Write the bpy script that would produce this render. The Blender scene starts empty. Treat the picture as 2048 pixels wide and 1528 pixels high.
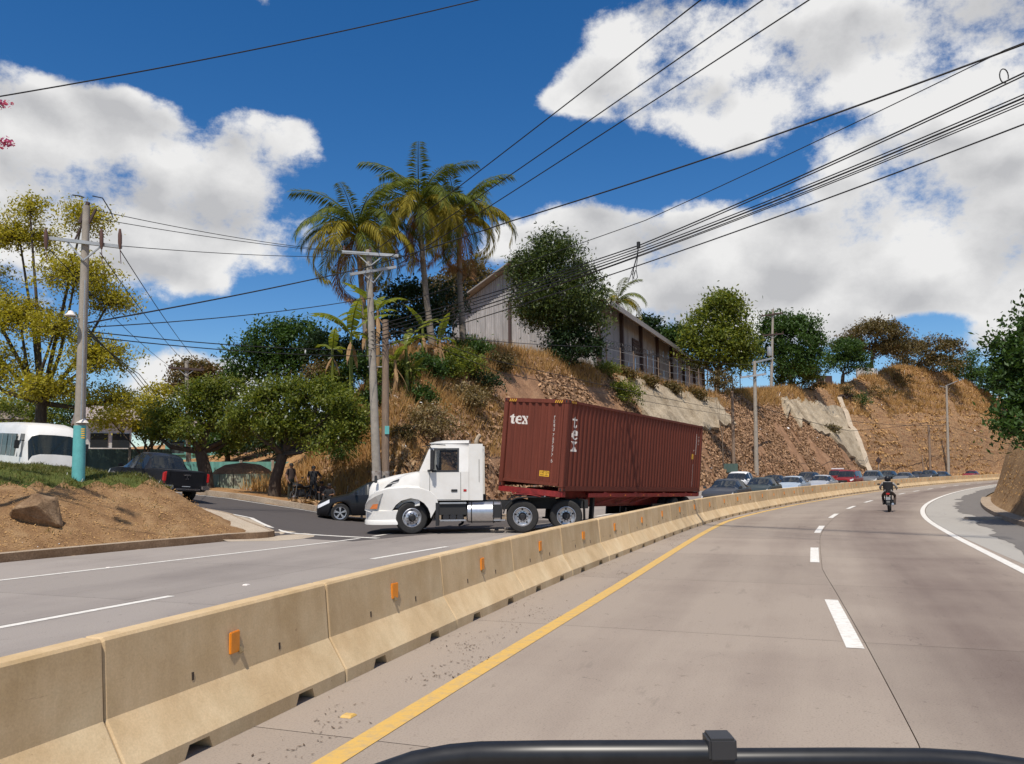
import bpy, math, random
import numpy as np
from mathutils import Vector, Matrix, Euler, noise as mnoise
R = math.radians
rnd = random.Random(7)
nrg = np.random.default_rng(11)
sc = bpy.context.scene
col = sc.collection

# ------------------------------------------------------------------ camera
FPX, CX, CY = 1600.0, 1024.0, 764.0
CAM_H, PITCH, ROLL = 1.9, math.atan(181.5 / 1600.0), -0.0105
cam_data = bpy.data.cameras.new('camera')
cam_data.sensor_width = 36.0
cam_data.lens = 36.0 * FPX / 2048.0
cam_data.clip_start = 0.05
cam_data.clip_end = 4000
cam = bpy.data.objects.new('camera', cam_data)
col.objects.link(cam)
CAM_M = Matrix.Translation((0, 0, CAM_H)) @ Matrix.Rotation(R(90) + PITCH, 4, 'X') @ Matrix.Rotation(ROLL, 4, 'Z')
cam.matrix_world = CAM_M
sc.camera = cam

# ------------------------------------------------------------------ world and sun
SUN_EL, SUN_ROT = 62.0, 191.0            # degrees; the sun stands high behind the viewer
def build_world():
    w = bpy.data.worlds.new('World'); sc.world = w; w.use_nodes = True
    nt = w.node_tree; N = nt.nodes; Lk = nt.links; N.clear()
    def nd(t, **k):
        n = N.new(t)
        for a, v in k.items(): setattr(n, a, v)
        return n
    def math_(op, a, b=None, c=None, clamp=False):
        n = nd('ShaderNodeMath', operation=op); n.use_clamp = clamp
        for i, v in enumerate((a, b, c)):
            if v is None: continue
            if isinstance(v, (int, float)): n.inputs[i].default_value = v
            else: Lk.new(v, n.inputs[i])
        return n.outputs[0]
    sky = nd('ShaderNodeTexSky', sky_type='NISHITA')
    sky.sun_disc = False; sky.sun_elevation = R(SUN_EL); sky.sun_rotation = R(SUN_ROT)
    sky.altitude = 900; sky.air_density = 1.0; sky.dust_density = 0.35; sky.ozone_density = 2.2
    hs = nd('ShaderNodeHueSaturation'); hs.inputs['Saturation'].default_value = 1.36; hs.inputs['Value'].default_value = 1.38; hs.inputs['Hue'].default_value = .504
    Lk.new(sky.outputs[0], hs.inputs['Color'])
    tc = nd('ShaderNodeTexCoord'); sp = nd('ShaderNodeSeparateXYZ')
    nv = nd('ShaderNodeVectorMath', operation='NORMALIZE'); Lk.new(tc.outputs['Generated'], nv.inputs[0]); Lk.new(nv.outputs[0], sp.inputs[0])
    X, Y, Z = sp.outputs
    az = math_('ARCTAN2', X, Y)
    el = math_('ARCSINE', Z)
    # stretched coordinates: clouds get flatter towards the horizon
    el2 = math_('MULTIPLY', el, 1.35)
    cmb = nd('ShaderNodeCombineXYZ'); Lk.new(az, cmb.inputs[0]); Lk.new(el2, cmb.inputs[1]); Lk.new(math_('MULTIPLY', Y, 0.25), cmb.inputs[2])
    def fbm(scale, detail, rough, off, dist=0.0):
        mp = nd('ShaderNodeVectorMath', operation='ADD'); Lk.new(cmb.outputs[0], mp.inputs[0]); mp.inputs[1].default_value = off
        n = nd('ShaderNodeTexNoise'); n.noise_dimensions = '3D' if dist else '2D'; n.inputs['Scale'].default_value = scale; n.inputs['Detail'].default_value = detail
        n.inputs['Roughness'].default_value = rough; n.inputs['Distortion'].default_value = dist
        Lk.new(mp.outputs[0], n.inputs['Vector']); return n.outputs[0]
    n1 = fbm(3.0, 7, 0.58, (3.1, 0.4, 0), 0.25)
    n2 = fbm(12.0, 7, 0.68, (7.7, 2.0, 1))
    n3 = fbm(2.2, 4, 0.55, (1.2, 5.5, 3))
    # where the cloud masses stand: (azimuth, elevation, half widths, weight), in degrees
    blobs = [(-24.3, 19.6, 7.8, 4.7, 0.62), (-31.1, 19.3, 6.1, 6.0, 0.6), (-16.2, 23.2, 3.8, 1.9, 0.56), (-20.4, 16.8, 3.0, 2.8, 0.42), (-28.6, 15.8, 5.2, 3.1, 0.4), (-21.3, 12.6, 2.0, 0.9, 0.34), (-21.3, 7.0, 5.2, 1.9, 0.56), (-16.2, 14.0, 1.7, 0.9, 0.3), (10.8, 28.2, 5.4, 3.2, 0.6), (19.8, 27.8, 11.0, 3.2, 0.64), (16.6, 23.0, 4.1, 2.5, 0.5), (3.8, 25.7, 4.5, 0.9, 0.42), (30.3, 25.0, 5.6, 2.8, 0.6), (28.7, 23.2, 3.2, 1.6, 0.42), (8.0, 26.2, 4.1, 2.1, 0.4), (3.1, 17.0, 4.9, 1.9, 0.55), (12.5, 15.8, 9.7, 3.0, 0.6), (23.5, 13.7, 9.5, 3.9, 0.62), (31.6, 16.2, 5.2, 5.9, 0.6), (24.1, 19.6, 2.5, 1.7, 0.3), (21.1, 11.4, 13.8, 2.5, 0.5), (38.6, 13.6, 9.2, 7.1, 0.6), (25.6, 22.4, 3.7, 1.0, -0.36), (20.1, 17.9, 3.0, 1.5, -0.36), (13.2, 20.1, 6.8, 1.3, -0.36), (-0.9, 22.0, 4.5, 3.6, -0.55), (-8.0, 23.3, 4.8, 8.3, -0.6), (27.9, 9.1, 3.5, 1.3, -0.6), (-6.2, 28.8, 7.4, 3.5, -0.6), (-25.5, 25.7, 12.2, 1.4, -0.45), (-14.8, 11.1, 5.6, 2.5, -0.55), (-25.8, 10.4, 4.6, 2.2, -0.35), (-28.1, 26.8, 6.7, 2.1, -0.6)]
    acc = None
    ae = nd('ShaderNodeCombineXYZ'); Lk.new(az, ae.inputs[0]); Lk.new(el, ae.inputs[1])
    for a0, e0, ra, re, w_ in blobs:
        ra, re = R(ra) / .894, R(re) / .894; q = nd('ShaderNodeVectorMath', operation='MULTIPLY_ADD'); Lk.new(ae.outputs[0], q.inputs[0]); q.inputs[1].default_value = (1 / ra, 1 / re, 0); q.inputs[2].default_value = (-R(a0) / ra, -R(e0) / re, 0)
        d2 = nd('ShaderNodeVectorMath', operation='DOT_PRODUCT'); Lk.new(q.outputs[0], d2.inputs[0]); Lk.new(q.outputs[0], d2.inputs[1])
        acc = math_('MULTIPLY_ADD', math_('POWER', 0.36788, d2.outputs['Value']), w_, acc if acc is not None else 0.0)
    acc = math_('MINIMUM', acc, 0.56)
    front = math_('GREATER_THAN', Y, -0.1)
    # elsewhere the sky goes on with the same broken cloud
    gen = math_('SUBTRACT', n3, 0.30)
    azab = math_('ABSOLUTE', az)
    side = nd('ShaderNodeMapRange'); side.inputs[1].default_value = 0.75; side.inputs[2].default_value = 1.2; Lk.new(azab, side.inputs[0])
    hi = nd('ShaderNodeMapRange'); hi.inputs[1].default_value = R(34); hi.inputs[2].default_value = R(50); Lk.new(el, hi.inputs[0])
    wgt = math_('MAXIMUM', side.outputs[0], hi.outputs[0], clamp=True)
    mixd = nd('ShaderNodeMix'); mixd.data_type = 'FLOAT'; Lk.new(wgt, mixd.inputs[0]); Lk.new(acc, mixd.inputs[2]); Lk.new(gen, mixd.inputs[3])
    wv = nd('ShaderNodeVectorMath', operation='MULTIPLY_ADD'); nvec = nd('ShaderNodeTexNoise'); nvec.noise_dimensions = '2D'; nvec.inputs['Scale'].default_value = 7; nvec.inputs['Detail'].default_value = 3; Lk.new(cmb.outputs[0], nvec.inputs['Vector'])
    Lk.new(nvec.outputs['Color'], wv.inputs[0]); wv.inputs[1].default_value = (.09, .09, .09); Lk.new(cmb.outputs[0], wv.inputs[2])
    def puff(scale, off):
        ad = nd('ShaderNodeVectorMath', operation='ADD'); Lk.new(wv.outputs[0], ad.inputs[0]); ad.inputs[1].default_value = off
        v = nd('ShaderNodeTexVoronoi'); v.voronoi_dimensions = '2D'; v.feature = 'SMOOTH_F1' if scale < 12 else 'F1'; v.inputs['Scale'].default_value = scale
        if scale < 12: v.inputs['Smoothness'].default_value = .6; Lk.new(ad.outputs[0], v.inputs['Vector']); return v.outputs['Distance']
    pf0 = math_('MULTIPLY', puff(9.0, (0, 0, 0)), -.55); pf = math_('ADD', pf0, math_('MULTIPLY', puff(22.0, (3, 1, 0)), -.28))
    pf_up = math_('MULTIPLY', puff(9.0, (.012, .035, 0)), -.55)
    dens = math_('ADD', mixd.outputs[0], math_('ADD', math_('MULTIPLY', math_('SUBTRACT', n1, 0.5), 1.45), math_('MULTIPLY', math_('SUBTRACT', n2, 0.5), 0.85)))
    dens = math_('ADD', dens, math_('ADD', pf, .36))
    cov = nd('ShaderNodeMapRange'); cov.interpolation_type = 'SMOOTHSTEP'; cov.inputs[1].default_value = 0.17; cov.inputs[2].default_value = 0.50; Lk.new(dens, cov.inputs[0])
    # sides turned to the sun are whiter, thick undersides greyer
    lit = math_('ADD', math_('MULTIPLY', math_('SUBTRACT', pf0, pf_up), 2.6), math_('MULTIPLY', math_('SUBTRACT', n3, .5), -.9))
    thick = nd('ShaderNodeMapRange'); thick.inputs[1].default_value = .35; thick.inputs[2].default_value = .95; Lk.new(dens, thick.inputs[0])
    shade = nd('ShaderNodeMapRange'); shade.inputs[1].default_value = -0.22; shade.inputs[2].default_value = 0.62; Lk.new(math_('SUBTRACT', math_('MULTIPLY', thick.outputs[0], .5), lit), shade.inputs[0])
    cr = nd('ShaderNodeValToRGB'); cr.color_ramp.elements[0].color = (10.0, 9.95, 9.9, 1); cr.color_ramp.elements[1].color = (6.1, 6.15, 6.35, 1)
    cr.color_ramp.elements[0].position = 0.12; cr.color_ramp.elements[1].position = 0.95
    Lk.new(shade.outputs[0], cr.inputs[0])
    mx = nd('ShaderNodeMix'); mx.data_type = 'RGBA'; Lk.new(cov.outputs[0], mx.inputs[0]); Lk.new(hs.outputs[0], mx.inputs[6]); Lk.new(cr.outputs[0], mx.inputs[7])
    bg = nd('ShaderNodeBackground'); bg.inputs[1].default_value = 0.085; Lk.new(mx.outputs[2], bg.inputs[0])
    out = nd('ShaderNodeOutputWorld'); Lk.new(bg.outputs[0], out.inputs[0])
    w.cycles.sampling_method = 'NONE'
build_world()
sun_d = bpy.data.lights.new('sun', 'SUN'); sun_d.energy = 4.8; sun_d.angle = R(0.53); sun_d.color = (1.0, 0.93, 0.83)
sun = bpy.data.objects.new('sun', sun_d); col.objects.link(sun)
TO_SUN = Vector((math.sin(R(SUN_ROT)) * math.cos(R(SUN_EL)), math.cos(R(SUN_ROT)) * math.cos(R(SUN_EL)), math.sin(R(SUN_EL))))
sun.rotation_euler = TO_SUN.to_track_quat('Z', 'Y').to_euler(); sun.location = (0, -20, 60)
vs = sc.view_settings; vs.view_transform = 'Standard'; vs.look = 'None'; vs.exposure = 0.0; vs.gamma = 1.0; vs.use_curve_mapping = False
sc.cycles.use_denoising = True
sc.cycles.max_bounces = 5; sc.cycles.transparent_max_bounces = 8; sc.cycles.diffuse_bounces = 2; sc.cycles.glossy_bounces = 2

# ------------------------------------------------------------------ helpers
def ray(px, py):
    return (CAM_M.to_3x3() @ Vector(((px - CX) / FPX, (CY - py) / FPX, -1.0)))
def P(px, py, D):                 # point seen at (px, py), D metres ahead
    d = ray(px, py); return Vector((0, 0, CAM_H)) + d * (D / d.y)
def PZ(px, py, z):                # point seen at (px, py) at height z
    d = ray(px, py); return Vector((0, 0, CAM_H)) + d * ((z - CAM_H) / d.z)

def tag(o, label=None, cat=None, group=None, kind=None):
    if label: o['label'] = label
    if cat: o['category'] = cat
    if group: o['group'] = group
    if kind: o['kind'] = kind
    return o
def empty(name, loc=(0, 0, 0), rz=0.0, label=None, cat=None, group=None):
    o = bpy.data.objects.new(name, None); col.objects.link(o); o.location = loc; o.rotation_euler = (0, 0, rz)
    o.empty_display_size = 0.2
    return tag(o, label, cat, group)
def copy_tree(o, parent=None):
    c = o.copy(); col.objects.link(c); c.parent = parent
    for ch in [k for k in o.children]: copy_tree(ch, c)
    return c

class MB:
    def __init__(s): s.v = []; s.f = []; s.mi = []; s.uv = None
    def add(s, vs, fs, mi=0):
        b = len(s.v); s.v.extend([tuple(p) for p in vs]); s.f.extend([tuple(i + b for i in f) for f in fs]); s.mi.extend([mi] * len(fs)); return s
    def box(s, c, size, rot=None, mi=0, taper=(1, 1)):
        hx, hy, hz = size[0] / 2, size[1] / 2, size[2] / 2; tx, ty = taper
        p = [(-hx, -hy, -hz), (hx, -hy, -hz), (hx, hy, -hz), (-hx, hy, -hz), (-hx * tx, -hy * ty, hz), (hx * tx, -hy * ty, hz), (hx * tx, hy * ty, hz), (-hx * tx, hy * ty, hz)]
        m = rot if rot is not None else Matrix.Identity(3)
        if isinstance(rot, (int, float)): m = Matrix.Rotation(rot, 3, 'Z')
        c = Vector(c); p = [c + m @ Vector(q) for q in p]
        return s.add(p, [(0, 3, 2, 1), (4, 5, 6, 7), (0, 1, 5, 4), (1, 2, 6, 5), (2, 3, 7, 6), (3, 0, 4, 7)], mi)
    def beam(s, a, b, w, h=None, mi=0):
        a, b = Vector(a), Vector(b); d = (b - a); L = d.length; d.normalize(); h = h or w
        u = Vector((0, 0, 1)).cross(d)
        u = Vector((1, 0, 0)) if u.length < 1e-4 else u.normalized()
        w2 = d.cross(u); m = Matrix((d, u, w2)).transposed()
        return s.box((a + b) / 2, (L, w, h), m, mi)
    def tube(s, pts, rad, n=8, mi=0, cap=True):
        pts = [Vector(p) for p in pts]; k = len(pts); rad = [rad] * k if isinstance(rad, (int, float)) else rad
        vs = []; up = None
        for i, p in enumerate(pts):
            d = (pts[min(i + 1, k - 1)] - pts[max(i - 1, 0)]).normalized()
            if up is None: up = Vector((0, 0, 1)) if abs(d.z) < .9 else Vector((1, 0, 0))
            u = (up - d * up.dot(d)).normalized(); w = d.cross(u); up = u
            for j in range(n):
                a = 2 * math.pi * j / n; vs.append(p + (u * math.cos(a) + w * math.sin(a)) * rad[i])
        fs = [(i * n + j, i * n + (j + 1) % n, (i + 1) * n + (j + 1) % n, (i + 1) * n + j) for i in range(k - 1) for j in range(n)]
        if cap: fs += [tuple(range(n - 1, -1, -1)), tuple((k - 1) * n + j for j in range(n))]
        return s.add(vs, fs, mi)
    def lathe(s, prof, n=24, c=(0, 0, 0), axis='Z', mi=0):
        vs = []
        for r, h in prof:
            for j in range(n):
                a = 2 * math.pi * j / n; x, y = r * math.cos(a), r * math.sin(a)
                q = (x, y, h) if axis == 'Z' else ((x, h, y) if axis == 'Y' else (h, x, y))
                vs.append((q[0] + c[0], q[1] + c[1], q[2] + c[2]))
        k = len(prof); fs = [(i * n + j, i * n + (j + 1) % n, (i + 1) * n + (j + 1) % n, (i + 1) * n + j) for i in range(k - 1) for j in range(n)]
        return s.add(vs, fs, mi)
    def prism(s, poly, y0, y1, mi=0, axis='Y', inset=0):
        n = len(poly)
        def q(a, b, t): return (a, t, b) if axis == 'Y' else ((t, a, b) if axis == 'X' else (a, b, t))
        vs = [q(a, b, y0) for a, b in poly] + [q(a, b, y1) for a, b in poly]
        fs = [tuple(range(n)), tuple(range(2 * n - 1, n - 1, -1))] + [(i, i + n, (i + 1) % n + n, (i + 1) % n) for i in range(n)]
        return s.add(vs, fs, mi)
    def loft(s, rings, mi=0, closed=True, caps=True):
        n = len(rings[0]); vs = [p for r in rings for p in r]; k = len(rings); m = n if closed else n - 1
        fs = [(i * n + j, i * n + (j + 1) % n, (i + 1) * n + (j + 1) % n, (i + 1) * n + j) for i in range(k - 1) for j in range(m)]
        if caps and closed: fs += [tuple(range(n - 1, -1, -1)), tuple((k - 1) * n + j for j in range(n))]
        return s.add(vs, fs, mi)
    def build(s, name, mats, parent=None, smooth=None, loc=None, kind=None, bevel=0.0, fixn=True):
        me = bpy.data.meshes.new(name); me.from_pydata([tuple(p) for p in s.v], [], s.f)
        mats = mats if isinstance(mats, (list, tuple)) else [mats]
        for m in mats: me.materials.append(M[m] if isinstance(m, str) else m)
        if len(mats) > 1: me.polygons.foreach_set('material_index', s.mi)
        me.validate(); me.update()
        if fixn:
            import bmesh
            bm = bmesh.new(); bm.from_mesh(me); bmesh.ops.remove_doubles(bm, verts=bm.verts, dist=1e-5)
            bmesh.ops.recalc_face_normals(bm, faces=bm.faces)
            if bevel: bmesh.ops.bevel(bm, geom=[e for e in bm.edges if e.is_manifold and e.calc_face_angle(0) > 0.6], offset=bevel, segments=2, affect='EDGES', clamp_overlap=True)
            bm.to_mesh(me); bm.free()
        if smooth is not None:
            me.polygons.foreach_set('use_smooth', [True] * len(me.polygons))
            try: me.set_sharp_from_angle(angle=R(smooth))
            except Exception: pass
        o = bpy.data.objects.new(name, me); col.objects.link(o)
        if parent is not None: o.parent = parent
        if loc is not None: o.location = loc
        if kind: o['kind'] = kind
        return o

def fast_mesh(name, co, quads=None, tris=None, mats=(), parent=None, uv=None, smooth=False):
    """large numpy meshes"""
    me = bpy.data.meshes.new(name); co = np.asarray(co, dtype=np.float32)
    F = quads if quads is not None else tris; k = 4 if quads is not None else 3
    F = np.asarray(F, dtype=np.int32).reshape(-1, k)
    me.vertices.add(len(co)); me.vertices.foreach_set('co', co.ravel())
    me.loops.add(F.size); me.loops.foreach_set('vertex_index', F.ravel())
    me.polygons.add(len(F)); me.polygons.foreach_set('loop_start', np.arange(len(F), dtype=np.int32) * k)
    try: me.polygons.foreach_set('loop_total', np.full(len(F), k, dtype=np.int32))
    except Exception: pass
    if smooth: me.polygons.foreach_set('use_smooth', np.ones(len(F), dtype=bool))
    me.update(calc_edges=True)
    if uv is not None:
        l = me.uv_layers.new(name='uv'); l.data.foreach_set('uv', np.asarray(uv, dtype=np.float32)[F.ravel()].ravel())
    for m in mats: me.materials.append(M[m] if isinstance(m, str) else m)
    o = bpy.data.objects.new(name, me); col.objects.link(o)
    if parent is not None: o.parent = parent
    return o

# ------------------------------------------------------------------ materials
M = {}
def mk(name):
    m = bpy.data.materials.new(name); m.use_nodes = True; M[name] = m
    nt = m.node_tree; return m, nt, nt.nodes['Principled BSDF']
def plain(name, c, rough=.6, metal=0.0, var=0.0, scale=6.0, bump=0.0, bscale=40.0, spec=None, coat=0.0, detail=6.0, c2=None, coords='Object', stretch=None):
    m, nt, b = mk(name); N, Lk = nt.nodes, nt.links
    b.inputs['Roughness'].default_value = rough; b.inputs['Metallic'].default_value = metal
    b.inputs['Base Color'].default_value = (*c, 1)
    if spec is not None: b.inputs['Specular IOR Level'].default_value = spec
    if coat: b.inputs['Coat Weight'].default_value = coat; b.inputs['Coat Roughness'].default_value = .06
    if var or bump or c2:
        tc = N.new('ShaderNodeTexCoord'); src = tc.outputs[coords]
        if stretch:
            mp = N.new('ShaderNodeMapping'); mp.inputs['Scale'].default_value = stretch; Lk.new(src, mp.inputs[0]); src = mp.outputs[0]
    if var or c2:
        n = N.new('ShaderNodeTexNoise'); n.inputs['Scale'].default_value = scale; n.inputs['Detail'].default_value = detail; n.inputs['Roughness'].default_value = .62
        Lk.new(src, n.inputs['Vector']); r = N.new('ShaderNodeValToRGB'); e = r.color_ramp.elements
        e[0].position = .3; e[1].position = .7
        e[0].color = (*(c2 if c2 else [x * (1 - var) for x in c]), 1); e[1].color = (*[min(1, x * (1 + var)) for x in c], 1)
        Lk.new(n.outputs[0], r.inputs[0]); Lk.new(r.outputs[0], b.inputs['Base Color'])
    if bump:
        n2 = N.new('ShaderNodeTexNoise'); n2.inputs['Scale'].default_value = bscale; n2.inputs['Detail'].default_value = 8; Lk.new(src, n2.inputs['Vector'])
        bp = N.new('ShaderNodeBump'); bp.inputs['Strength'].default_value = bump; bp.inputs['Distance'].default_value = .02
        Lk.new(n2.outputs[0], bp.inputs['Height']); Lk.new(bp.outputs[0], b.inputs['Normal'])
    return m
def leafmat(name, cols, trans=.35, rough=.55, spec=.3):
    """each leaf takes its own shade from a small palette"""
    m, nt, b = mk(name); N, Lk = nt.nodes, nt.links
    g = N.new('ShaderNodeNewGeometry'); r = N.new('ShaderNodeValToRGB'); r.color_ramp.interpolation = 'LINEAR'
    e = r.color_ramp.elements
    for i, c in enumerate(cols):
        p = i / (len(cols) - 1)
        el = e[0] if i == 0 else (e[1] if i == len(cols) - 1 else e.new(p))
        el.position = p; el.color = (*c, 1)
    Lk.new(g.outputs['Random Per Island'], r.inputs[0]); Lk.new(r.outputs[0], b.inputs['Base Color'])
    b.inputs['Roughness'].default_value = rough; b.inputs['Specular IOR Level'].default_value = spec
    t = N.new('ShaderNodeBsdfTranslucent'); mxc = N.new('ShaderNodeMix'); mxc.data_type = 'RGBA'; mxc.blend_type = 'MULTIPLY'; mxc.inputs[0].default_value = 1
    mxc.inputs[7].default_value = (1.5, 1.5, .7, 1); Lk.new(r.outputs[0], mxc.inputs[6]); Lk.new(mxc.outputs[2], t.inputs[0])
    mx = N.new('ShaderNodeMixShader'); mx.inputs[0].default_value = trans
    Lk.new(b.outputs[0], mx.inputs[1]); Lk.new(t.outputs[0], mx.inputs[2]); Lk.new(mx.outputs[0], nt.nodes['Material Output'].inputs[0])
    return m
def glassmat(name, tint=(.03, .035, .04), trans=0.0, rough=.04):
    m, nt, b = mk(name); N, Lk = nt.nodes, nt.links
    b.inputs['Base Color'].default_value = (*tint, 1); b.inputs['Roughness'].default_value = rough; b.inputs['Specular IOR Level'].default_value = .6
    if trans:
        t = N.new('ShaderNodeBsdfTransparent'); t.inputs[0].default_value = (.8, .82, .82, 1); mx = N.new('ShaderNodeMixShader'); mx.inputs[0].default_value = trans
        Lk.new(b.outputs[0], mx.inputs[1]); Lk.new(t.outputs[0], mx.inputs[2]); Lk.new(mx.outputs[0], nt.nodes['Material Output'].inputs[0])
    return m

plain('white_paint', (.76, .745, .71), .38, c2=(.66, .635, .585), scale=1.6, detail=9, coat=.25)
plain('black_plastic', (.018, .018, .019), .55)
plain('rubber', (.022, .021, .02), .85, var=.3, scale=8)
plain('steel', (.55, .55, .56), .35, metal=.9, var=.1, scale=10)
plain('chrome', (.75, .75, .76), .15, metal=1)
plain('alloy', (.55, .55, .56), .3, metal=.7)
plain('dark_metal', (.03, .03, .032), .5, metal=.3)
plain('frame_black', (.02, .02, .02), .7)
plain('red_paint', (.23, .02, .018), .5, var=.35, scale=5, bump=.1)
plain('lamp_red', (.45, .02, .02), .25)
plain('lamp_clear', (.75, .76, .78), .12, spec=.8)
plain('lamp_orange', (.6, .18, .05), .25)
plain('plate', (.6, .6, .58), .5)
plain('orange', (.72, .27, .025), .5, var=.1, scale=30)
glassmat('glass_dark')
glassmat('glass_see', (.04, .045, .05), .8)
plain('pole_concrete', (.33, .29, .24), .9, var=.18, scale=4, bump=.15, bscale=30)
plain('pole_wood', (.24, .17, .12), .9, var=.3, scale=5, bump=.25, bscale=25, stretch=(6, 6, .5))
plain('teal_paint', (.12, .42, .41), .7, var=.14, scale=5, bump=.1)
plain('wire_black', (.012, .012, .013), .6)
plain('ceramic', (.12, .06, .04), .35)
plain('galv', (.42, .43, .43), .5, metal=.5, var=.15)
plain('skin', (.23, .12, .07), .55)
plain('cloth_black', (.012, .012, .014), .85)
plain('cloth_brown', (.05, .032, .026), .85)
plain('cloth_green', (.03, .032, .02), .85)
plain('cloth_grey', (.32, .31, .3), .85)
plain('hair', (.01, .008, .007), .7)
# ------------------------------------------------------------------ road line: arc length s, offset to the right
_S = np.arange(-40, 330.01, .5)
_k = np.interp(_S, [-20, 15, 35, 60, 100, 160, 330.], np.array([1.8722, -.2232, .8495, .2524, .1866, .1859, .2421]) / 100)
_psi = np.concatenate([[0], np.cumsum((_k[1:] + _k[:-1]) / 4)]); _psi += .316 - _psi[80]
_rx = np.concatenate([[0], np.cumsum(np.sin((_psi[1:] + _psi[:-1]) / 2)) * .5]); _ry = np.concatenate([[0], np.cumsum(np.cos((_psi[1:] + _psi[:-1]) / 2)) * .5])
_rx += -4.14 - _rx[80]; _ry -= _ry[80]
def RPn(s, off):
    x, y, p = np.interp(s, _S, _rx), np.interp(s, _S, _ry), np.interp(s, _S, _psi)
    return x + off * np.cos(p), y - off * np.sin(p)
def heading(s): return float(np.interp(s, _S, _psi))
def bank(s, off): return np.interp(s, [30, 46], [0, .012]) * np.clip(-off - .8, 0, 12)
def RP(s, off, dz=0.0):
    x, y = RPn(s, off); return Vector((float(x), float(y), float(bank(s, off)) + dz))
def SOv(X, Y):
    X, Y = np.atleast_1d(X).astype(float), np.atleast_1d(Y).astype(float); sh = X.shape; X, Y = X.ravel(), Y.ravel(); s = np.empty(len(X)); o = np.empty(len(X))
    cs, cx, cy, cp = _S[::2], _rx[::2], _ry[::2], _psi[::2]
    for a in range(0, len(X), 8000):
        xx, yy = X[a:a + 8000, None], Y[a:a + 8000, None]; i = np.argmin((cx - xx) ** 2 + (cy - yy) ** 2, 1)
        dx, dy = X[a:a + 8000] - cx[i], Y[a:a + 8000] - cy[i]
        s[a:a + 8000] = cs[i] + dx * np.sin(cp[i]) + dy * np.cos(cp[i]); o[a:a + 8000] = dx * np.cos(cp[i]) - dy * np.sin(cp[i])
    return s.reshape(sh), o.reshape(sh)
_bs = np.arange(-60, 360, 1.0); _bo = np.convolve(np.pad(np.interp(_bs, [-40, 5, 9, 12, 15, 18, 22, 26, 32, 38, 45, 55, 80], [.03, .03, -.10, -.18, -.21, -.10, .08, .2, .44, .76, 1.06, 1.32, 1.45]), 6, mode='edge'), np.hanning(15)[1:-1] / np.hanning(15).sum(), 'valid')
def barrier_off(s): return np.interp(s, _bs, _bo) - .32
def yellow_off(s): return np.maximum(.92, barrier_off(s) + .32 + .42)
def dash_off(s): return np.interp(s, [0, 8, 11, 18, 26, 34, 45], [4.5, 4.5, 4.38, 4.04, 4.12, 4.4, 4.6])
def edge_off(s): return np.interp(s, [16, 23, 30], [7.52, 7.66, 7.75])
def ldash_off(s): return np.interp(s, [0, 9, 12, 18, 21, 40], [-6.1, -5.8, -5.63, -5.3, -4.9, -4.8])
def ledge_off(s): return np.interp(s, [0, 12, 22, 40], [-11.2, -10.35, -8.62, -8.6])
def kerb_off(s): return np.interp(s, [-10, 15, 18.5, 20, 23, 40], [-14.9, -13.3, -12.65, -12.2, -11.95, -11.95])
def side_z(X): return np.interp(-X, [5.6, 7.5, 9, 12, 15, 20, 30, 60], [0, .18, .45, .88, 1.15, 1.5, 2.2, 3.2])

def side_z2(X, Y): return side_z(X) * np.clip((-SOv(X, Y)[1] - 11.9) / 2.0, 0, 1)
# value noise in numpy
_tab = np.random.default_rng(3).random((256, 256))
def vnoise(x, y):
    xi, yi = np.floor(x).astype(int), np.floor(y).astype(int); fx, fy = x - xi, y - yi; fx, fy = fx * fx * (3 - 2 * fx), fy * fy * (3 - 2 * fy)
    t = lambda a, b: _tab[a % 256, b % 256]
    return (t(xi, yi) * (1 - fx) + t(xi + 1, yi) * fx) * (1 - fy) + (t(xi, yi + 1) * (1 - fx) + t(xi + 1, yi + 1) * fx) * fy
def fbm(x, y, o=4):
    r = 0; a = .5
    for i in range(o): r = r + a * (vnoise(x + 17.3 * i, y + 5.1 * i) - .5); x, y, a = x * 2.03, y * 2.03, a * .5
    return r
def sstep(t): t = np.clip(t, 0, 1); return t * t * (3 - 2 * t)
N_LINE = np.array([(-4.6, 23.2), (-6.5, 24.5), (-8.0, 25.8), (-9.4, 26.8), (-11, 27.5), (-14, 28.6), (-20, 32.6), (-32, 43.2), (-70, 80)])
K_LINE = np.array([(2.2, 31.8), (-2.0, 33.6), (-5, 34.3), (-8, 34.5), (-10.5, 34.8), (-14, 36.2), (-21, 41.6), (-34, 55), (-66, 90)])
def sdist(X, Y, L):                       # signed distance to a polyline (positive on the right of its direction)
    best = np.full(X.shape, 1e9); sg = np.zeros(X.shape)
    for a, b in zip(L[:-1], L[1:]):
        d = b - a; t = np.clip(((X - a[0]) * d[0] + (Y - a[1]) * d[1]) / (d @ d), 0, 1)
        qx, qy = X - a[0] - t * d[0], Y - a[1] - t * d[1]; q = np.hypot(qx, qy); c = d[0] * qy - d[1] * qx
        m = q < best; best = np.where(m, q, best); sg = np.where(m, np.sign(c), sg)
    return -best * sg
def plateau(s): return np.interp(s, [20, 45, 60, 85, 100, 113, 132, 158, 175, 192, 215, 235, 260, 330], [9.2, 10.3, 10.8, 10.8, 11, 12.2, 14.3, 17.0, 20.3, 23.4, 24.4, 21.5, 18.5, 14])
def slope_w(s): return np.interp(s, [20, 60, 85, 110, 165, 200], [7.0, 7.0, 7.0, 8, 11, 12])
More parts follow.
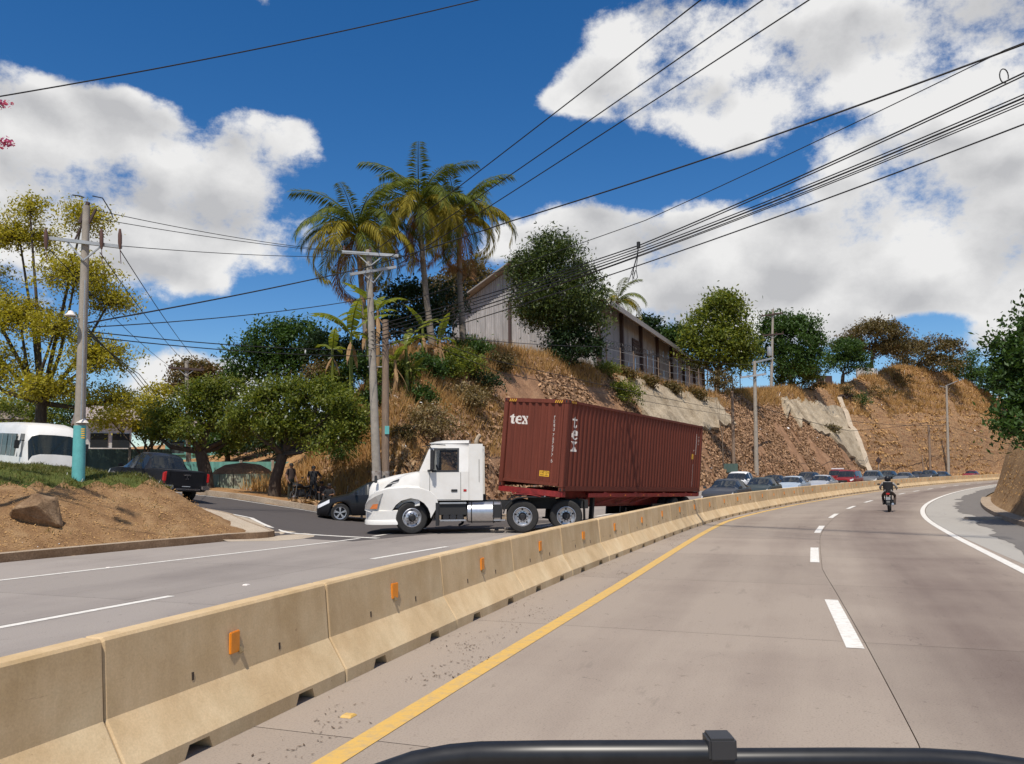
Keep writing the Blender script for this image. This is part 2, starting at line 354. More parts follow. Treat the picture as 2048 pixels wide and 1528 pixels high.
def terrain(X, Y, detail=True):
    X, Y = np.asarray(X, float), np.asarray(Y, float); s, off = SOv(X, Y)
    u = -off - 12.6; e = sdist(X, Y, K_LINE); en = -sdist(X, Y, N_LINE)
    f = side_z(X) * np.clip((-off - 11.9) / 2.0, 0, 1); z = np.full(X.shape, -.08)
    # hill and cut on the left of the road
    eo = np.interp(X, [-16, -9, -6.5, -4, 0], [9, 5.0, 2.6, .6, .2])
    g = np.minimum(u / slope_w(s), (e - eo) / np.interp(X, [-14, -4], [13, 7.5]))
    g = g + fbm(X * .35, Y * .35) * .10 * np.clip(g * 5, 0, 1)
    lf = np.interp(X, [-70, -25, -14, -7, -3], [.2, .3, .5, .85, 1])
    prof = np.where(g < 1, np.clip(g, 0, 1) * (1.18 - .18 * np.clip(g, 0, 1)), 1.0) + np.clip(g - 1, 0, 5) * .05
    prof = np.where(s > 123, np.interp(g, [0, .12, .42, .55, 1, 1.5], [0, .03, .48, .56, 1.0, 1.08]) * np.interp(s, [123, 147], [0, 1]) + prof * np.interp(s, [123, 147], [1, 0]), prof)
    hill = (plateau(s) + (np.minimum(plateau(s), 11) - plateau(s)) * sstep((g - 1.08) / .8)) * lf * prof
    q_ = hill / 1.9 + fbm(X * .12, Y * .12) * 2.2; fr = q_ - np.floor(q_); terr = hill + 1.9 * (np.clip((fr - .55) / .35, 0, 1) - fr) * .75
    hill = np.where((g > .02) & (g < 1.02), hill + (terr - hill) * np.interp(s, [133, 143], [0, 1]) * np.clip(g * 8, 0, 1) * np.clip((1.02 - g) * 8, 0, 1), hill)
    left = (u > -.9) & (e > 0)
    base = np.where(X < -5.6, f, 0) + bank(s, off)
    zl = base + .10 * (np.clip(e * 4, 0, 1)) + np.clip(hill, 0, 99) + fbm(X * .8, Y * .8) * .28 * np.clip(g * 4, 0, 1)
    z = np.where(left, zl, z)
    # side road bed
    bed = (e <= 0) & (en <= .25) & (off < -9.8)
    z = np.where(bed, f - .10, z)
    # island with the earth mound
    d = kerb_off(s) - off
    isl = (en > .25) & (d > .2) & (s < 24.5) & (s > -40)
    zm = .10 + np.interp(X, [-18, -12, -9], [2.25, 1.95, 1.6]) * sstep((d - .3) / np.interp(X, [-16, -10], [5.2, 3.8])) ** .8; zs = f + .12 + 1.45 * sstep((en - .7) / 1.9)
    zi = np.minimum(zm, zs) + (fbm(X * .7, Y * .7) * .36 + fbm(X * 2.3, Y * 2.3) * .16) * np.clip(d - .6, 0, 1) * np.clip(en - 1.0, 0, 1)
    z = np.where(isl, np.maximum(zi, .10 + f * (1 - sstep((en - .9) / 2.2))), z)
    # earth bank on the right
    v = off - 10.75; hb = np.interp(s, [12, 20, 27, 33, 60, 150], [.02, .25, 1.6, 3.2, 5, 8])
    zr = hb * np.interp(v, [0, .3, 1.3, 3.0, 12, 60], [.0, .10, .68, .92, 1.05, 1.6]) + fbm(X * .9, Y * .9) * .8 * np.clip(v - .1, 0, 1)
    z = np.where(off > 10.75, np.maximum(zr, -.02) + .02, z)
    return z
def TZ(x, y): return float(terrain(np.array([x]), np.array([y]))[0])

# ------------------------------------------------------------------ surface materials
def surface_mat(name, c1, c2, c3=None, scale=1.2, fine=40, bump=.4, rough=.95, dist=.03, speck=None, fc=1.0):
    m, nt, b = mk(name); N, Lk = nt.nodes, nt.links; b.inputs['Roughness'].default_value = rough; b.inputs['Specular IOR Level'].default_value = .2
    tc = N.new('ShaderNodeTexCoord')
    def nz(sc_, d, r_=.6):
        n = N.new('ShaderNodeTexNoise'); n.inputs['Scale'].default_value = sc_; n.inputs['Detail'].default_value = d; n.inputs['Roughness'].default_value = r_; Lk.new(tc.outputs['Object'], n.inputs[0]); return n.outputs[0]
    a, f = nz(scale, 8, .65), nz(fine, 6, .7)
    r = N.new('ShaderNodeValToRGB'); e = r.color_ramp.elements; e[0].position = .32; e[1].position = .68; e[0].color = (*c1, 1); e[1].color = (*c2, 1)
    if c3: q = e.new(.5); q.color = (*c3, 1)
    Lk.new(a, r.inputs[0])
    mx = N.new('ShaderNodeMix'); mx.data_type = 'RGBA'; mx.blend_type = 'MULTIPLY'; mx.inputs[0].default_value = 1
    r2 = N.new('ShaderNodeValToRGB'); r2.color_ramp.elements[0].position = .3; r2.color_ramp.elements[1].position = .7
    r2.color_ramp.elements[0].color = (1 - .38 * fc, 1 - .40 * fc, 1 - .42 * fc, 1); r2.color_ramp.elements[1].color = (1 + .25 * fc, 1 + .22 * fc, 1 + .2 * fc, 1)
    Lk.new(f, r2.inputs[0]); Lk.new(r.outputs[0], mx.inputs[6]); Lk.new(r2.outputs[0], mx.inputs[7]); Lk.new(mx.outputs[2], b.inputs['Base Color'])
    bp = N.new('ShaderNodeBump'); bp.inputs['Strength'].default_value = bump; bp.inputs['Distance'].default_value = dist
    ad = N.new('ShaderNodeMath'); ad.operation = 'ADD'; Lk.new(a, ad.inputs[0]); Lk.new(f, ad.inputs[1]); Lk.new(ad.outputs[0], bp.inputs['Height']); Lk.new(bp.outputs[0], b.inputs['Normal'])
    return m
surface_mat('mound_dirt', (.22, .125, .06), (.40, .26, .135), (.31, .185, .09), 1.6, 26, .9, dist=.06)
surface_mat('hill_dry', (.27, .145, .065), (.48, .30, .145), (.37, .21, .095), .9, 18, .8, dist=.08)
surface_mat('cut_soil', (.23, .135, .077), (.44, .275, .16), (.35, .20, .115), .8, 12, .9, dist=.12)
surface_mat('green_grass', (.06, .085, .018), (.13, .14, .035), (.09, .11, .025), 2.5, 60, .8)
surface_mat('dry_ground', (.22, .15, .085), (.34, .24, .14), None, .4, 14, .6)
surface_mat('bank_soil', (.24, .145, .07), (.40, .265, .135), (.32, .2, .1), 1.4, 22, .8, dist=.06)
def strata_mat():
    m, nt, b = mk('rock_strata'); N, Lk = nt.nodes, nt.links; b.inputs['Roughness'].default_value = .95
    tc = N.new('ShaderNodeTexCoord'); mp = N.new('ShaderNodeMapping'); mp.inputs['Scale'].default_value = (.10, .10, 1.0); Lk.new(tc.outputs['Object'], mp.inputs[0])
    n = N.new('ShaderNodeTexNoise'); n.inputs['Scale'].default_value = 1.6; n.inputs['Detail'].default_value = 9; n.inputs['Roughness'].default_value = .7; n.inputs['Distortion'].default_value = .5; Lk.new(mp.outputs[0], n.inputs[0])
    n2 = N.new('ShaderNodeTexNoise'); n2.inputs['Scale'].default_value = 2.2; n2.inputs['Detail'].default_value = 9; n2.inputs['Roughness'].default_value = .7; Lk.new(tc.outputs['Object'], n2.inputs[0])
    r = N.new('ShaderNodeValToRGB'); e = r.color_ramp.elements; e[0].position = .28; e[1].position = .74; e[0].color = (.13, .07, .035, 1); e[1].color = (.52, .36, .2, 1)
    for p, c in ((.42, (.33, .18, .085)), (.52, (.40, .25, .125)), (.6, (.3, .15, .065))): q = e.new(p); q.color = (*c, 1)
    Lk.new(n.outputs[0], r.inputs[0])
    r2 = N.new('ShaderNodeValToRGB'); r2.color_ramp.elements[0].position = .35; r2.color_ramp.elements[1].position = .6; r2.color_ramp.elements[0].color = (.55, .5, .45, 1); r2.color_ramp.elements[1].color = (1.12, 1.08, 1.05, 1); Lk.new(n2.outputs[0], r2.inputs[0])
    mx = N.new('ShaderNodeMix'); mx.data_type = 'RGBA'; mx.blend_type = 'MULTIPLY'; mx.inputs[0].default_value = 1; Lk.new(r.outputs[0], mx.inputs[6]); Lk.new(r2.outputs[0], mx.inputs[7]); Lk.new(mx.outputs[2], b.inputs['Base Color'])
    bp = N.new('ShaderNodeBump'); bp.inputs['Strength'].default_value = 1; bp.inputs['Distance'].default_value = .35; ad = N.new('ShaderNodeMath'); ad.operation = 'ADD'; Lk.new(n.outputs[0], ad.inputs[0]); Lk.new(n2.outputs[0], ad.inputs[1]); Lk.new(ad.outputs[0], bp.inputs['Height']); Lk.new(bp.outputs[0], b.inputs['Normal'])
strata_mat()
def road_mat(name, base, lanes, dark, along=.06, speck=.5, fine=1.0):
    """UV = (distance along, offset): tyre-polished tracks, slab tone, stains and pores"""
    m, nt, b = mk(name); N, Lk = nt.nodes, nt.links; b.inputs['Roughness'].default_value = .8; b.inputs['Specular IOR Level'].default_value = .3
    uv = N.new('ShaderNodeUVMap'); uv.uv_map = 'uv'; sp = N.new('ShaderNodeSeparateXYZ'); Lk.new(uv.outputs[0], sp.inputs[0])
    def nz(scale, det, ro, st):
        mp = N.new('ShaderNodeMapping'); mp.inputs['Scale'].default_value = (*st, 1); Lk.new(uv.outputs[0], mp.inputs[0])
        n = N.new('ShaderNodeTexNoise'); n.inputs['Scale'].default_value = scale; n.inputs['Detail'].default_value = det; n.inputs['Roughness'].default_value = ro; Lk.new(mp.outputs[0], n.inputs[0]); return n.outputs[0]
    def mt(op, a, c):
        n = N.new('ShaderNodeMath'); n.operation = op
        for i, v in enumerate((a, c)):
            if isinstance(v, (int, float)): n.inputs[i].default_value = v
            else: Lk.new(v, n.inputs[i])
        return n.outputs[0]
    streak = nz(1.0, 8, .6, (along, 1.0)); patch = nz(.35, 7, .6, (1, 1)); pore = nz(60, 3, .6, (1, 1)); spot = nz(7, 5, .75, (1, 1))
    acc = None
    for c0, wd, a in lanes:
        d = mt('MULTIPLY', mt('SUBTRACT', sp.outputs[1], c0), 1 / wd); g = mt('MULTIPLY', mt('EXPONENT', mt('MULTIPLY', mt('MULTIPLY', d, d), -1.0), 0), a); acc = g if acc is None else mt('ADD', acc, g)
    k = mt('ADD', acc if acc is not None else 0.0, mt('MULTIPLY', mt('SUBTRACT', streak, .5), 1.1)); k = mt('ADD', k, mt('MULTIPLY', mt('SUBTRACT', patch, .5), 1.3))
    cl = N.new('ShaderNodeClamp'); Lk.new(k, cl.inputs[0])
    mx = N.new('ShaderNodeMix'); mx.data_type = 'RGBA'; mx.inputs[6].default_value = (*base, 1); mx.inputs[7].default_value = (*dark, 1); Lk.new(cl.outputs[0], mx.inputs[0])
    r = N.new('ShaderNodeValToRGB'); r.color_ramp.elements[0].position = .25; r.color_ramp.elements[1].position = .5; r.color_ramp.elements[0].color = (1 - speck,) * 3 + (1,); r.color_ramp.elements[1].color = (1.03, 1.03, 1.03, 1)
    Lk.new(pore, r.inputs[0]); m2 = N.new('ShaderNodeMix'); m2.data_type = 'RGBA'; m2.blend_type = 'MULTIPLY'; m2.inputs[0].default_value = .6 * fine; Lk.new(mx.outputs[2], m2.inputs[6]); Lk.new(r.outputs[0], m2.inputs[7])
    r3 = N.new('ShaderNodeValToRGB'); r3.color_ramp.elements[0].position = .30; r3.color_ramp.elements[1].position = .38; r3.color_ramp.elements[0].color = (.42, .38, .35, 1); r3.color_ramp.elements[1].color = (1, 1, 1, 1); Lk.new(spot, r3.inputs[0])
    m3 = N.new('ShaderNodeMix'); m3.data_type = 'RGBA'; m3.blend_type = 'MULTIPLY'; m3.inputs[0].default_value = .75 * fine; Lk.new(m2.outputs[2], m3.inputs[6]); Lk.new(r3.outputs[0], m3.inputs[7]); Lk.new(m3.outputs[2], b.inputs['Base Color'])
    vo = N.new('ShaderNodeTexVoronoi'); vo.feature = 'DISTANCE_TO_EDGE'; vo.voronoi_dimensions = '2D'; vo.inputs['Scale'].default_value = .33; wp = N.new('ShaderNodeVectorMath'); wp.operation = 'MULTIPLY_ADD'; wn = N.new('ShaderNodeTexNoise'); wn.inputs['Scale'].default_value = 1.3; wn.inputs['Detail'].default_value = 6; Lk.new(uv.outputs[0], wn.inputs[0]); Lk.new(wn.outputs['Color'], wp.inputs[0]); wp.inputs[1].default_value = (1.6, 1.6, 0); Lk.new(uv.outputs[0], wp.inputs[2]); Lk.new(wp.outputs[0], vo.inputs['Vector'])
    cm = mt('MULTIPLY', mt('LESS_THAN', vo.outputs['Distance'], .0016), mt('GREATER_THAN', patch, .55)); oil = nz(1.1, 6, .7, (.35, 1.6)); om = N.new('ShaderNodeMapRange'); om.inputs[1].default_value = .62; om.inputs[2].default_value = .74; om.inputs[4].default_value = .45; Lk.new(oil, om.inputs[0])
    cl2 = N.new('ShaderNodeClamp'); Lk.new(mt('ADD', mt('MULTIPLY', cm, .55), om.outputs[0]), cl2.inputs[0]); m4 = N.new('ShaderNodeMix'); m4.data_type = 'RGBA'; Lk.new(cl2.outputs[0], m4.inputs[0]); Lk.new(m3.outputs[2], m4.inputs[6]); m4.inputs[7].default_value = (.07, .055, .045, 1); m3 = m4
    oi = N.new('ShaderNodeObjectInfo'); hv = N.new('ShaderNodeHueSaturation'); Lk.new(mt('ADD', mt('MULTIPLY', oi.outputs['Random'], .14), .93), hv.inputs['Value']); Lk.new(m3.outputs[2], hv.inputs['Color']); Lk.new(hv.outputs[0], b.inputs['Base Color'])
    bp = N.new('ShaderNodeBump'); bp.inputs['Strength'].default_value = .25; bp.inputs['Distance'].default_value = .006; Lk.new(pore, bp.inputs['Height']); Lk.new(bp.outputs[0], b.inputs['Normal'])
road_mat('road_concrete', (.31, .255, .205), [(3.6, .5, .25), (1.9, .45, .2), (5.5, .8, .5), (6.6, .9, .55)], (.155, .115, .095))
road_mat('road_concrete_far', (.30, .265, .235), [(-2.2, .5, .25), (-3.9, .5, .2), (-6.4, .7, .35), (-7.6, .6, .3)], (.18, .155, .14))
road_mat('shoulder_concrete', (.37, .345, .305), [], (.25, .225, .195))
road_mat('asphalt', (.085, .074, .07), [], (.055, .048, .046), speck=.35)
road_mat('asphalt_patch', (.175, .16, .145), [], (.12, .108, .098), speck=.4)
surface_mat('joint_dark', (.09, .07, .05), (.16, .12, .09))
def paint_mat(name, c, under):
    m, nt, b = mk(name); N, Lk = nt.nodes, nt.links; b.inputs['Roughness'].default_value = .6
    tc = N.new('ShaderNodeTexCoord'); n = N.new('ShaderNodeTexNoise'); n.inputs['Scale'].default_value = 9; n.inputs['Detail'].default_value = 9; n.inputs['Roughness'].default_value = .75; Lk.new(tc.outputs['Object'], n.inputs[0])
    r = N.new('ShaderNodeValToRGB'); r.color_ramp.elements[0].position = .36; r.color_ramp.elements[1].position = .54; r.color_ramp.elements[0].color = (*under, 1); r.color_ramp.elements[1].color = (*c, 1); Lk.new(n.outputs[0], r.inputs[0]); Lk.new(r.outputs[0], b.inputs['Base Color'])
paint_mat('line_white', (.74, .715, .655), (.58, .53, .46))
paint_mat('line_yellow', (.62, .385, .095), (.47, .33, .15))
surface_mat('kerb_concrete', (.30, .23, .16), (.42, .35, .27), None, 1.5, 30, .4)
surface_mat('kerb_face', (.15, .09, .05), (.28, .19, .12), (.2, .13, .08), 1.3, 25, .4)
surface_mat('sidewalk', (.40, .335, .255), (.50, .43, .34), None, 1.1, 40, .3)

# ------------------------------------------------------------------ ground sheet
def ground():
    def axis(lo, hi, a, b, fine, b2):
        mid = np.concatenate([np.arange(a, b, fine), np.arange(b, b2, .8)]); b = b2; l = a - np.geomspace(1.2, a - lo, 26); h = b + np.geomspace(1.2, hi - b, 26); return np.sort(np.concatenate([l, mid, h]))
    xs, ys = axis(-900, 900, -34, 62, .45, 122), axis(-500, 1200, 8, 112, .5, 190)
    X, Y = np.meshgrid(xs, ys, indexing='ij'); Z = terrain(X, Y)
    s, off = SOv(X, Y); far = (s > 326) | (s < -38)
    Z = np.where(far, np.minimum(Z, 3), Z)
    nx, ny = X.shape; idx = np.arange(nx * ny).reshape(nx, ny)
    q = np.stack([idx[:-1, :-1], idx[1:, :-1], idx[1:, 1:], idx[:-1, 1:]], -1).reshape(-1, 4)
    o = fast_mesh('ground', np.stack([X, Y, Z], -1).reshape(-1, 3), quads=q, mats=['dry_ground', 'mound_dirt', 'hill_dry', 'cut_soil', 'rock_strata', 'green_grass', 'bank_soil'], smooth=True)
    c = lambda A: (A[:-1, :-1] + A[1:, 1:]) / 2
    cx, cy, cs, co, cz = c(X), c(Y), c(s), c(off), c(Z); u = -co - 12.6; e = sdist(cx, cy, K_LINE); en = -sdist(cx, cy, N_LINE); nz = fbm(cx * .5, cy * .5) * 2
    mi = np.zeros(cx.shape, int)
    left = (u > -.9) & (e > 0)
    g = u / slope_w(cs)
    mi = np.where(left, 2, mi)
    mi = np.where(left & (cs > 38) & (g < .86 + nz * .2), 3, mi)
    mi = np.where(left & (cs > 138 + nz * 8) & (g < 1.0 + nz * .2), 4, mi)
    isl = (en > .25) & (co < kerb_off(cs)) & (cs < 24.5)
    mi = np.where(isl, 1, mi)
    mi = np.where(isl & (cx < -10.6 + nz * 1.3) & (cz > 1.72 + nz * .22), 5, mi)
    mi = np.where(co > 10.7, 6, mi)
    o.data.polygons.foreach_set('material_index', mi.ravel().astype(np.int32)); tag(o, kind='structure'); return o
ground_o = ground()

# ------------------------------------------------------------------ carriageways
def strip(name, mat, s0, s1, a, b, z=0.0, step=2.0, parent=None, nw=1, kind=None, th=None):
    ss = np.linspace(s0, s1, max(2, int(round((s1 - s0) / step)) + 1)); fa = a if callable(a) else (lambda s: np.full_like(s, a)); fb = b if callable(b) else (lambda s: np.full_like(s, b))
    A, B = fa(ss), fb(ss); co = []; uv = []
    for j in range(nw + 1):
        o = A + (B - A) * j / nw; x, y = RPn(ss, o); co.append(np.stack([x, y, bank(ss, o) + z], -1)); uv.append(np.stack([ss, o], -1))
    n = len(ss); co = np.concatenate(co); uv = np.concatenate(uv); i = np.arange(n - 1)
    q = np.concatenate([np.stack([j * n + i, (j + 1) * n + i, (j + 1) * n + i + 1, j * n + i + 1], -1) for j in range(nw)])
    ob = fast_mesh(name, co, quads=q[:, ::-1], mats=[mat], parent=parent, uv=uv)
    if kind: tag(ob, kind=kind)
    return ob
road_r = strip('road', 'joint_dark', -22, 326, -1.2, 8.0, -.012, kind='structure')
road_l = strip('road', 'joint_dark', -22, 326, lambda s: np.where(s < 24, kerb_off(s) + .05, -12.2), -1.22, -.012, kind='structure', nw=3)
def slabs(parent, mat, edges, s0, s1, L=4.6, gap=.0045):
    for (a, b) in edges:
        s = s0
        while s < s1:
            e = min(s + (L if s < 130 else 40), s1)
            fa = (lambda q, a=a: (a(q) if callable(a) else np.full_like(q, a)) + gap); fb = (lambda q, b=b: (b(q) if callable(b) else np.full_like(q, b)) - gap)
            strip('slab', mat, s + gap, e - gap, fa, fb, 0.0, 1.2 if e - s < 8 else 3, parent, nw=2)
            s = e
slabs(road_r, 'road_concrete', [(-1.15, lambda s: dash_off(s) + .13), (lambda s: dash_off(s) + .13, 7.93)], -16.3, 326, 4.6)
slabs(road_l, 'road_concrete_far', [(lambda s: np.where(s < 24, kerb_off(s) + .1, -12.1), lambda s: ledge_off(s) - .12), (lambda s: ledge_off(s) - .12, lambda s: ldash_off(s) - .14), (lambda s: ldash_off(s) - .14, -1.165)], -16.3, 326, 4.6)
shoulder = strip('shoulder', 'shoulder_concrete', -22, 326, 7.94, 9.9, -.004, kind='structure', nw=2)
def jag(s): return np.interp(s, [16, 22, 30, 37, 60], [8.3, 8.5, 9.15, 9.45, 9.1]) + fbm(s * .9, s * .0 + 3) * .8 + fbm(s * .25, s * 0 + 9) * .6
strip('asphalt_strip', 'asphalt_patch', -22, 326, jag, 10.35, .003, step=.5, kind='structure', nw=2)
# painted lines
def dashes(parent, off, wd, s_list, L):
    for s in s_list:
        f = off if callable(off) else (lambda q: np.full_like(q, off))
        strip('lane_dash', 'line_white', s, s + L, lambda q: f(q) - wd / 2, lambda q: f(q) + wd / 2, .005, 1.0, parent)
strip('yellow_line', 'line_yellow', -20, 300, lambda s: yellow_off(s) - .095, lambda s: yellow_off(s) + .095, .005, 1.5, road_r)
strip('edge_line', 'line_white', -20, 326, lambda s: edge_off(s) - .02, lambda s: edge_off(s) + .16, .006, 1.5, road_r)
dashes(road_r, dash_off, .18, [2.0] + [10.95 + 8.35 * i for i in range(24)], 3.35)
dashes(road_l, ldash_off, .15, [-6, 2.2, 9.2 - .6, 17.6, 26.4, 34.8] + [43 + 8.4 * i for i in range(22)], 3.2)
strip('edge_line', 'line_white', -20, 22.6, lambda s: ledge_off(s) - .07, lambda s: ledge_off(s) + .07, .006, 1.5, road_l)
for s in (23.4, 25.8): strip('lane_dash', 'line_white', s, s + 1.1, lambda s: ledge_off(s) - .07, lambda s: ledge_off(s) + .07, .006, 1.0, road_l)
strip('apron', 'road_concrete_far', 21.2, 37, -13.4, -11.95, .0015, kind='structure')
# gutter dust along the barrier is built as litter further down

# ------------------------------------------------------------------ side road, kerbs, pavement
def resample(L, step):
    L = np.asarray(L, float); d = np.concatenate([[0], np.cumsum(np.hypot(*(L[1:] - L[:-1]).T))]); t = np.linspace(0, d[-1], int(d[-1] / step) + 1)
    # smooth with a short kernel
    P_ = np.stack([np.interp(t, d, L[:, 0]), np.interp(t, d, L[:, 1])], -1)
    for _ in range(3): P_[1:-1] = (P_[:-2] + 2 * P_[1:-1] + P_[2:]) / 4
    return P_
def side_road():
    n = 46; nw = 10
    a0 = np.array(RPn(np.array([21.9]), np.array([-11.3]))).ravel(); k0 = np.array(RPn(np.array([35.5]), np.array([-12.0]))).ravel()
    NL = resample(np.vstack([N_LINE]), .5); KL = resample(K_LINE, .5)
    pick = lambda L, t: np.stack([np.interp(t * (len(L) - 1), np.arange(len(L)), L[:, 0]), np.interp(t * (len(L) - 1), np.arange(len(L)), L[:, 1])], -1)
    t = np.linspace(0, 1, n) ** 1.6; A, B = pick(NL, t), pick(KL, t); co = []; uv = []
    for j in range(nw + 1):
        w = j / nw; C = A * (1 - w) + B * w; co.append(np.column_stack([C, side_z2(C[:, 0], C[:, 1]) + .004 + bank(*SOv(C[:, 0], C[:, 1]))])); uv.append(np.column_stack([t * 60, np.full(n, w * 8)]))
    co = np.concatenate(co); i = np.arange(n - 1); q = np.concatenate([np.stack([j * n + i, j * n + i + 1, (j + 1) * n + i + 1, (j + 1) * n + i], -1) for j in range(nw)])
    o = fast_mesh('side_road', co, quads=q, mats=['asphalt'], uv=np.concatenate(uv), smooth=True); tag(o, kind='structure')
    # apron between the main carriageway and the side road
    def edge(L, lo, hi, wd, name, par):
        t = np.linspace(lo, hi, 40); C = pick(L, t); d = np.gradient(C, axis=0); d /= np.linalg.norm(d, axis=1)[:, None]; nrm = np.column_stack([-d[:, 1], d[:, 0]])
        a = C; b = C + nrm * wd; co = np.concatenate([np.column_stack([a, side_z2(a[:, 0], a[:, 1]) + .016]), np.column_stack([b, side_z2(b[:, 0], b[:, 1]) + .016])])
        i = np.arange(39); return fast_mesh(name, co, quads=np.stack([i, i + 1, 40 + i + 1, 40 + i], -1), mats=['line_white'], parent=par)
    def shift(L, w):
        d = np.gradient(L, axis=0); d /= np.linalg.norm(d, axis=1)[:, None]; return L + np.column_stack([-d[:, 1], d[:, 0]]) * w
    edge(shift(KL, .45), .055, .75, .14, 'edge_line', o)
    edge(shift(NL, -1.15), .0, .16, .2, 'edge_line', o)
    return o, NL, KL
side_o, NL, KL = side_road()
def kerb(name, path, inward, top, h=.17, wd=.16, zf=None, mats=('kerb_concrete', 'kerb_face')):
    """path: base line of the kerb's face; inward +1: kerb body lies to its left"""
    C = np.asarray(path); d = np.gradient(C, axis=0); d /= np.linalg.norm(d, axis=1)[:, None]; nr = np.column_stack([-d[:, 1], d[:, 0]]) * inward
    z = zf(C); n = len(C); a = np.column_stack([C, z - .1]); b = np.column_stack([C + nr * .03, z + h]); c = np.column_stack([C + nr * wd, z + h + .01]); e = np.column_stack([C + nr * wd, z - .1])
    m = MB(); vs = np.concatenate([a, b, c, e]).tolist(); fs = []; mi = []
    for i in range(n - 1):
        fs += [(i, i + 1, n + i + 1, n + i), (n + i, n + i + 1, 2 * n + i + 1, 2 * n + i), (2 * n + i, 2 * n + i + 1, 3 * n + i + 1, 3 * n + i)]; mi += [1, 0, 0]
    m.v = vs; m.f = fs; m.mi = mi
    return tag(m.build(name, list(mats)), kind='structure')
ss_ = np.arange(-20, 21.6, .7); kx, ky = RPn(ss_, kerb_off(ss_)); main_k = np.column_stack([kx, ky])
corner = np.array([(-7.35, 24.6), (-7.25, 25.1), (-7.5, 25.7), (-8.2, 26.4)])
rest = NL[(NL[:, 0] < -8.9)]
path_k = resample(np.vstack([main_k, corner, rest]), .4)
zk_ = lambda C: side_z2(C[:, 0], C[:, 1]) * np.clip((sdist(C[:, 0], C[:, 1], N_LINE) + 1.6) / 1.2, 0, 1)
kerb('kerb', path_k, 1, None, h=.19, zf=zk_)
def pave():
    C = path_k[(path_k[:, 1] > 13) & (path_k[:, 0] > -22)]; d = np.gradient(C, axis=0); d /= np.linalg.norm(d, axis=1)[:, None]; nr = np.column_stack([-d[:, 1], d[:, 0]])
    z = zk_(C) + .185; k = np.clip((C[:, 1] - 24.4) / 1.5, 0, 1) * (C[:, 0] < -6.5); w = .5 + .55 * k
    co = np.concatenate([np.column_stack([C + nr * .14, z]), np.column_stack([C + nr * (w * .6)[:, None], z + .01]), np.column_stack([C + nr * w[:, None], z - .02])]); n = len(C); i = np.arange(n - 1)
    tag(fast_mesh('pavement', co, quads=np.concatenate([np.stack([i, i + 1, n + i + 1, n + i], -1), np.stack([n + i, n + i + 1, 2 * n + i + 1, 2 * n + i], -1)]), mats=['sidewalk']), kind='structure')
pave()
def gutter():
    C = path_k[(path_k[:, 1] > 23.6) & (path_k[:, 0] > -13)]; d = np.gradient(C, axis=0); d /= np.linalg.norm(d, axis=1)[:, None]; nr = np.column_stack([d[:, 1], -d[:, 0]]); n = len(C); i = np.arange(n - 1)
    w = np.interp(np.linspace(0, 1, n), [0, .15, .5, 1], [.3, 1.3, 1.1, .5]); co = []
    for k in range(4): q = C + nr * (w * k / 3 - .02)[:, None]; co.append(np.column_stack([q, side_z2(q[:, 0], q[:, 1]) + .010 - .004 * (k == 3)]))
    tag(fast_mesh('gutter', np.concatenate(co), quads=np.concatenate([np.stack([k * n + i, (k + 1) * n + i, (k + 1) * n + i + 1, k * n + i + 1], -1) for k in range(3)]), mats=['sidewalk'], smooth=True), kind='structure')
gutter()
KK = KL[(KL[:, 0] < 1.0) & (KL[:, 0] > -26)]
kerb('kerb', KK, -1, None, h=.22, zf=lambda C: side_z2(C[:, 0], C[:, 1]), mats=('kerb_concrete', 'kerb_concrete'))
# right-hand gutter: kerb with a concrete inlet
gp = np.array([RPn(s, 10.3) for s in np.arange(4, 60, .7)])
kerb('kerb', gp, -1, None, h=.16, wd=.5, zf=lambda C: C[:, 0] * 0.0, mats=('kerb_concrete', 'kerb_concrete'))
m = MB(); a = RP(36.5, 9.85); h = heading(35)
m.box((a.x, a.y, .03), (1.5, .6, .10), -h + .25, taper=(.95, .9)); tag(m.build('drain_inlet', 'sidewalk', bevel=.02), 'pale concrete gutter inlet block beside the road shoulder below the earth bank', 'drain')

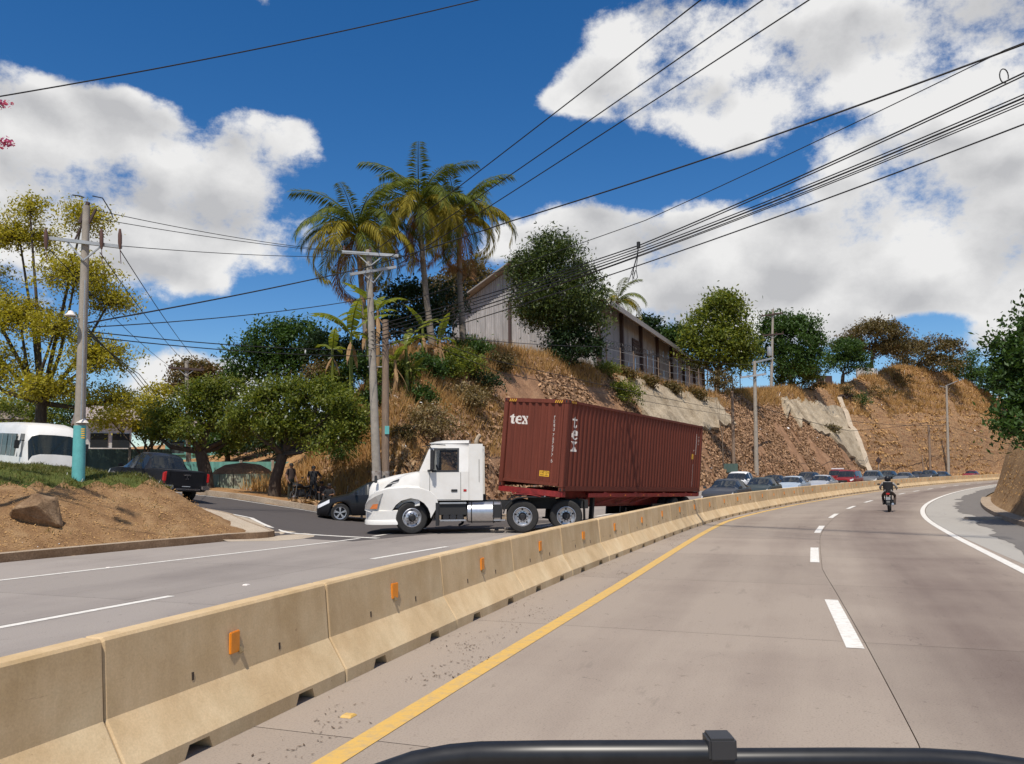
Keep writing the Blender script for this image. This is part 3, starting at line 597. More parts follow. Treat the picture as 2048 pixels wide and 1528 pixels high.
# ------------------------------------------------------------------ concrete barrier
def barrier_mat():
    m = surface_mat('barrier_concrete', (.55, .41, .23), (.68, .55, .355), (.62, .475, .29), 1.3, 70, .10, dist=.006, fc=.35); nt = m.node_tree; N, Lk = nt.nodes, nt.links; b = N['Principled BSDF']; src = b.inputs['Base Color'].links[0].from_socket
    tc = N.new('ShaderNodeTexCoord'); oi = N.new('ShaderNodeObjectInfo'); ad = N.new('ShaderNodeVectorMath'); ad.operation = 'ADD'; Lk.new(tc.outputs['Object'], ad.inputs[0]); cb = N.new('ShaderNodeCombineXYZ'); sc_ = N.new('ShaderNodeMath'); sc_.operation = 'MULTIPLY'; sc_.inputs[1].default_value = 50; Lk.new(oi.outputs['Random'], sc_.inputs[0]); Lk.new(sc_.outputs[0], cb.inputs[0]); Lk.new(cb.outputs[0], ad.inputs[1])
    def nz(scale, st, lo, hi, c0, c1, amt):
        nonlocal src
        mp = N.new('ShaderNodeMapping'); mp.inputs['Scale'].default_value = st; Lk.new(ad.outputs[0], mp.inputs[0]); n = N.new('ShaderNodeTexNoise'); n.inputs['Scale'].default_value = scale; n.inputs['Detail'].default_value = 8; n.inputs['Roughness'].default_value = .7; Lk.new(mp.outputs[0], n.inputs[0])
        r = N.new('ShaderNodeValToRGB'); r.color_ramp.elements[0].position = lo; r.color_ramp.elements[1].position = hi; r.color_ramp.elements[0].color = (*c0, 1); r.color_ramp.elements[1].color = (*c1, 1); Lk.new(n.outputs[0], r.inputs[0])
        mx = N.new('ShaderNodeMix'); mx.data_type = 'RGBA'; mx.blend_type = 'MULTIPLY'; mx.inputs[0].default_value = amt; Lk.new(src, mx.inputs[6]); Lk.new(r.outputs[0], mx.inputs[7]); src = mx.outputs[2]
    nz(2.5, (1, 1, .22), .36, .64, (.87, .84, .80), (1.04, 1.03, 1.02), 1)       # rain streaks
    nz(11, (1, 1, 1), .28, .33, (.35, .27, .2), (1, 1, 1), .75)                   # scattered pits and rust flecks
    nz(2.2, (.35, 1, 5), .30, .36, (.45, .42, .40), (1, 1, 1), .55)                 # tyre scuffs
    nz(.7, (1, 1, .6), .35, .65, (.93, .90, .86), (1.03, 1.02, 1.01), 1)          # batch tone
    hv = N.new('ShaderNodeHueSaturation'); mr = N.new('ShaderNodeMapRange'); mr.inputs[3].default_value = .9; mr.inputs[4].default_value = 1.08; Lk.new(oi.outputs['Random'], mr.inputs[0]); Lk.new(mr.outputs[0], hv.inputs['Value']); Lk.new(src, hv.inputs['Color']); Lk.new(hv.outputs[0], b.inputs['Base Color'])
barrier_mat()
def barrier_mesh(L):
    # right half profile (offset, height)
    prof = [(.31, 0), (.31, .11), (.13, .39), (.085, .865), (.07, .885)]
    nlo, nhi = .13, .06                  # drain notch heights/ widths
    xs = [0, .015, L * .25 - .14, L * .25 - .10, L * .25 + .10, L * .25 + .14, L * .5, L * .75 - .14, L * .75 - .10, L * .75 + .10, L * .75 + .14, L - .015, L]
    m = MB(); rings = []
    for i, x in enumerate(xs):
        base = .085 if i in (3, 4, 8, 9) else 0.0
        inn = .011 if i in (0, len(xs) - 1) else 0.0
        hf = [(w - inn, h - (inn if j > 2 else 0)) for j, (w, h) in enumerate(prof)]; hf[0] = (hf[0][0], base)
        ring = [(x, w, h) for w, h in hf] + [(x, -w, h) for w, h in reversed(hf)]
        rings.append(ring)
    m.loft(rings); return m
NB = 110; BL = 2.62; S0B = -5.05
bm_ = None; refl = None
def reflector():
    m = MB(); m.box((0, -.118, .64), (.125, .02, .165)); return m
plain('reflector_orange', (.80, .27, .02), .45, var=.08, scale=20)
plain('mark_dark', (.05, .035, .025), .9)
plain('reflector_bracket', (.2, .15, .08), .7)
for i in range(NB):
    s = S0B + i * BL
    if s > 290: break
    a = RP(s, float(barrier_off(s))); b = RP(s + BL - .012, float(barrier_off(s + BL))); d = b - a; L = (b.xy - a.xy).length
    if bm_ is None:
        o = barrier_mesh(BL - .012).build('concrete_barrier', 'barrier_concrete'); bm_ = o.data; rf = reflector().build('reflector', 'reflector_orange', o, bevel=.006); refl = rf.data
        m = MB(); m.beam((BL / 2 + .01, -.112, .54), (BL / 2 + .012, -.135, .555), .03, .05); rb = m.build('bracket', 'reflector_bracket', o); brk = rb.data
        m = MB(); m.box((0, -.118, .47), (.018, .02, .055)); so_ = m.build('lifting_slot', 'mark_dark'); slot = so_.data; bpy.data.objects.remove(so_)
    else:
        o = bpy.data.objects.new('concrete_barrier', bm_); col.objects.link(o)
        rf = bpy.data.objects.new('reflector', refl); col.objects.link(rf); rf.parent = o
        if s < 60:
            rb = bpy.data.objects.new('bracket', brk); col.objects.link(rb); rb.parent = o
    for q in ((.3, .7) if s < 40 else ()):
        ls = bpy.data.objects.new('lifting_slot', slot); col.objects.link(ls); ls.parent = o; ls.location = (BL * q, 0, 0)
    rf.location = (BL / 2 + rnd.uniform(-.08, .08), 0, rnd.uniform(-.03, .03)); rf.rotation_euler = (0, rnd.uniform(-.05, .05), rnd.uniform(-.12, .12))
    o.location = (a.x, a.y, a.z); o.rotation_euler = (rnd.uniform(-.006, .006), 0, math.atan2(d.y, d.x) + rnd.uniform(-.004, .004)); o.scale.x = L / (BL - .012)
    tag(o, 'tan precast concrete median barrier block with an orange reflector on its side', 'barrier', 'median barrier blocks along the highway')
# ------------------------------------------------------------------ wheels
def truck_wheel(parent, loc, side, rear=False, rot=0.0, dual=False):
    w = empty('wheel', loc); w.parent = parent; w.rotation_euler = (0, 0, rot)
    t = MB(); hw = .14
    prof = [(.30, -hw + .02), (.36, -hw), (.47, -hw + .005), (.505, -hw + .04)] + [(.512 - (.012 if k % 2 else 0), -hw + .05 + k * .02) for k in range(10)] + [(.505, hw - .04), (.47, hw - .005), (.36, hw), (.30, hw - .02), (.30, -hw + .02)]
    t.lathe(prof, 40, axis='Y'); t.build('tyre', 'rubber', w, smooth=35)
    if dual:
        t = MB(); t.lathe([(r, h - side * .33) for r, h in prof], 32, axis='Y'); t.build('tyre', 'rubber', w, smooth=35)
    r = MB(); s = side
    if rear: pr = [(.305, s * .13), (.29, s * .135), (.275, s * .10), (.255, -s * .02), (.19, -s * .03), (.13, -s * .02)]
    else: pr = [(.305, s * .13), (.285, s * .14), (.27, s * .10), (.24, s * .085), (.19, s * .125), (.12, s * .14)]
    r.lathe(pr, 36, axis='Y'); hz = pr[-1][1]
    r.build('rim', 'alloy', w, smooth=40)
    h = MB(); h.lathe([(.13, hz - s * .01), (.115, hz + s * .03), (.075, hz + s * .07), (.0, hz + s * .075)], 20, axis='Y')
    for k in range(10):
        a = k * 2 * math.pi / 10; h.lathe([(.0, hz + s * .035), (.016, hz + s * .03), (.018, hz - s * .02)], 6, c=(.16 * math.cos(a), 0, .16 * math.sin(a)), axis='Y')
    h.build('hub', 'dark_metal', w, smooth=40)
    g = MB()
    for k in range(5):
        a = k * 2 * math.pi / 5 + .3; q = pr[3][1] if rear else pr[4][1] - s * .03; g.lathe([(.0, q + s * .012), (.03, q + s * .012), (.03, q)], 10, c=(.225 * math.cos(a), 0, .225 * math.sin(a)), axis='Y')
    g.build('hand_holes', 'black_plastic', w)
    return w

plain('lens_grey', (.30, .28, .26), .18, spec=.7)
def tractor():
    T = empty('truck_tractor', (-3.26, 26.82, 0), math.pi + R(.6), 'white bonneted day cab truck tractor standing across the carriageway with its front wheels turned', 'truck')
    W = 'white_paint'
    yw = lambda z: 1.22 - .15 * max(0, min(1, (z - 1.95) / .9))
    # cab shell
    c = MB()
    for s in (1, -1):
        S = lambda x, z: (x, s * yw(z), z)
        for q in ([(-.62, 1.05), (-1.84, 1.05), (-1.84, 1.95), (-.62, 1.95)], [(-.30, 1.30), (-.62, 1.05), (-.62, 1.95), (-.27, 1.98)], [(-.27, 1.98), (-.68, 1.95), (-.74, 2.70), (-.58, 2.72)],
                  [(-.58, 2.72), (-.74, 2.70), (-1.52, 2.70), (-1.84, 2.70), (-1.84, 2.86), (-.64, 2.86)], [(-1.52, 1.95), (-1.84, 1.95), (-1.84, 2.70), (-1.52, 2.70)]):
            c.add([S(*p) for p in q], [tuple(range(len(q)))])
    nx, ny = 7, 13; vs = []
    for i in range(nx):
        x = -.60 - 1.24 * i / (nx - 1)
        for j in range(ny):
            t = -1 + 2 * j / (ny - 1); z = 2.86 + (.125 * (1 - abs(t) ** 4)) * min(1, .25 + i * .45); vs.append((x + (.12 * (1 - t * t) if i == 0 else .08 * (1 - t * t) if i == 1 else 0), 1.084 * t, z))
    c.add(vs, [(i * ny + j, i * ny + j + 1, (i + 1) * ny + j + 1, (i + 1) * ny + j) for i in range(nx - 1) for j in range(ny - 1)])
    c.add([(-1.84, -1.22, 1.05), (-1.84, 1.22, 1.05), (-1.84, 1.22, 1.95), (-1.84, 1.07, 2.86), (-1.84, 0, 2.98), (-1.84, -1.07, 2.86), (-1.84, -1.22, 1.95)], [tuple(range(7))])
    c.add([(-.5, -1.2, 1.06), (-.5, 1.2, 1.06), (-1.84, 1.2, 1.06), (-1.84, -1.2, 1.06)], [(0, 1, 2, 3)])
    c.build('cab', W, T, smooth=28)
    # door seams, handles
    for s in (1, -1):
        d = MB(); d.box((-1.585, s * 1.224, 1.5), (.012, .004, .86)); d.box((-.60, s * 1.224, 1.52), (.012, .004, .84)); d.box((-1.1, s * 1.224, 1.075), (.97, .004, .012)); d.build('door_seam', 'dark_metal', T)
        h = MB(); h.box((-1.38, s * 1.23, 1.36), (.20, .03, .075)); h.build('door_handle', 'black_plastic', T, bevel=.01)
        b = MB(); b.box((-1.72, s * 1.225, 1.36), (.10, .012, .075)); b.build('side_marker', 'lamp_red', T, bevel=.008)
        f = MB(); z0, z1 = 1.945, 2.705
        wp = [(-.66, z0), (-1.53, z0), (-1.53, z1), (-.73, z1)]; cx_, cz_ = -1.1, 2.32
        inn = [(cx_ + (x - cx_) * .86, cz_ + (z - cz_) * .84) for x, z in wp]
        f.add([(x, s * (yw(z) + .006), z) for x, z in wp] + [(x, s * (yw(z) + .010), z) for x, z in inn], [(i, (i + 1) % 4, 4 + (i + 1) % 4, 4 + i) for i in range(4)]); f.build('window_frame', 'black_plastic', T)
        g = MB(); g.add([(x, s * (yw(z) - .012), z) for x, z in wp], [(0, 1, 2, 3)]); g.build('door_window', 'glass_see', T)
    # windscreen
    g = MB(); vs = []; n = 13
    for k, (xb, zb, hw, bu) in enumerate(((-.30, 1.98, 1.17, .24), (-.45, 2.42, 1.12, .2), (-.59, 2.86, 1.05, .13))):
        for j in range(n): t = -1 + 2 * j / (n - 1); vs.append((xb + bu * (1 - t * t), hw * t, zb))
    g.add(vs, [(k * n + j, k * n + j + 1, (k + 1) * n + j + 1, (k + 1) * n + j) for k in range(2) for j in range(n - 1)]); g.build('windscreen', 'glass_see', T, smooth=40)
    # inside: seat, dash, wheel
    i_ = MB(); i_.box((-.55, 0, 1.75), (.45, 2.2, .3)); i_.build('dashboard', 'black_plastic', T)
    for y in (.55, -.55):
        i_ = MB(); i_.box((-1.5, y, 1.72), (.16, .5, .8), taper=(.8, .8)); i_.box((-1.25, y, 1.35), (.5, .5, .5)); i_.build('seat', 'frame_black', T, bevel=.05)
    i_ = MB(); i_.tube([(-.82 + .07 * math.sin(a), .55 + .22 * math.cos(a), 1.98 + .2 * math.sin(a)) for a in [k * math.pi / 8 for k in range(17)]], .016, 6); i_.build('steering_wheel', 'black_plastic', T)
    # bonnet
    b = MB(); st = [(1.44, 1.30, .50, .80), (1.42, 1.52, .58, .80), (1.34, 1.64, .63, .80), (1.15, 1.735, .70, .8), (.6, 1.87, .84, .8), (.1, 1.95, .96, .85), (-.28, 2.005, 1.08, .9)]; rings = []
    def hood_y(x, z):
        xs = [q[0] for q in st][::-1]; w = np.interp(x, xs, [q[2] for q in st][::-1]); zt = np.interp(x, xs, [q[1] for q in st][::-1]); return float(w + np.interp(zt - z, [0, .12, .4, 1.0], [-.25, .0, .07, .11]))
    for x, zt, w, zb in st:
        half = [(0, zt), (.45 * w, zt - .008), (.8 * w, zt - .04), (w, zt - .12), (w + .045, zt - .25), (w + .075, zt - .42), (w + .1, zb)]
        rings.append([(x, y, z) for y, z in reversed(half)] + [(x, -y, z) for y, z in half[1:]])
    b.loft(rings, closed=False); n = len(rings[0]); b.add(rings[0], [tuple(range(n))])
    b.build('bonnet', W, T, smooth=35)
    g = MB(); g.box((1.452, 0, 1.06), (.03, .98, .5)); gr = g.build('grille', 'black_plastic', T, bevel=.01)
    x_ = MB(); x_.beam((1.475, .45, .86), (1.475, -.45, 1.28), .02, .05); x_.build('grille_bar', 'chrome', gr)
    for s in (1, -1):
        pr = [(1.07, 1.22), (.95, 1.40), (.77, 1.585), (.60, 1.68), (.40, 1.745), (.43, 1.63), (.62, 1.575), (.74, 1.44), (.82, 1.30), (.92, 1.20)]
        v = MB(); v.add([(x, s * (hood_y(x, z) + .012), z) for x, z in pr], [tuple(range(len(pr)))]); v.build('bonnet_vent', 'black_plastic', T)
        # fender
        pairs = [(-6, 1.47, .76), (10, 1.46, .92), (25, 1.36, 1.14), (42, 1.12, 1.32), (62, .72, 1.43), (90, .12, 1.47), (112, -.32, 1.44), (132, -.62, 1.34), (150, -.80, 1.16), (166, -.86, 1.0), (180, -.86, .90)]
        fy = lambda x: 1.235 - .42 * max(0, x - 1.0) ** 1.4
        f = MB(); A = [(.635 * math.cos(R(a)), .50 + .635 * math.sin(R(a))) for a, _, _ in pairs]; n = len(pairs)
        vs = [(x, s * (fy(x) - .002), z) for x, z in A] + [(x, s * fy(x), z) for _, x, z in pairs] + [(x * .99, s * (fy(x) - .10), z + .055) for _, x, z in pairs] + [(x * .97, s * .70, z + .07) for _, x, z in pairs] + [(x, s * .75, z) for x, z in A]
        f.add(vs, [(k * n + i, k * n + i + 1, (k + 1) * n + i + 1, (k + 1) * n + i) for k in range(3) for i in range(n - 1)]); f.build('fender', W, T, smooth=50)
        a_ = MB(); a_.add([(x, s * (fy(x) - .001), z) for x, z in A] + [(x, s * .72, z) for x, z in A], [(i, i + 1, n + i + 1, n + i) for i in range(n - 1)]); a_.add([(x, s * .73, z) for x, z in A], [tuple(range(n))]); a_.build('wheel_arch', 'black_plastic', T)
        hp = [(1.465, .80), (1.05, .80), (1.0, 1.02), (.88, 1.30), (1.12, 1.20), (1.36, 1.06), (1.46, .93)]
        h = MB(); k = len(hp); h.add([(x, s * (fy(x) + .012), z) for x, z in hp] + [(x + .012, s * (fy(x) - .1), z) for x, z in hp], [tuple(range(k))] + [(i, (i + 1) % k, k + (i + 1) % k, k + i) for i in range(k)]); hl = h.build('headlight', 'lens_grey', T)
        o_ = MB(); q = [(1.30, .81), (1.06, .81), (1.03, .97), (1.2, .95)]; o_.add([(x, s * (fy(x) + .018), z) for x, z in q], [(0, 1, 2, 3)]); o_.build('indicator', 'lamp_orange', hl)
        # mirrors
        mm = MB(); mm.box((-.70, s * 1.40, 2.33), (.13, .24, .66), taper=(.9, .9)); mr = mm.build('mirror', 'black_plastic', T, bevel=.03)
        mm = MB(); mm.beam((-.55, s * 1.2, 1.99), (-.66, s * 1.36, 2.0), .06); mm.beam((-.6, s * 1.1, 2.75), (-.68, s * 1.36, 2.64), .03); mm.lathe([(.0, .02), (.09, .015), (.1, -.02)], 14, c=(-.66, s * 1.36, 2.08), axis='X'); mm.build('mirror_arm', 'black_plastic', mr)
        mm = MB(); mm.beam((1.12, s * .72, 1.72), (1.16, s * .86, 1.80), .03); mm.box((1.16, s * .90, 1.74), (.09, .14, .24), taper=(.8, .8)); mm.build('bonnet_mirror', 'black_plastic', T, bevel=.02)
        # steps and fairing
        q = MB(); q.box((-1.30, s * 1.08, .79), (.92, .24, .40)); q.build('step_box', 'frame_black', T, bevel=.01)
        q = MB(); q.box((-.84, s * 1.12, .62), (.10, .26, .72)); q.build('mud_flap', 'black_plastic', T)
        for z in (.965, .425):
            q = MB(); q.box((-1.34, s * 1.215, z), (.86 if z > .5 else .82, .10, .05)); q.build('step', 'steel', T, bevel=.012)
        for x in (-1.12, -1.34, -1.56):
            q = MB(); q.lathe([(0, -.07), (.10, -.07), (.12, 0), (.10, .07), (0, .07)], 16, c=(x, s * 1.17, .52), axis='Y'); q.build('air_tank', 'dark_metal', T, smooth=40)
        q = MB(); q.lathe([(0, -.58), (.27, -.56), (.325, -.52), (.33, -.3), (.33, .3), (.325, .52), (.27, .56), (0, .58)], 28, c=(-2.32, s * .90, .66), axis='X'); q.build('fuel_tank', 'steel', T, smooth=35)
        for x in (-1.92, -2.62):
            q = MB(); q.tube([(x, s * .90 + .337 * math.cos(a), .66 + .337 * math.sin(a)) for a in [k * math.pi / 12 for k in range(25)]], .018, 5); q.build('tank_strap', 'black_plastic', T)
        q = MB(); q.box((-2.72, s * 1.20, .70), (.26, .06, .42)); q.build('tank_step', 'black_plastic', T, bevel=.01)
        q = MB(); q.box((-2.80, s * 1.24, .42), (.36, .05, .04)); q.build('step', 'steel', T)
    # rear side fairings
    for s in (1, -1):
        e = MB(); pl = [(-1.845, 1.04), (-2.29, 1.04), (-2.29, 2.83), (-1.845, 2.83)]; e.prism(pl, s * 1.205, s * 1.165); e.build('side_fairing', W, T, bevel=.008)
        e = MB(); e.box((-2.17, s * 1.212, 1.98), (.012, .01, .72)); e.build('grab_rail', 'dark_metal', T)
    # bumper
    p = [(.40, 1.235), (.9, 1.24), (1.2, 1.17), (1.42, .95), (1.53, .55), (1.56, 0)]; full = p + [(x, -y) for x, y in reversed(p[:-1])]; b = MB()
    prf = [(.0, .33), (.035, .31), (.03, .42), (.0, .46), (.0, .74), (-.05, .765), (-.14, .765)]
    vs = []
    for x, y in full:
        nrm = Vector((max(.0, x - .7), y * .6, 0)).normalized()
        for o, z in prf: vs.append((x + nrm.x * o, y + nrm.y * o, z))
    k = len(prf); b.add(vs, [(i * k + j, (i + 1) * k + j, (i + 1) * k + j + 1, i * k + j + 1) for i in range(len(full) - 1) for j in range(k - 1)]); b.build('bumper', W, T, smooth=35)
    # chassis
    f = MB()
    for y in (.42, -.42): f.box((-2.55, y, .86), (6.3, .09, .28))
    for x in (-2.6, -3.2, -4.2, -5.2): f.box((x, 0, .86), (.12, .8, .2))
    f.build('chassis_frame', 'frame_black', T)
    f = MB(); f.box((0, 0, .5), (.16, 2.0, .16)); f.build('front_axle', 'dark_metal', T)
    for x in (-3.54, -4.93):
        f = MB(); f.box((x, 0, .5), (.2, 2.0, .2)); f.lathe([(0, -.25), (.2, -.2), (.24, 0), (.2, .2), (0, .25)], 14, c=(x, 0, .5), axis='Y'); f.build('drive_axle', 'dark_metal', T)
    f = MB(); f.lathe([(.48, .0), (.5, .05), (.46, .07), (0, .06)], 24, c=(-4.2, 0, 1.08)); f.box((-4.2, 0, 1.03), (.9, .8, .1)); f.build('fifth_wheel', 'dark_metal', T)
    f = MB(); f.box((-2.1, 0, .95), (.5, .8, .5)); f.build('gearbox', 'frame_black', T)
    # quarter fenders over the drive wheels
    for s in (1, -1):
        f = MB(); pts = [(-2.93, .62), (-3.0, .86), (-3.16, 1.02), (-3.36, 1.10), (-3.7, 1.13), (-4.4, 1.12)]
        f.add([(x, s * y, z - (0 if y > .7 else .0)) for x, z in pts for y in (1.24, .66)], [(2 * i, 2 * i + 1, 2 * i + 3, 2 * i + 2) for i in range(len(pts) - 1)]); f.tube([(x, s * 1.24, z) for x, z in pts], .022, 6); f.build('rear_fender', 'galv' if s > 2 else 'black_plastic', T, smooth=60)
        f = MB(); f.box((-5.52, s * .93, .62), (.02, .58, .72)); f.beam((-5.4, s * .5, 1.02), (-5.52, s * 1.22, 1.0), .04); f.build('mud_flap', 'black_plastic', T)
        f = MB(); f.lathe([(0, -.03), (.05, -.02), (.05, .02), (0, .03)], 12, c=(-4.25, s * 1.22, 1.16), axis='X'); f.build('marker_lamp', 'lamp_clear', T)
    e = MB(); e.tube([(-2.02, -.85, .9), (-2.02, -.85, 2.75), (-2.02, -.86, 3.0), (-2.08, -.9, 3.14), (-2.14, -.95, 3.2)], [.09, .09, .075, .075, .075], 12); e.build('exhaust_pipe', 'kerb_concrete', T, smooth=40)
    e = MB(); e.box((-.9, 1.0, 3.02), (.02, .02, .02)); e.tube([(-.35, 1.12, 2.76), (-.75, 1.17, 2.83), (-1.1, 1.17, 2.80)], .015, 5); e.build('window_deflector', 'black_plastic', T)
    for s in (1, -1):
        truck_wheel(T, (0, s * 1.02, .512), s, rot=R(16))
        for x in (-3.54, -4.93): truck_wheel(T, (x, s * 1.05, .512), s, rear=True, dual=True)
    return T
tractor()

# ------------------------------------------------------------------ container and its chassis trailer
FRAME = Matrix.Translation((.52, 25.87, 1.40)) @ Matrix((( -.545, .839, 0), (-.839, -.545, 0), (0, 0, 1))).to_4x4() @ Matrix.Rotation(R(-1.5), 4, 'Y') @ Matrix.Rotation(R(-5.0), 4, 'X')
def rust_mat(name, c, c2, rough=.72):
    m, nt, b = mk(name); N, Lk = nt.nodes, nt.links; b.inputs['Roughness'].default_value = rough; b.inputs['Specular IOR Level'].default_value = .25
    tc = N.new('ShaderNodeTexCoord'); mp = N.new('ShaderNodeMapping'); mp.inputs['Scale'].default_value = (3, 3, .25); Lk.new(tc.outputs['Object'], mp.inputs[0])
    n = N.new('ShaderNodeTexNoise'); n.inputs['Scale'].default_value = 2.2; n.inputs['Detail'].default_value = 9; n.inputs['Roughness'].default_value = .7; Lk.new(mp.outputs[0], n.inputs[0])
    n2 = N.new('ShaderNodeTexNoise'); n2.inputs['Scale'].default_value = 14; n2.inputs['Detail'].default_value = 8; n2.inputs['Roughness'].default_value = .75; Lk.new(tc.outputs['Object'], n2.inputs[0])
    r = N.new('ShaderNodeValToRGB'); e = r.color_ramp.elements; e[0].position = .3; e[1].position = .7; e[0].color = (*c2, 1); e[1].color = (*c, 1); Lk.new(n.outputs[0], r.inputs[0])
    r2 = N.new('ShaderNodeValToRGB'); e = r2.color_ramp.elements; e[0].position = .66; e[1].position = .72; e[0].color = (0, 0, 0, 1); e[1].color = (1, 1, 1, 1); Lk.new(n2.outputs[0], r2.inputs[0])
    mx = N.new('ShaderNodeMix'); mx.data_type = 'RGBA'; Lk.new(r2.outputs[0], mx.inputs[0]); Lk.new(r.outputs[0], mx.inputs[6]); mx.inputs[7].default_value = (.10, .035, .018, 1); Lk.new(mx.outputs[2], b.inputs['Base Color'])
rust_mat('container_red', (.178, .045, .027), (.112, .030, .019))
plain('mark_white', (.72, .66, .6), .6, var=.1, scale=20)
plain('mark_yellow', (.75, .42, .03), .55)
plain('mark_black', (.02, .02, .02), .6)
def corr(t, pitch, depth, flat=.28):
    """depth of a trapezoidal corrugation at t"""
    u = (t / pitch) % 1.0
    if u < flat: return 0.0
    if u < .5: return depth * (u - flat) / (.5 - flat)
    if u < .5 + flat: return depth
    return depth * (1 - (u - .5 - flat) / (.5 - flat))
GLYPH = {'T': '11111 00100 00100 00100 00100 00100 00100', 'E': '11111 10000 10000 11110 10000 10000 11111', 'M': '10001 11011 10101 10101 10001 10001 10001', 'U': '10001 10001 10001 10001 10001 10001 01110',
         '7': '11111 00001 00010 00100 00100 01000 01000', '8': '01110 10001 10001 01110 10001 10001 01110', '5': '11111 10000 11110 00001 00001 10001 01110', '6': '01110 10000 11110 10001 10001 10001 01110',
         'C': '01110 10001 10000 10000 10000 10001 01110', 'A': '00100 01010 10001 10001 11111 10001 10001', 'I': '01110 00100 00100 00100 00100 00100 01110', 'O': '01110 10001 10001 10001 10001 10001 01110', 'N': '10001 11001 10101 10101 10011 10001 10001'}
SERIF = {'t': ['....##......', '...###......', '..####......', '##########..', '##########..', '..####......', '..####......', '..####......', '..####......', '..####......', '..####...#..', '..####..##..', '..########..', '...######...'],
         'e': ['....#####...', '..#########.', '.####...####', '.###.....###', '####.....###', '############', '############', '####........', '####........', '.####.....##', '..#########.', '....######..'],
         'x': ['#####..#####', '.####...###.', '..####..##..', '...####.#...', '....####....', '....####....', '....#####...', '...#..####..', '..##..####..', '.###...####.', '#####.######', '#####.######']}
def stamp(name, mat, parent, glyphs, place, cell):
    """glyphs: list of (rows, u0, v0) ; place(u, v) -> point on the painted sheet"""
    m = MB()
    for rows, u0, v0, cw, ch in glyphs:
        for r, row in enumerate(rows):
            c = 0
            while c < len(row):
                if row[c] in '#1':
                    a = u0 + c * cw; b = a + cw; t = v0 - r * ch; q = t - ch
                    m.add([place(a, t), place(b, t), place(b, q), place(a, q)], [(0, 1, 2, 3)])
                c += 1
    return m.build(name, mat, parent)
def container():
    C = empty('shipping_container'); C.matrix_world = FRAME; tag(C, 'rust red corrugated forty foot shipping container with white tex lettering, on a red trailer', 'container')
    L, Wd, H = 12.19, 2.438, 2.896; hw = Wd / 2; mt_ = 'container_red'
    for s in (1, -1):
        for x in (-.08, -L + .08): f = MB(); f.box((x, s * (hw - .08), H / 2), (.16, .16, H - .24)); f.build('corner_post', mt_, C, bevel=.015)
    for s in (1, -1):
        q = MB(); q.box((-L / 2, s * (hw - .035), H - .06), (L - .36, .07, .09)); q.build('top_rail', mt_, C, bevel=.008)
        q = MB(); q.box((-L / 2, s * (hw - .03), .10), (L - .36, .05, .165)); q.build('bottom_rail', mt_, C, bevel=.008)
    q = MB(); q.box((-.045, 0, H - .07), (.09, Wd - .36, .13)); q.build('top_rail', mt_, C, bevel=.008)
    q = MB(); q.box((-.05, 0, .20), (.10, Wd - .36, .10)); q.build('bottom_rail', mt_, C, bevel=.008)
    for x in (-.09, -L + .09):
        for s in (1, -1):
            for z in (.06, H - .06):
                q = MB(); q.box((x, s * (hw - .081), z), (.178, .162, .118)); k = q.build('corner_casting', mt_, C, bevel=.01)
                q = MB(); q.box((x, s * (hw + .001), z), (.08, .006, .06)); q.box((x + (.09 if x > -1 else -.09), s * (hw - .08), z), (.006, .06, .07)); q.build('casting_hole', 'black_plastic', k)
    # side sheets
    for s in (1, -1):
        ts = []; t = .0; span = L - .34; pitch = span / 43
        for k in range(43): ts += [(k + u) * pitch for u in (0, .28, .5, .78)]
        ts.append(span); m = MB(); vs = []
        for t in ts:
            y = s * (hw - .012 - corr(t + 1e-6, pitch, .036)); x = -.17 - t; vs += [(x, y, .18), (x, y, H - .105)]
        m.add(vs, [(2 * i, 2 * i + 1, 2 * i + 3, 2 * i + 2) for i in range(len(ts) - 1)]); m.build('side_panel', mt_, C)
    # front sheet
    span = Wd - .34; pf = span / 8.5; ts = sorted(set([round(min(span, (k + u) * pf), 5) for k in range(9) for u in (0, .28, .5, .78)] + [span])); m = MB(); vs = []
    fd = lambda t: .010 + (.045 - corr(t + pf * .5 + 1e-6, pf, .045))
    for t in ts: vs += [(-fd(t), hw - .17 - t, .24), (-fd(t), hw - .17 - t, H - .13)]
    m.add(vs, [(2 * i, 2 * i + 1, 2 * i + 3, 2 * i + 2) for i in range(len(ts) - 1)]); m.build('front_panel', mt_, C)
    # roof, floor, doors
    m = MB(); n = 60; vs = []
    for i in range(n + 1):
        x = -.17 - (L - .34) * i / n; z = H - .03 - (.02 if i % 2 else 0); vs += [(x, -hw + .06, z), (x, hw - .06, z)]
    m.add(vs, [(2 * i, 2 * i + 1, 2 * i + 3, 2 * i + 2) for i in range(n)]); m.build('roof_panel', mt_, C)
    m = MB(); m.box((-L / 2, 0, .17), (L - .3, Wd - .14, .04)); m.build('floor', 'frame_black', C)
    for s in (1, -1):
        m = MB(); m.box((-L + .03, s * .53, H / 2), (.05, 1.04, H - .3)); d = m.build('door', mt_, C, bevel=.01)
        m = MB(); m.tube([(-L - .02, s * .35, .2), (-L - .02, s * .35, H - .2)], .02, 6); m.tube([(-L - .02, s * .8, .2), (-L - .02, s * .8, H - .2)], .02, 6); m.build('lock_rod', 'galv', d)
    # front lettering: u runs to the viewer's right = towards +y
    pl = lambda u, v: (-fd(hw - .17 - (u - hw)) + .004, u - hw, v) if abs(u - hw) < hw - .17 else (.004, u - hw, v)
    cw = .0195; ch = .0225
    gl = []; u = .27
    for k, g in enumerate('tex'):
        rows = SERIF[g]; gl.append((rows, u, 2.36 - (.0 if g == 't' else 2 * ch) + (.0), cw, ch)); u += (11.2 if g == 't' else 12.6) * cw
    stamp('lettering', 'mark_white', C, gl, pl, 0)
    v = 2.36; gl = []
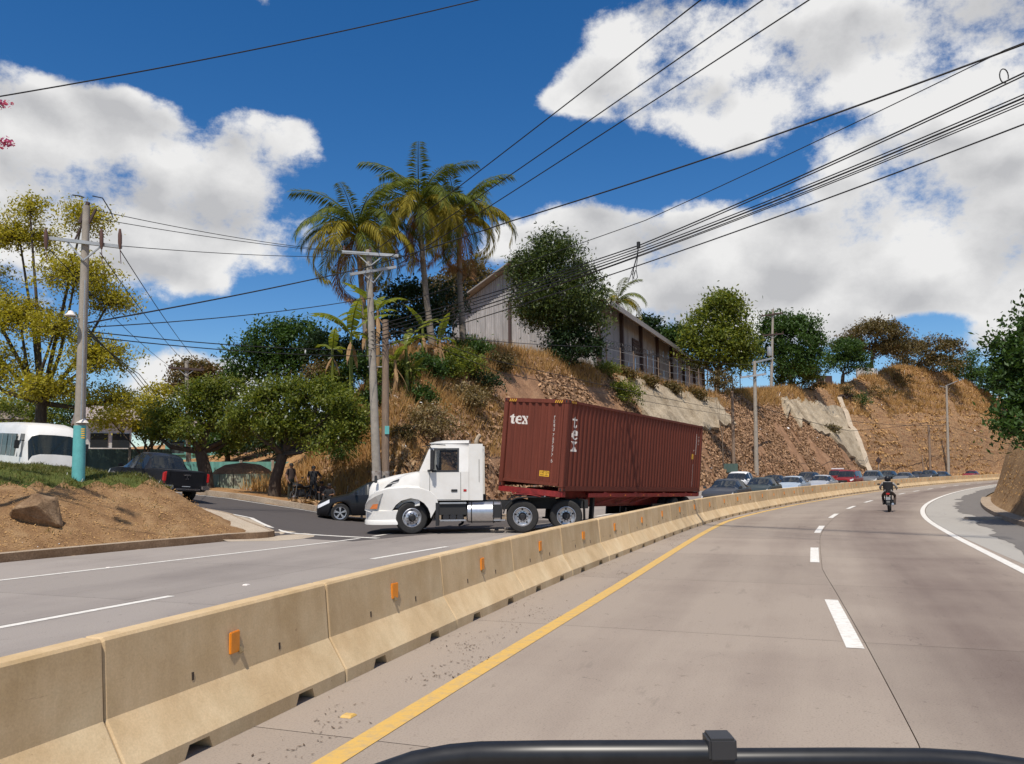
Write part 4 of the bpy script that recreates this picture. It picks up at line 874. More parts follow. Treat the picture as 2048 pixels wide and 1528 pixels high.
    for g in 'TEMU 787577 6':
        if g == ' ': v -= .05; continue
        gl.append((GLYPH[g].split(), 1.92, v, .014, .0145)); v -= .128
    stamp('serial_number', 'mark_white', C, gl, pl, 0)
    m = MB(); m.add([pl(u, vv) for vv in (.60, .42) for u in np.linspace(1.54, 1.88, 18)], [(i, i + 1, 18 + i + 1, 18 + i) for i in range(17)]); stk = m.build('caution_sticker', 'mark_yellow', C)
    pl2 = lambda u, v: tuple(Vector(pl(u, v)) + Vector((.003, 0, 0)))
    gl = [(GLYPH[g].split(), 1.565 + i * .044, .585, .0072, .0105) for i, g in enumerate('CAUTION')]; gl += [(['111', '101', '111'], 1.57 + i * .036, .48, .008, .011) for i in range(8) if i != 4]
    stamp('sticker_print', 'mark_black', stk, gl, pl2, 0)
    # side lettering, stacked
    ps = lambda u, v: (-u, hw - .009 - corr((u - .17), (L - .34) / 43, .036), v)
    gl = []; v = 2.40
    for g in 'tex':
        rows = SERIF[g]; chh = .027; gl.append((rows, .40, v, .029, chh)); v -= len(rows) * chh + .05
    stamp('lettering', 'mark_white', C, gl, ps, 0)
    gl = [(['1'] * 10, 11.46, 2.5, .03, .09), (['1', '0', '1', '1', '0', '1'], 11.72, 2.4, .07, .06), (['1'] * 8, 11.6, 1.9, .03, .08), (['1'] * 14, 11.2, 1.2, .02, .07), (['01', '11'], 11.2, 1.85, .06, .05)]
    stamp('markings', 'mark_white', C, gl, ps, 0)
    stamp('warning_sticker', 'mark_yellow', C, [(['1111'] * 3, 11.1, 1.62, .06, .075)], ps, 0)
    # hazard ticks at the top corners
    for y0 in (-1.02, .72):
        m = MB()
        for k in range(4): a = y0 + k * .075; m.add([(.004, a, H - .12), (.004, a + .03, H - .12), (.004, a + .065, H - .03), (.004, a + .035, H - .03)], [(0, 1, 2, 3)])
        m.build('hazard_marks', 'mark_yellow', C)
    m = MB()
    for k in range(4): a = .22 + k * .085; m.add([(-a, hw + .004, H - .10), (-a - .035, hw + .004, H - .10), (-a - .015, hw + .004, H - .03), (-a + .02, hw + .004, H - .03)], [(0, 1, 2, 3)])
    m.build('hazard_marks', 'mark_yellow', C)
    return C
container()
def trailer():
    T = empty('semi_trailer'); T.matrix_world = FRAME; tag(T, 'low red skeletal container trailer with black landing legs under the shipping container', 'trailer')
    f = MB()
    for y in (.47, -.47):
        f.box((-1.5, y, -.14), (2.9, .12, .22)); f.box((-7.5, y, -.30), (9.2, .12, .50)); f.box((-7.5, y, -.04), (9.2, .2, .03)); f.box((-7.5, y, -.56), (9.2, .2, .03))
    f.build('main_beam', 'red_paint', T, bevel=.01)
    for x in (-.12, -3.0, -5.5, -8.2, -10.6, -12.05):
        b = MB(); b.box((x, 0, -.09), (.2, 2.42, .17)); b.build('bolster', 'red_paint', T, bevel=.01)
    b = MB(); b.box((-.05, 0, -.10), (.10, 2.3, .16)); b.tube([(.0, -.7, -.14), (.12, -.5, -.22), (.06, .1, -.2), (.1, .5, -.22)], .02, 5); b.build('front_bumper', 'red_paint', T)
    for s in (1, -1):
        b = MB(); b.box((-6.9, s * 1.19, -.12), (10.2, .06, .14)); b.build('side_rail', 'red_paint', T, bevel=.01)
        for x in (-3.4, -4.6, -6.2, -7.6, -9.2, -11.2):
            r_ = MB(); r_.box((x, s * 1.223, -.12), (.07, .01, .05)); r_.build('side_lamp', 'lamp_orange', T)
        for x in (-3.7, -5.2, -6.6):
            r_ = MB(); r_.beam((x, s * .5, -.5), (x - .7, s * 1.17, -.14), .06); r_.build('brace', 'red_paint', T)
        l = MB(); l.box((-2.75, s * .86, -.62), (.13, .13, .95)); l.box((-2.75, s * .86, -1.1), (.3, .26, .05)); l.beam((-2.75, s * .86, -.4), (-3.6, s * .5, -.2), .06); l.build('landing_leg', 'frame_black', T)
        for x in (-9.6, -10.9): truck_wheel(T, (x, s * 1.02, -.72), s, rear=True, dual=True)
        m = MB(); m.box((-8.3, s * .98, -.78), (1.4, .06, .6)); m.build('side_guard', 'black_plastic', T)
        m = MB(); m.box((-11.62, s * .95, -.7), (.02, .6, .7)); m.build('mud_flap', 'black_plastic', T)
    for x in (-9.6, -10.9):
        m = MB(); m.box((x, 0, -.72), (.16, 1.9, .16)); m.build('axle', 'dark_metal', T)
    m = MB(); m.tube([(-4.9, .9, -.55), (-4.9, .9, -.98), (-5.4, .9, -1.0), (-5.4, .9, -.6)], .025, 6); m.build('spare_carrier', 'dark_metal', T)
    return T
trailer()
# ------------------------------------------------------------------ cars
def paint(name, c, rough=.38, metal=.05, coat=.15): plain(name, c, rough, metal, coat=coat, spec=.3)
paint('paint_black', (.012, .012, .014)); paint('paint_charcoal', (.045, .045, .048)); paint('paint_green', (.035, .045, .042)); paint('paint_silver', (.55, .56, .58), .3, .5)
paint('paint_blue', (.48, .55, .62), .3, .4); paint('paint_white', (.74, .74, .73), .3, 0); paint('paint_red', (.25, .018, .02), .3, .2); paint('paint_grey', (.13, .135, .14)); paint('paint_navy', (.04, .05, .065))
plain('fender_grey', (.10, .10, .10), .5)
glassmat('glass_bus', (.02, .028, .028), .25); glassmat('glass_car', (.022, .026, .03), .12)
SPEC = {
 'sedan': dict(L=4.54, W=1.76, top=[(0, .60), (.1, .70), (.5, .82), (1.18, .96), (1.95, 1.37), (2.35, 1.455), (2.95, 1.45), (3.4, 1.36), (3.98, 1.09), (4.4, 1.04), (4.54, .86)], belt=[(0, .56), (.5, .78), (1.18, .90), (3.9, .98), (4.54, .84)], ax=(.92, 3.54), r=.32, cowl=1.18, wt=1.98, rw=3.3, dk=3.98, pil=[2.55], win=(1.42, 3.72), roof=.57, sill=.19),
 'suv': dict(L=4.63, W=1.80, top=[(0, .70), (.1, .84), (.5, .96), (1.15, 1.08), (1.95, 1.53), (2.4, 1.655), (3.3, 1.65), (4.1, 1.54), (4.45, 1.18), (4.63, .95)], belt=[(0, .66), (.5, .90), (1.15, 1.02), (4.3, 1.14), (4.63, .93)], ax=(.90, 3.59), r=.36, cowl=1.15, wt=2.0, rw=4.05, dk=4.45, pil=[2.55, 3.5], win=(1.45, 4.1), roof=.60, sill=.24),
 'offroad': dict(L=4.5, W=1.82, top=[(0, .95), (.06, 1.06), (.5, 1.10), (1.25, 1.14), (1.75, 1.70), (2.0, 1.80), (4.2, 1.80), (4.45, 1.72), (4.5, 1.2)], belt=[(0, .93), (.5, 1.05), (1.25, 1.09), (4.3, 1.12), (4.5, 1.1)], ax=(.85, 3.45), r=.38, cowl=1.25, wt=1.8, rw=4.35, dk=4.5, pil=[2.6, 3.5], win=(1.55, 4.25), roof=.68, sill=.34),
 'pickup': dict(L=5.05, W=1.78, top=[(0, .80), (.1, .96), (.5, 1.05), (1.3, 1.14), (2.05, 1.64), (2.5, 1.77), (3.0, 1.765), (3.35, 1.68), (3.62, 1.20), (3.72, 1.155), (5.0, 1.17), (5.05, 1.14)], belt=[(0, .78), (.5, 1.0), (1.3, 1.09), (3.6, 1.13), (5.05, 1.12)], ax=(.92, 3.92), r=.38, cowl=1.3, wt=2.1, rw=3.3, dk=3.62, pil=[2.62], win=(1.6, 3.36), roof=.62, sill=.38),
}
def car_wheel(parent, loc, r, side, spokes=False, rot=0):
    w = empty('wheel', loc); w.parent = parent; w.rotation_euler = (0, 0, rot); t = MB(); hw = .105; ri = r * .68
    t.lathe([(ri, -hw), (r * .92, -hw), (r, -hw + .03), (r, hw - .03), (r * .92, hw), (ri, hw), (ri, -hw)], 26, axis='Y'); t.build('tyre', 'rubber', w, smooth=40)
    m = MB(); s = side
    if spokes:
        m.lathe([(ri + .005, s * hw * .95), (ri - .02, s * hw * .9), (ri - .035, s * hw * .5)], 28, axis='Y'); m.lathe([(0, s * hw * .75), (.05, s * hw * .75), (.055, s * hw * .5)], 14, axis='Y')
        for k in range(5):
            a = k * 2 * math.pi / 5 + .3
            for da in (-.13, .13):
                p0 = (.04 * math.cos(a), s * hw * .68, .04 * math.sin(a)); p1 = ((ri - .015) * math.cos(a + da), s * hw * .72, (ri - .015) * math.sin(a + da)); m.beam(p0, p1, .035, .035)
        m.build('rim', 'alloy', w)
        m = MB(); m.lathe([(0, s * hw * .25), (ri, s * hw * .25)], 20, axis='Y'); m.build('brake', 'black_plastic', w)
    else:
        m.lathe([(ri, s * hw * .9), (ri * .85, s * hw * .6), (ri * .3, s * hw * .8), (0, s * hw * .8)], 18, axis='Y'); m.build('rim', 'alloy', w, smooth=30)
def make_car(kind, body, label, near=False, group=None, extras=None, name='car', cat='car', trim='black_plastic'):
    S = SPEC[kind]; L, W = S['L'], S['W']; hw = W / 2; T = empty(name, label=label, cat=cat, group=group)
    tp = lambda x: float(np.interp(x, *zip(*S['top']))); bl = lambda x: float(np.interp(x, *zip(*S['belt'])))
    wd = lambda x: float(np.interp(x, [0, .12, .45, 1.1, L - 1.0, L - .25, L], [hw - .24, hw - .10, hw - .025, hw, hw, hw - .04, hw - (.06 if kind in ('pickup', 'offroad') else .17)]))
    xs = sorted(set([round(v, 4) for v in list(np.arange(0, L, .085)) + [L, .02, .05, .48, L - .03, L - .3, S['cowl'], S['wt'], S['rw'], S['dk'], S['win'][0], S['win'][1]] + [p + d for p in S['pil'] for d in (-.045, .045)] + [q[0] for q in S['top']]]))
    xs = [x for i, x in enumerate(xs) if i == 0 or x - xs[i - 1] > .012]; rings = []
    ra = S['r'] + .065
    for x in xs:
        zt, zb, w = tp(x), bl(x), wd(x); sill = S['sill'] + (.03 if x < .3 or x > L - .3 else 0); a = 0
        for ax in S['ax']:
            if abs(x - ax) < ra: a = S['r'] + math.sqrt(ra * ra - (x - ax) ** 2)
        z0 = max(sill, a); z1 = max(sill + .07, z0 + .012); z2 = max(zb * .62, z1 + .02); z3 = max(zb - .13, z2 + .02); z4 = max(zb, z3 + .02)
        k = min(1, max(0, (zt - zb - .03) / .22)); wr = S['roof'] + (w - hw); zt = max(zt, z4 + .01)
        g5 = Vector((wr + .03, zt - .09)); g6 = Vector((wr - .10, zt - .02)); h5 = Vector((w - .09, z4 + .6 * (zt - z4))); h6 = Vector((.6 * w, zt - .008)); p5 = h5.lerp(g5, k); p6 = h6.lerp(g6, k)
        half = [(w - .07, z0), (w - .012, z1), (w, z2), (w - .006, z3), (w - .035, z4), tuple(p5), tuple(p6), (0, zt)]
        rings.append([(L / 2 - x, y, z) for y, z in half] + [(L / 2 - x, -y, z) for y, z in reversed(half[:-1])])
    B, G, Wn, RW, SW, HL, TL = MB(), None, MB(), MB(), {}, {}, {}; n = 15
    for i in range(len(xs) - 1):
        xm = (xs[i] + xs[i + 1]) / 2
        for j in range(14):
            row = j if j < 7 else 13 - j; side = 1 if j < 7 else -1; q = [rings[i][j], rings[i][j + 1], rings[i + 1][j + 1], rings[i + 1][j]]; dst = B
            if row in (5, 6) and S['cowl'] + .05 < xm < S['wt']: dst = Wn
            elif row in (5, 6) and S['rw'] < xm < S['dk']: dst = RW
            elif row == 4 and S['win'][0] < xm < S['win'][1] and not any(abs(xm - p) < .046 for p in S['pil']):
                dst = SW.setdefault((side, sum(xm > p for p in S['pil'])), MB())
            elif row == 3 and .02 < xm < .48: dst = HL.setdefault(side, MB())
            elif row in (2, 3) and xm > L - (.16 if kind == 'pickup' else .3) and kind != 'offroad' or (kind == 'offroad' and row == 2 and xm > L - .1): dst = TL.setdefault(side, MB())
            dst.add(q, [(0, 1, 2, 3)])
    B.add(rings[0], [tuple(range(15))]); B.add(rings[-1], [tuple(range(15))])
    bo = B.build('body', body, T, smooth=38)
    Wn.build('windscreen', 'glass_car', T, smooth=60); RW.build('rear_window', 'glass_car', T, smooth=60)
    for m in SW.values(): m.build('side_window', 'glass_car', T, smooth=60)
    for m in HL.values(): m.build('headlight', 'lamp_clear', T, smooth=60)
    for m in TL.values(): m.build('tail_light', 'lamp_red', T, smooth=60)
    m = MB(); m.box((0, 0, S['sill'] + .16), (L - .5, W - .36, .3)); m.build('underbody', 'black_plastic', T)
    for ax in S['ax']:
        for s in (1, -1): car_wheel(T, (L / 2 - ax, s * (hw - .115), S['r']), S['r'], s, near)
    zf = tp(0); m = MB(); m.box((L / 2 + .004, 0, zf * .80), (.03, (hw - .24) * 1.25, zf * .26)); gr = m.build('grille', 'black_plastic', T, bevel=.01)
    m = MB(); m.box((L / 2 + .022, 0, zf * .88), (.012, (hw - .24) * .9, .03)); m.build('grille_bar', 'chrome', gr)
    m = MB(); m.box((L / 2 + .006, 0, S['sill'] + .14), (.03, (hw - .24) * 1.5, .13)); m.build('air_intake', 'black_plastic', T, bevel=.01)
    for e, x in (('number_plate', L / 2 + .025), ('number_plate', -L / 2 - .012)):
        m = MB(); m.box((x, 0, S['sill'] + .27), (.012, .32, .13)); m.build(e, 'plate', T)
    for s in (1, -1):
        xw = L / 2 - S['win'][0] - .05; z = bl(S['win'][0]) + .06
        m = MB(); m.box((xw, s * (hw + .09), z + .03), (.10, .18, .13), taper=(.9, .85)); m.beam((xw, s * (hw - .06), z - .02), (xw, s * (hw + .05), z), .05); m.build('mirror', body, T, bevel=.025)
        if near:
            for p in ([2.3, 3.2] if kind != 'sedan' else [2.4, 3.3]):
                m = MB(); m.box((L / 2 - p, s * (hw + .012), bl(p) - .16), (.18, .03, .035)); m.build('door_handle', 'chrome' if kind == 'pickup' else body, T, bevel=.008)
            for p in [S['win'][0] + .03] + S['pil'] + [S['win'][1] - .05]:
                m = MB(); m.box((L / 2 - p, s * (hw + .0015), (bl(p) + S['sill'] + .3) / 2), (.008, .006, bl(p) - S['sill'] - .34)); m.build('door_seam', 'black_plastic', T)
    if extras: extras(T, S)
    return T
def put(o, p, fwd):
    o.location = p; o.rotation_euler = (0, 0, math.atan2(fwd[1], fwd[0])); return o
def slope_to(o, fwd):           # set the car on the sloping side road
    p = o.location; f = Vector((fwd[0], fwd[1])).normalized(); l = Vector((-f.y, f.x))
    z = lambda q: float(side_z(np.array([q.x]))[0])
    dz = (z(p.xy + f * 1.4) - z(p.xy - f * 1.4)) / 2.8; dl = (z(p.xy + l * .7) - z(p.xy - l * .7)) / 1.4
    X = Vector((f.x, f.y, dz)).normalized(); Y = Vector((l.x, l.y, dl)); Z = X.cross(Y).normalized(); Y = Z.cross(X)
    o.rotation_euler = Matrix((X, Y, Z)).transposed().to_euler(); p.z = (z(p.xy + f * 1.3) + z(p.xy - f * 1.3)) / 2 + .006
# near dark crossover behind the tractor's bonnet
def suv_extra(T, S):
    for s in (1, -1):
        m = MB(); m.lathe([(0, .02), (.06, .015), (.07, -.02)], 14, c=(S['L'] / 2 - .10, s * .68, .42), axis='X'); m.build('fog_lamp', 'lamp_clear', T)
o = make_car('suv', 'paint_black', 'glossy black crossover with five spoke alloy wheels, half hidden by the white tractor', True, extras=suv_extra)
f = (-.985, -.17); p = PZ(690, 1041, .10); put(o, (p.x + 1.06, p.y + .86 + .2, .03), f); o.location.z = .04
# dark pickup climbing the side road
def pick_extra(T, S):
    L = S['L']
    m = MB(); m.box((-L / 2 + .66, 0, 1.165), (1.25, 1.5, .02)); m.build('bed_cover', 'black_plastic', T)
    m = MB(); m.box((-L / 2 - .012, 0, .86), (.02, 1.34, .52)); tg = m.build('tailgate', 'paint_black', T, bevel=.01)
    m = MB(); m.box((-L / 2 - .03, 0, 1.02), (.02, .28, .06)); m.build('tailgate_handle', 'chrome', tg)
    m = MB(); c = (-L / 2 - .026, 0, .90)
    for a in (90, 210, 330):
        d = Vector((0, math.cos(R(a)), math.sin(R(a)))); e = Vector((0, -d.z, d.y)); k = Vector(c)
        m.add([k + d * .004, k + d * .045 + e * .026, k + d * .086, k + d * .045 - e * .026], [(0, 1, 2, 3)])
    m.build('emblem', 'chrome', tg)
    m = MB(); m.box((-L / 2 - .10, 0, .50), (.16, 1.0, .06)); m.build('bumper_step', 'chrome', T, bevel=.01)
    for s in (1, -1):
        m = MB(); m.box((-L / 2 - .07, s * .72, .57), (.20, .34, .16)); m.build('rear_bumper', 'chrome', T, bevel=.03)
        m = MB(); m.box((-L / 2 + .04, s * .855, .93), (.20, .09, .34)); m.build('tail_light', 'lamp_red', T, bevel=.03)
        for ax in S['ax']:
            m = MB(); pts = [(L / 2 - ax + .46 * math.cos(R(a)), s * .90, .40 + .46 * math.sin(R(a))) for a in range(0, 181, 15)]
            m.tube(pts, .04, 6); m.build('wheel_arch_flare', 'fender_grey', T, smooth=60)
o = make_car('pickup', 'paint_black', 'black double cab pickup truck driving away up the side road behind the earth mound', True, extras=pick_extra, name='pickup_truck', cat='pickup')
f = Vector((-.77, .64)).normalized(); rr = PZ(388, 985, .86); put(o, (-11.75 + f.x * 2.3 - .75, 30.4 + f.y * 2.3, .9), f); slope_to(o, f)
# queue of cars held up behind the barrier
G_ = 'cars queued on the far carriageway'
def bar_extra(T, S):
    m = MB(); m.box((-.2, 0, 1.90), (.3, 1.3, .14)); m.build('light_bar', 'lamp_clear', T, bevel=.03)
queue = [('sedan', 'paint_charcoal', 'dark grey sedan at the head of the stopped queue beside the barrier', 1448, -1.6, None), ('pickup', 'paint_white', 'white pickup queued in the outer lane behind the dark grey sedan', 1472, -5.0, None), ('sedan', 'paint_green', 'dark green sedan second in the queue beside the barrier', 1515, -1.6, None),
 ('sedan', 'paint_black', 'black sedan in the outer lane beside the dark green sedan', 1540, -5.0, None), ('sedan', 'paint_blue', 'pale blue sedan between the dark green and the silver sedans', 1578, -1.6, None), ('suv', 'paint_charcoal', 'charcoal crossover in the outer lane beside the silver sedan', 1607, -5.0, None), ('sedan', 'paint_silver', 'silver sedan just behind the pale blue sedan in the queue', 1636, -1.6, None),
 ('offroad', 'paint_red', 'red boxy off-road car with a white light bar on its roof', 1668, -5.6, bar_extra), ('offroad', 'paint_red', 'dark red boxy off-road car without a light bar, in the queue', 1690, -1.8, None), ('pickup', 'paint_grey', 'grey pickup behind the dark red off-road car', 1738, -1.3, None), ('suv', 'paint_green', 'dark green crossover in the outer lane beyond the motorcyclist', 1766, -4.6, None),
 ('sedan', 'paint_grey', 'mid grey sedan behind the grey pickup in the queue', 1800, -2.4, None), ('sedan', 'paint_navy', 'dark blue sedan standing next to the mid grey sedan', 1826, -5.4, None), ('suv', 'paint_charcoal', 'charcoal crossover behind the dark blue sedan', 1848, -3.0, None), ('sedan', 'paint_navy', 'dark blue sedan last but one in the queue by the tall pole', 1874, -2.2, None), ('sedan', 'paint_red', 'red sedan alone at the far end of the queue', 1934, -3.2, None)]
def s_at(px, off):
    ss = np.arange(40, 200, .25); x, y = RPn(ss, np.full_like(ss, off)); k = CX + FPX * x / y; return float(ss[np.argmin(abs(k - px))])
for kind, pm, lb, px, off, ex in queue:
    s = s_at(px, off); o = make_car(kind, pm, lb, False, G_, ex); h = heading(s); put(o, RP(s, off, .004), (-math.sin(h + .05 + rnd.uniform(-.03, .05)), -math.cos(h)))

# ------------------------------------------------------------------ white minibus
def minibus():
    T = empty('minibus', label='white minibus with dark side windows coming down the side road behind the mound', cat='bus'); W, H, L = 2.03, 2.62, 6.9; hw = W / 2
    # side profile stations front to rear: x, bottom, top, half width
    st = [(L / 2, .42, .95, hw - .16), (L / 2 - .02, .36, 1.15, hw - .10), (L / 2 - .10, .34, 1.45, hw - .06), (L / 2 - .38, .33, 2.16, hw - .05), (L / 2 - .52, .33, 2.36, hw - .03), (L / 2 - .85, .33, 2.53, hw - .01), (L / 2 - 1.4, .33, 2.60, hw), (0, .33, 2.62, hw), (-L / 2 + .4, .33, 2.60, hw), (-L / 2 + .05, .36, 2.4, hw - .05), (-L / 2, .4, 2.2, hw - .1)]
    b = MB(); rings = []
    for x, z0, z1, w in st:
        hgt = z1 - z0; half = [(w - .06, z0), (w, z0 + .06), (w, z0 + hgt * .42), (w - .02, z0 + hgt * .55), (w - .09, z1 - min(.28, hgt * .3)), (w - .2, z1 - min(.09, hgt * .12)), (w - .45, z1 - .015), (0, z1)]
        rings.append([(x, y, z) for y, z in half] + [(x, -y, z) for y, z in reversed(half[:-1])])
    g = MB()
    for i in range(len(rings) - 1):
        for j in range(14):
            row = j if j < 7 else 13 - j; (g if i == 2 and row in (4, 5, 6) else b).add([rings[i][j], rings[i][j + 1], rings[i + 1][j + 1], rings[i + 1][j]], [(0, 1, 2, 3)])
    b.add(rings[0], [tuple(range(15))]); b.add(rings[-1], [tuple(range(15))]); b.build('body', 'white_paint', T, smooth=40); g.build('windscreen', 'glass_bus', T, smooth=40)
    for s in (1, -1):
        b = MB(); b.add([(2.95, s * (hw - .03), 1.30), (2.35, s * (hw - .005), 1.30), (2.35, s * (hw - .075), 2.15), (2.78, s * (hw - .10), 2.15)], [(0, 1, 2, 3)]); b.build('cab_window', 'glass_bus', T)
        for x0, x1 in ((2.15, 1.1), (1.0, -.3), (-.4, -1.7), (-1.8, -3.0)):
            b = MB(); b.prism([(x0, 1.32), (x1, 1.32), (x1, 2.14), (x0, 2.14)], s * (hw - .03), s * (hw + .012), axis='Y'); w_ = b.build('side_window', 'glass_bus', T, bevel=.008)
            b = MB(); b.box(((x0 + x1) / 2, s * (hw + .014), 1.73), (.05, .012, .8)); b.build('window_bar', 'galv', w_)
        b = MB(); b.box((L / 2 - .06, s * .70, .82), (.10, .30, .26)); b.build('headlight', 'lamp_clear', T, bevel=.03)
        for x in (2.1, -1.9): car_wheel(T, (x, s * (hw - .14), .38), .38, s)
        b = MB(); b.box((2.9, s * (hw + .16), 1.75), (.08, .16, .3)); b.beam((2.95, s * (hw - .08), 1.9), (2.92, s * (hw + .1), 1.9), .03); b.build('mirror', 'black_plastic', T, bevel=.02)
    b = MB(); b.box((L / 2 + .02, 0, .46), (.12, 1.8, .2)); b.build('bumper', 'white_paint', T, bevel=.03)
    b = MB(); b.box((L / 2 + .0, 0, .90), (.02, .62, .06)); b.build('grille_slot', 'black_plastic', T)
    b = MB(); b.box((L / 2 + .09, 0, .47), (.01, .32, .14)); b.build('number_plate', 'plate', T)
    b = MB(); rows = ['.###..###.###..', '#....#..#.#..#.', '#....####.###..', '#....#..#.#.#..', '.###.#..#.#..#.']
    for r_, row in enumerate(rows):
        for c_, q in enumerate(row):
            if q == '#': y = .40 - c_ * .036; z = 1.22 - r_ * .03; b.box((L / 2 - .035 - (z - 1.1) * .22, y, z), (.01, .036, .03))
    b.add([(L / 2 + .002, .36, 1.05), (L / 2 + .002, -.12, 1.02), (L / 2 + .004, -.14, .98), (L / 2 + .006, .26, 1.0)], [(0, 1, 2, 3)]); b.build('lettering', 'lamp_red', T)
    return T
o = minibus(); f = Vector((.72, -.69)).normalized(); q = P(104, 930, 29.6); put(o, (q.x - f.x * 3.35, q.y - f.y * 3.35, 1.2), f); slope_to(o, f)

# ------------------------------------------------------------------ people
def person(name, joints, radii, edges, mats, label, loc, rz, hair=True, helmet=None, parts=None):
    """joints in metres, figure faces +x; one skin-grown body, clothes coloured by zone"""
    me = bpy.data.meshes.new(name); names = list(joints); me.from_pydata([joints[k] for k in names], [(names.index(a), names.index(b)) for a, b in edges], [])
    o = bpy.data.objects.new(name, me); col.objects.link(o); md = o.modifiers.new('skin', 'SKIN'); sk = me.skin_vertices[0].data
    for i, k in enumerate(names): r = radii[k]; sk[i].radius = r if isinstance(r, tuple) else (r, r); sk[i].use_root = (k == 'pelvis')
    md.use_smooth_shade = True; sb = o.modifiers.new('sub', 'SUBSURF'); sb.levels = 2; sb.render_levels = 2
    dg = bpy.context.evaluated_depsgraph_get(); dg.update(); nm = bpy.data.meshes.new_from_object(o.evaluated_get(dg)); o.modifiers.clear(); o.data = nm
    for m in mats['list']: nm.materials.append(M[m])
    for p in nm.polygons: p.material_index = mats['fn'](p.center); p.use_smooth = True
    o.location = loc; o.rotation_euler = (0, 0, rz); tag(o, label, 'person')
    return o
STAND = dict(pelvis=(0, 0, .93), waist=(0, 0, 1.08), chest=(.0, 0, 1.30), neck=(0, 0, 1.47), head=(.02, 0, 1.57), crown=(.015, 0, 1.68),
  shl=(0, .19, 1.40), ell=(-.02, .26, 1.13), wrl=(.10, .27, .92), hal=(.14, .26, .84), shr=(0, -.19, 1.40), elr=(-.05, -.27, 1.14), wrr=(.10, -.22, .96), har=(.16, -.20, .92),
  hpl=(0, .10, .88), knl=(.02, .12, .50), anl=(-.02, .13, .10), tol=(.14, .14, .04), hpr=(0, -.10, .88), knr=(.02, -.12, .50), anr=(-.02, -.13, .10), tor=(.14, -.15, .04))
SRAD = dict(pelvis=(.13, .16), waist=(.12, .15), chest=(.13, .17), neck=.055, head=(.085, .085), crown=(.07, .07), shl=.07, ell=.05, wrl=.035, hal=.035, shr=.07, elr=.05, wrr=.035, har=.035, hpl=.095, knl=.065, anl=.05, tol=.04, hpr=.095, knr=.065, anr=.05, tor=.04)
SEDGE = [('pelvis', 'waist'), ('waist', 'chest'), ('chest', 'neck'), ('neck', 'head'), ('head', 'crown'), ('chest', 'shl'), ('shl', 'ell'), ('ell', 'wrl'), ('wrl', 'hal'), ('chest', 'shr'), ('shr', 'elr'), ('elr', 'wrr'), ('wrr', 'har'), ('pelvis', 'hpl'), ('hpl', 'knl'), ('knl', 'anl'), ('anl', 'tol'), ('pelvis', 'hpr'), ('hpr', 'knr'), ('knr', 'anr'), ('anr', 'tor')]
def fingers(o, joints, side, mat='skin'):
    h = Vector(joints['ha' + side]); w = Vector(joints['wr' + side]); d = (h - w).normalized(); sd = d.cross(Vector((0, 1, 0))).normalized()
    m = MB()
    for k in range(4): b = h + sd * (k - 1.5) * .018; m.tube([b, b + d * (.045 + (.012 if k in (1, 2) else 0)), b + d * .07 + Vector((0, 0, -.01))], [.010, .009, .007], 6)
    t = w + d * .03 + sd * -.035; m.tube([t, t + d * .03 + sd * -.02, t + d * .055 + sd * -.022], [.011, .010, .008], 6); x = m.build('hand', mat, o, smooth=60); return x
def head_bits(o, c, cap=None):
    m = MB(); c = Vector(c)
    m.lathe([(.0, .115), (.05, .105), (.088, .07), (.101, .02), (.098, -.02)], 16, c=(c.x - .008, c.y, c.z)); m.build('hair', cap or 'hair', o, smooth=60)
    m = MB(); m.box((c.x + .10, c.y, c.z - .035), (.03, .022, .035), taper=(.5, .6)); m.build('nose', 'skin', o, bevel=.006)
    for s in (1, -1):
        m = MB(); m.lathe([(0, .012), (.012, .008), (.014, 0)], 8, c=(c.x + .080, c.y + s * .034, c.z - .012), axis='X'); m.build('eye', 'hair', o)
        m = MB(); m.box((c.x, c.y + s * .098, c.z - .03), (.03, .02, .05)); m.build('ear', 'skin', o, bevel=.008)
    m = MB(); m.box((c.x + .086, c.y, c.z - .075), (.012, .045, .01)); m.build('mouth', 'cloth_brown', o)
def stander(label, loc, rz, shirt, trouser, joints=None, h=1.0):
    J = dict(STAND); J.update(joints or {})
    fn = lambda c: 0 if c.z > 1.455 or (abs(c.y) > .2 and c.z < 1.20 and c.z > .7 and True) else (1 if c.z > .98 else (2 if c.z > .10 else 3))
    o = person('person', J, SRAD, SEDGE, dict(list=['skin', shirt, trouser, 'black_plastic'], fn=fn), label, loc, rz)
    head_bits(o, (.015, 0, 1.60)); fingers(o, J, 'l'); fingers(o, J, 'r'); o.scale = (h, h, h); return o
def on_ground(px, D, py=960):
    p = P(px, py, D); return Vector((p.x, p.y, TZ(p.x, p.y)))
g1 = on_ground(627, 37.6); stander('man in a black T-shirt standing with one hand on his hip by the hillside', (g1.x, g1.y, g1.z), R(-80), 'cloth_black', 'cloth_black', dict(ell=(-.10, .36, 1.16), wrl=(.03, .22, 1.0), hal=(.09, .18, .97)))
g2 = on_ground(582, 37.2); stander('man in brown shirt and olive trousers standing in shade beside the tree trunk', (g2.x, g2.y, g2.z), R(-30), 'cloth_brown', 'cloth_green', dict(har=(.12, -.24, .84), wrr=(.06, -.27, .92)))
stander('person standing behind the white tractor, only the legs showing below it', (-1.85, 29.3, .003), R(180), 'cloth_brown', 'cloth_black')
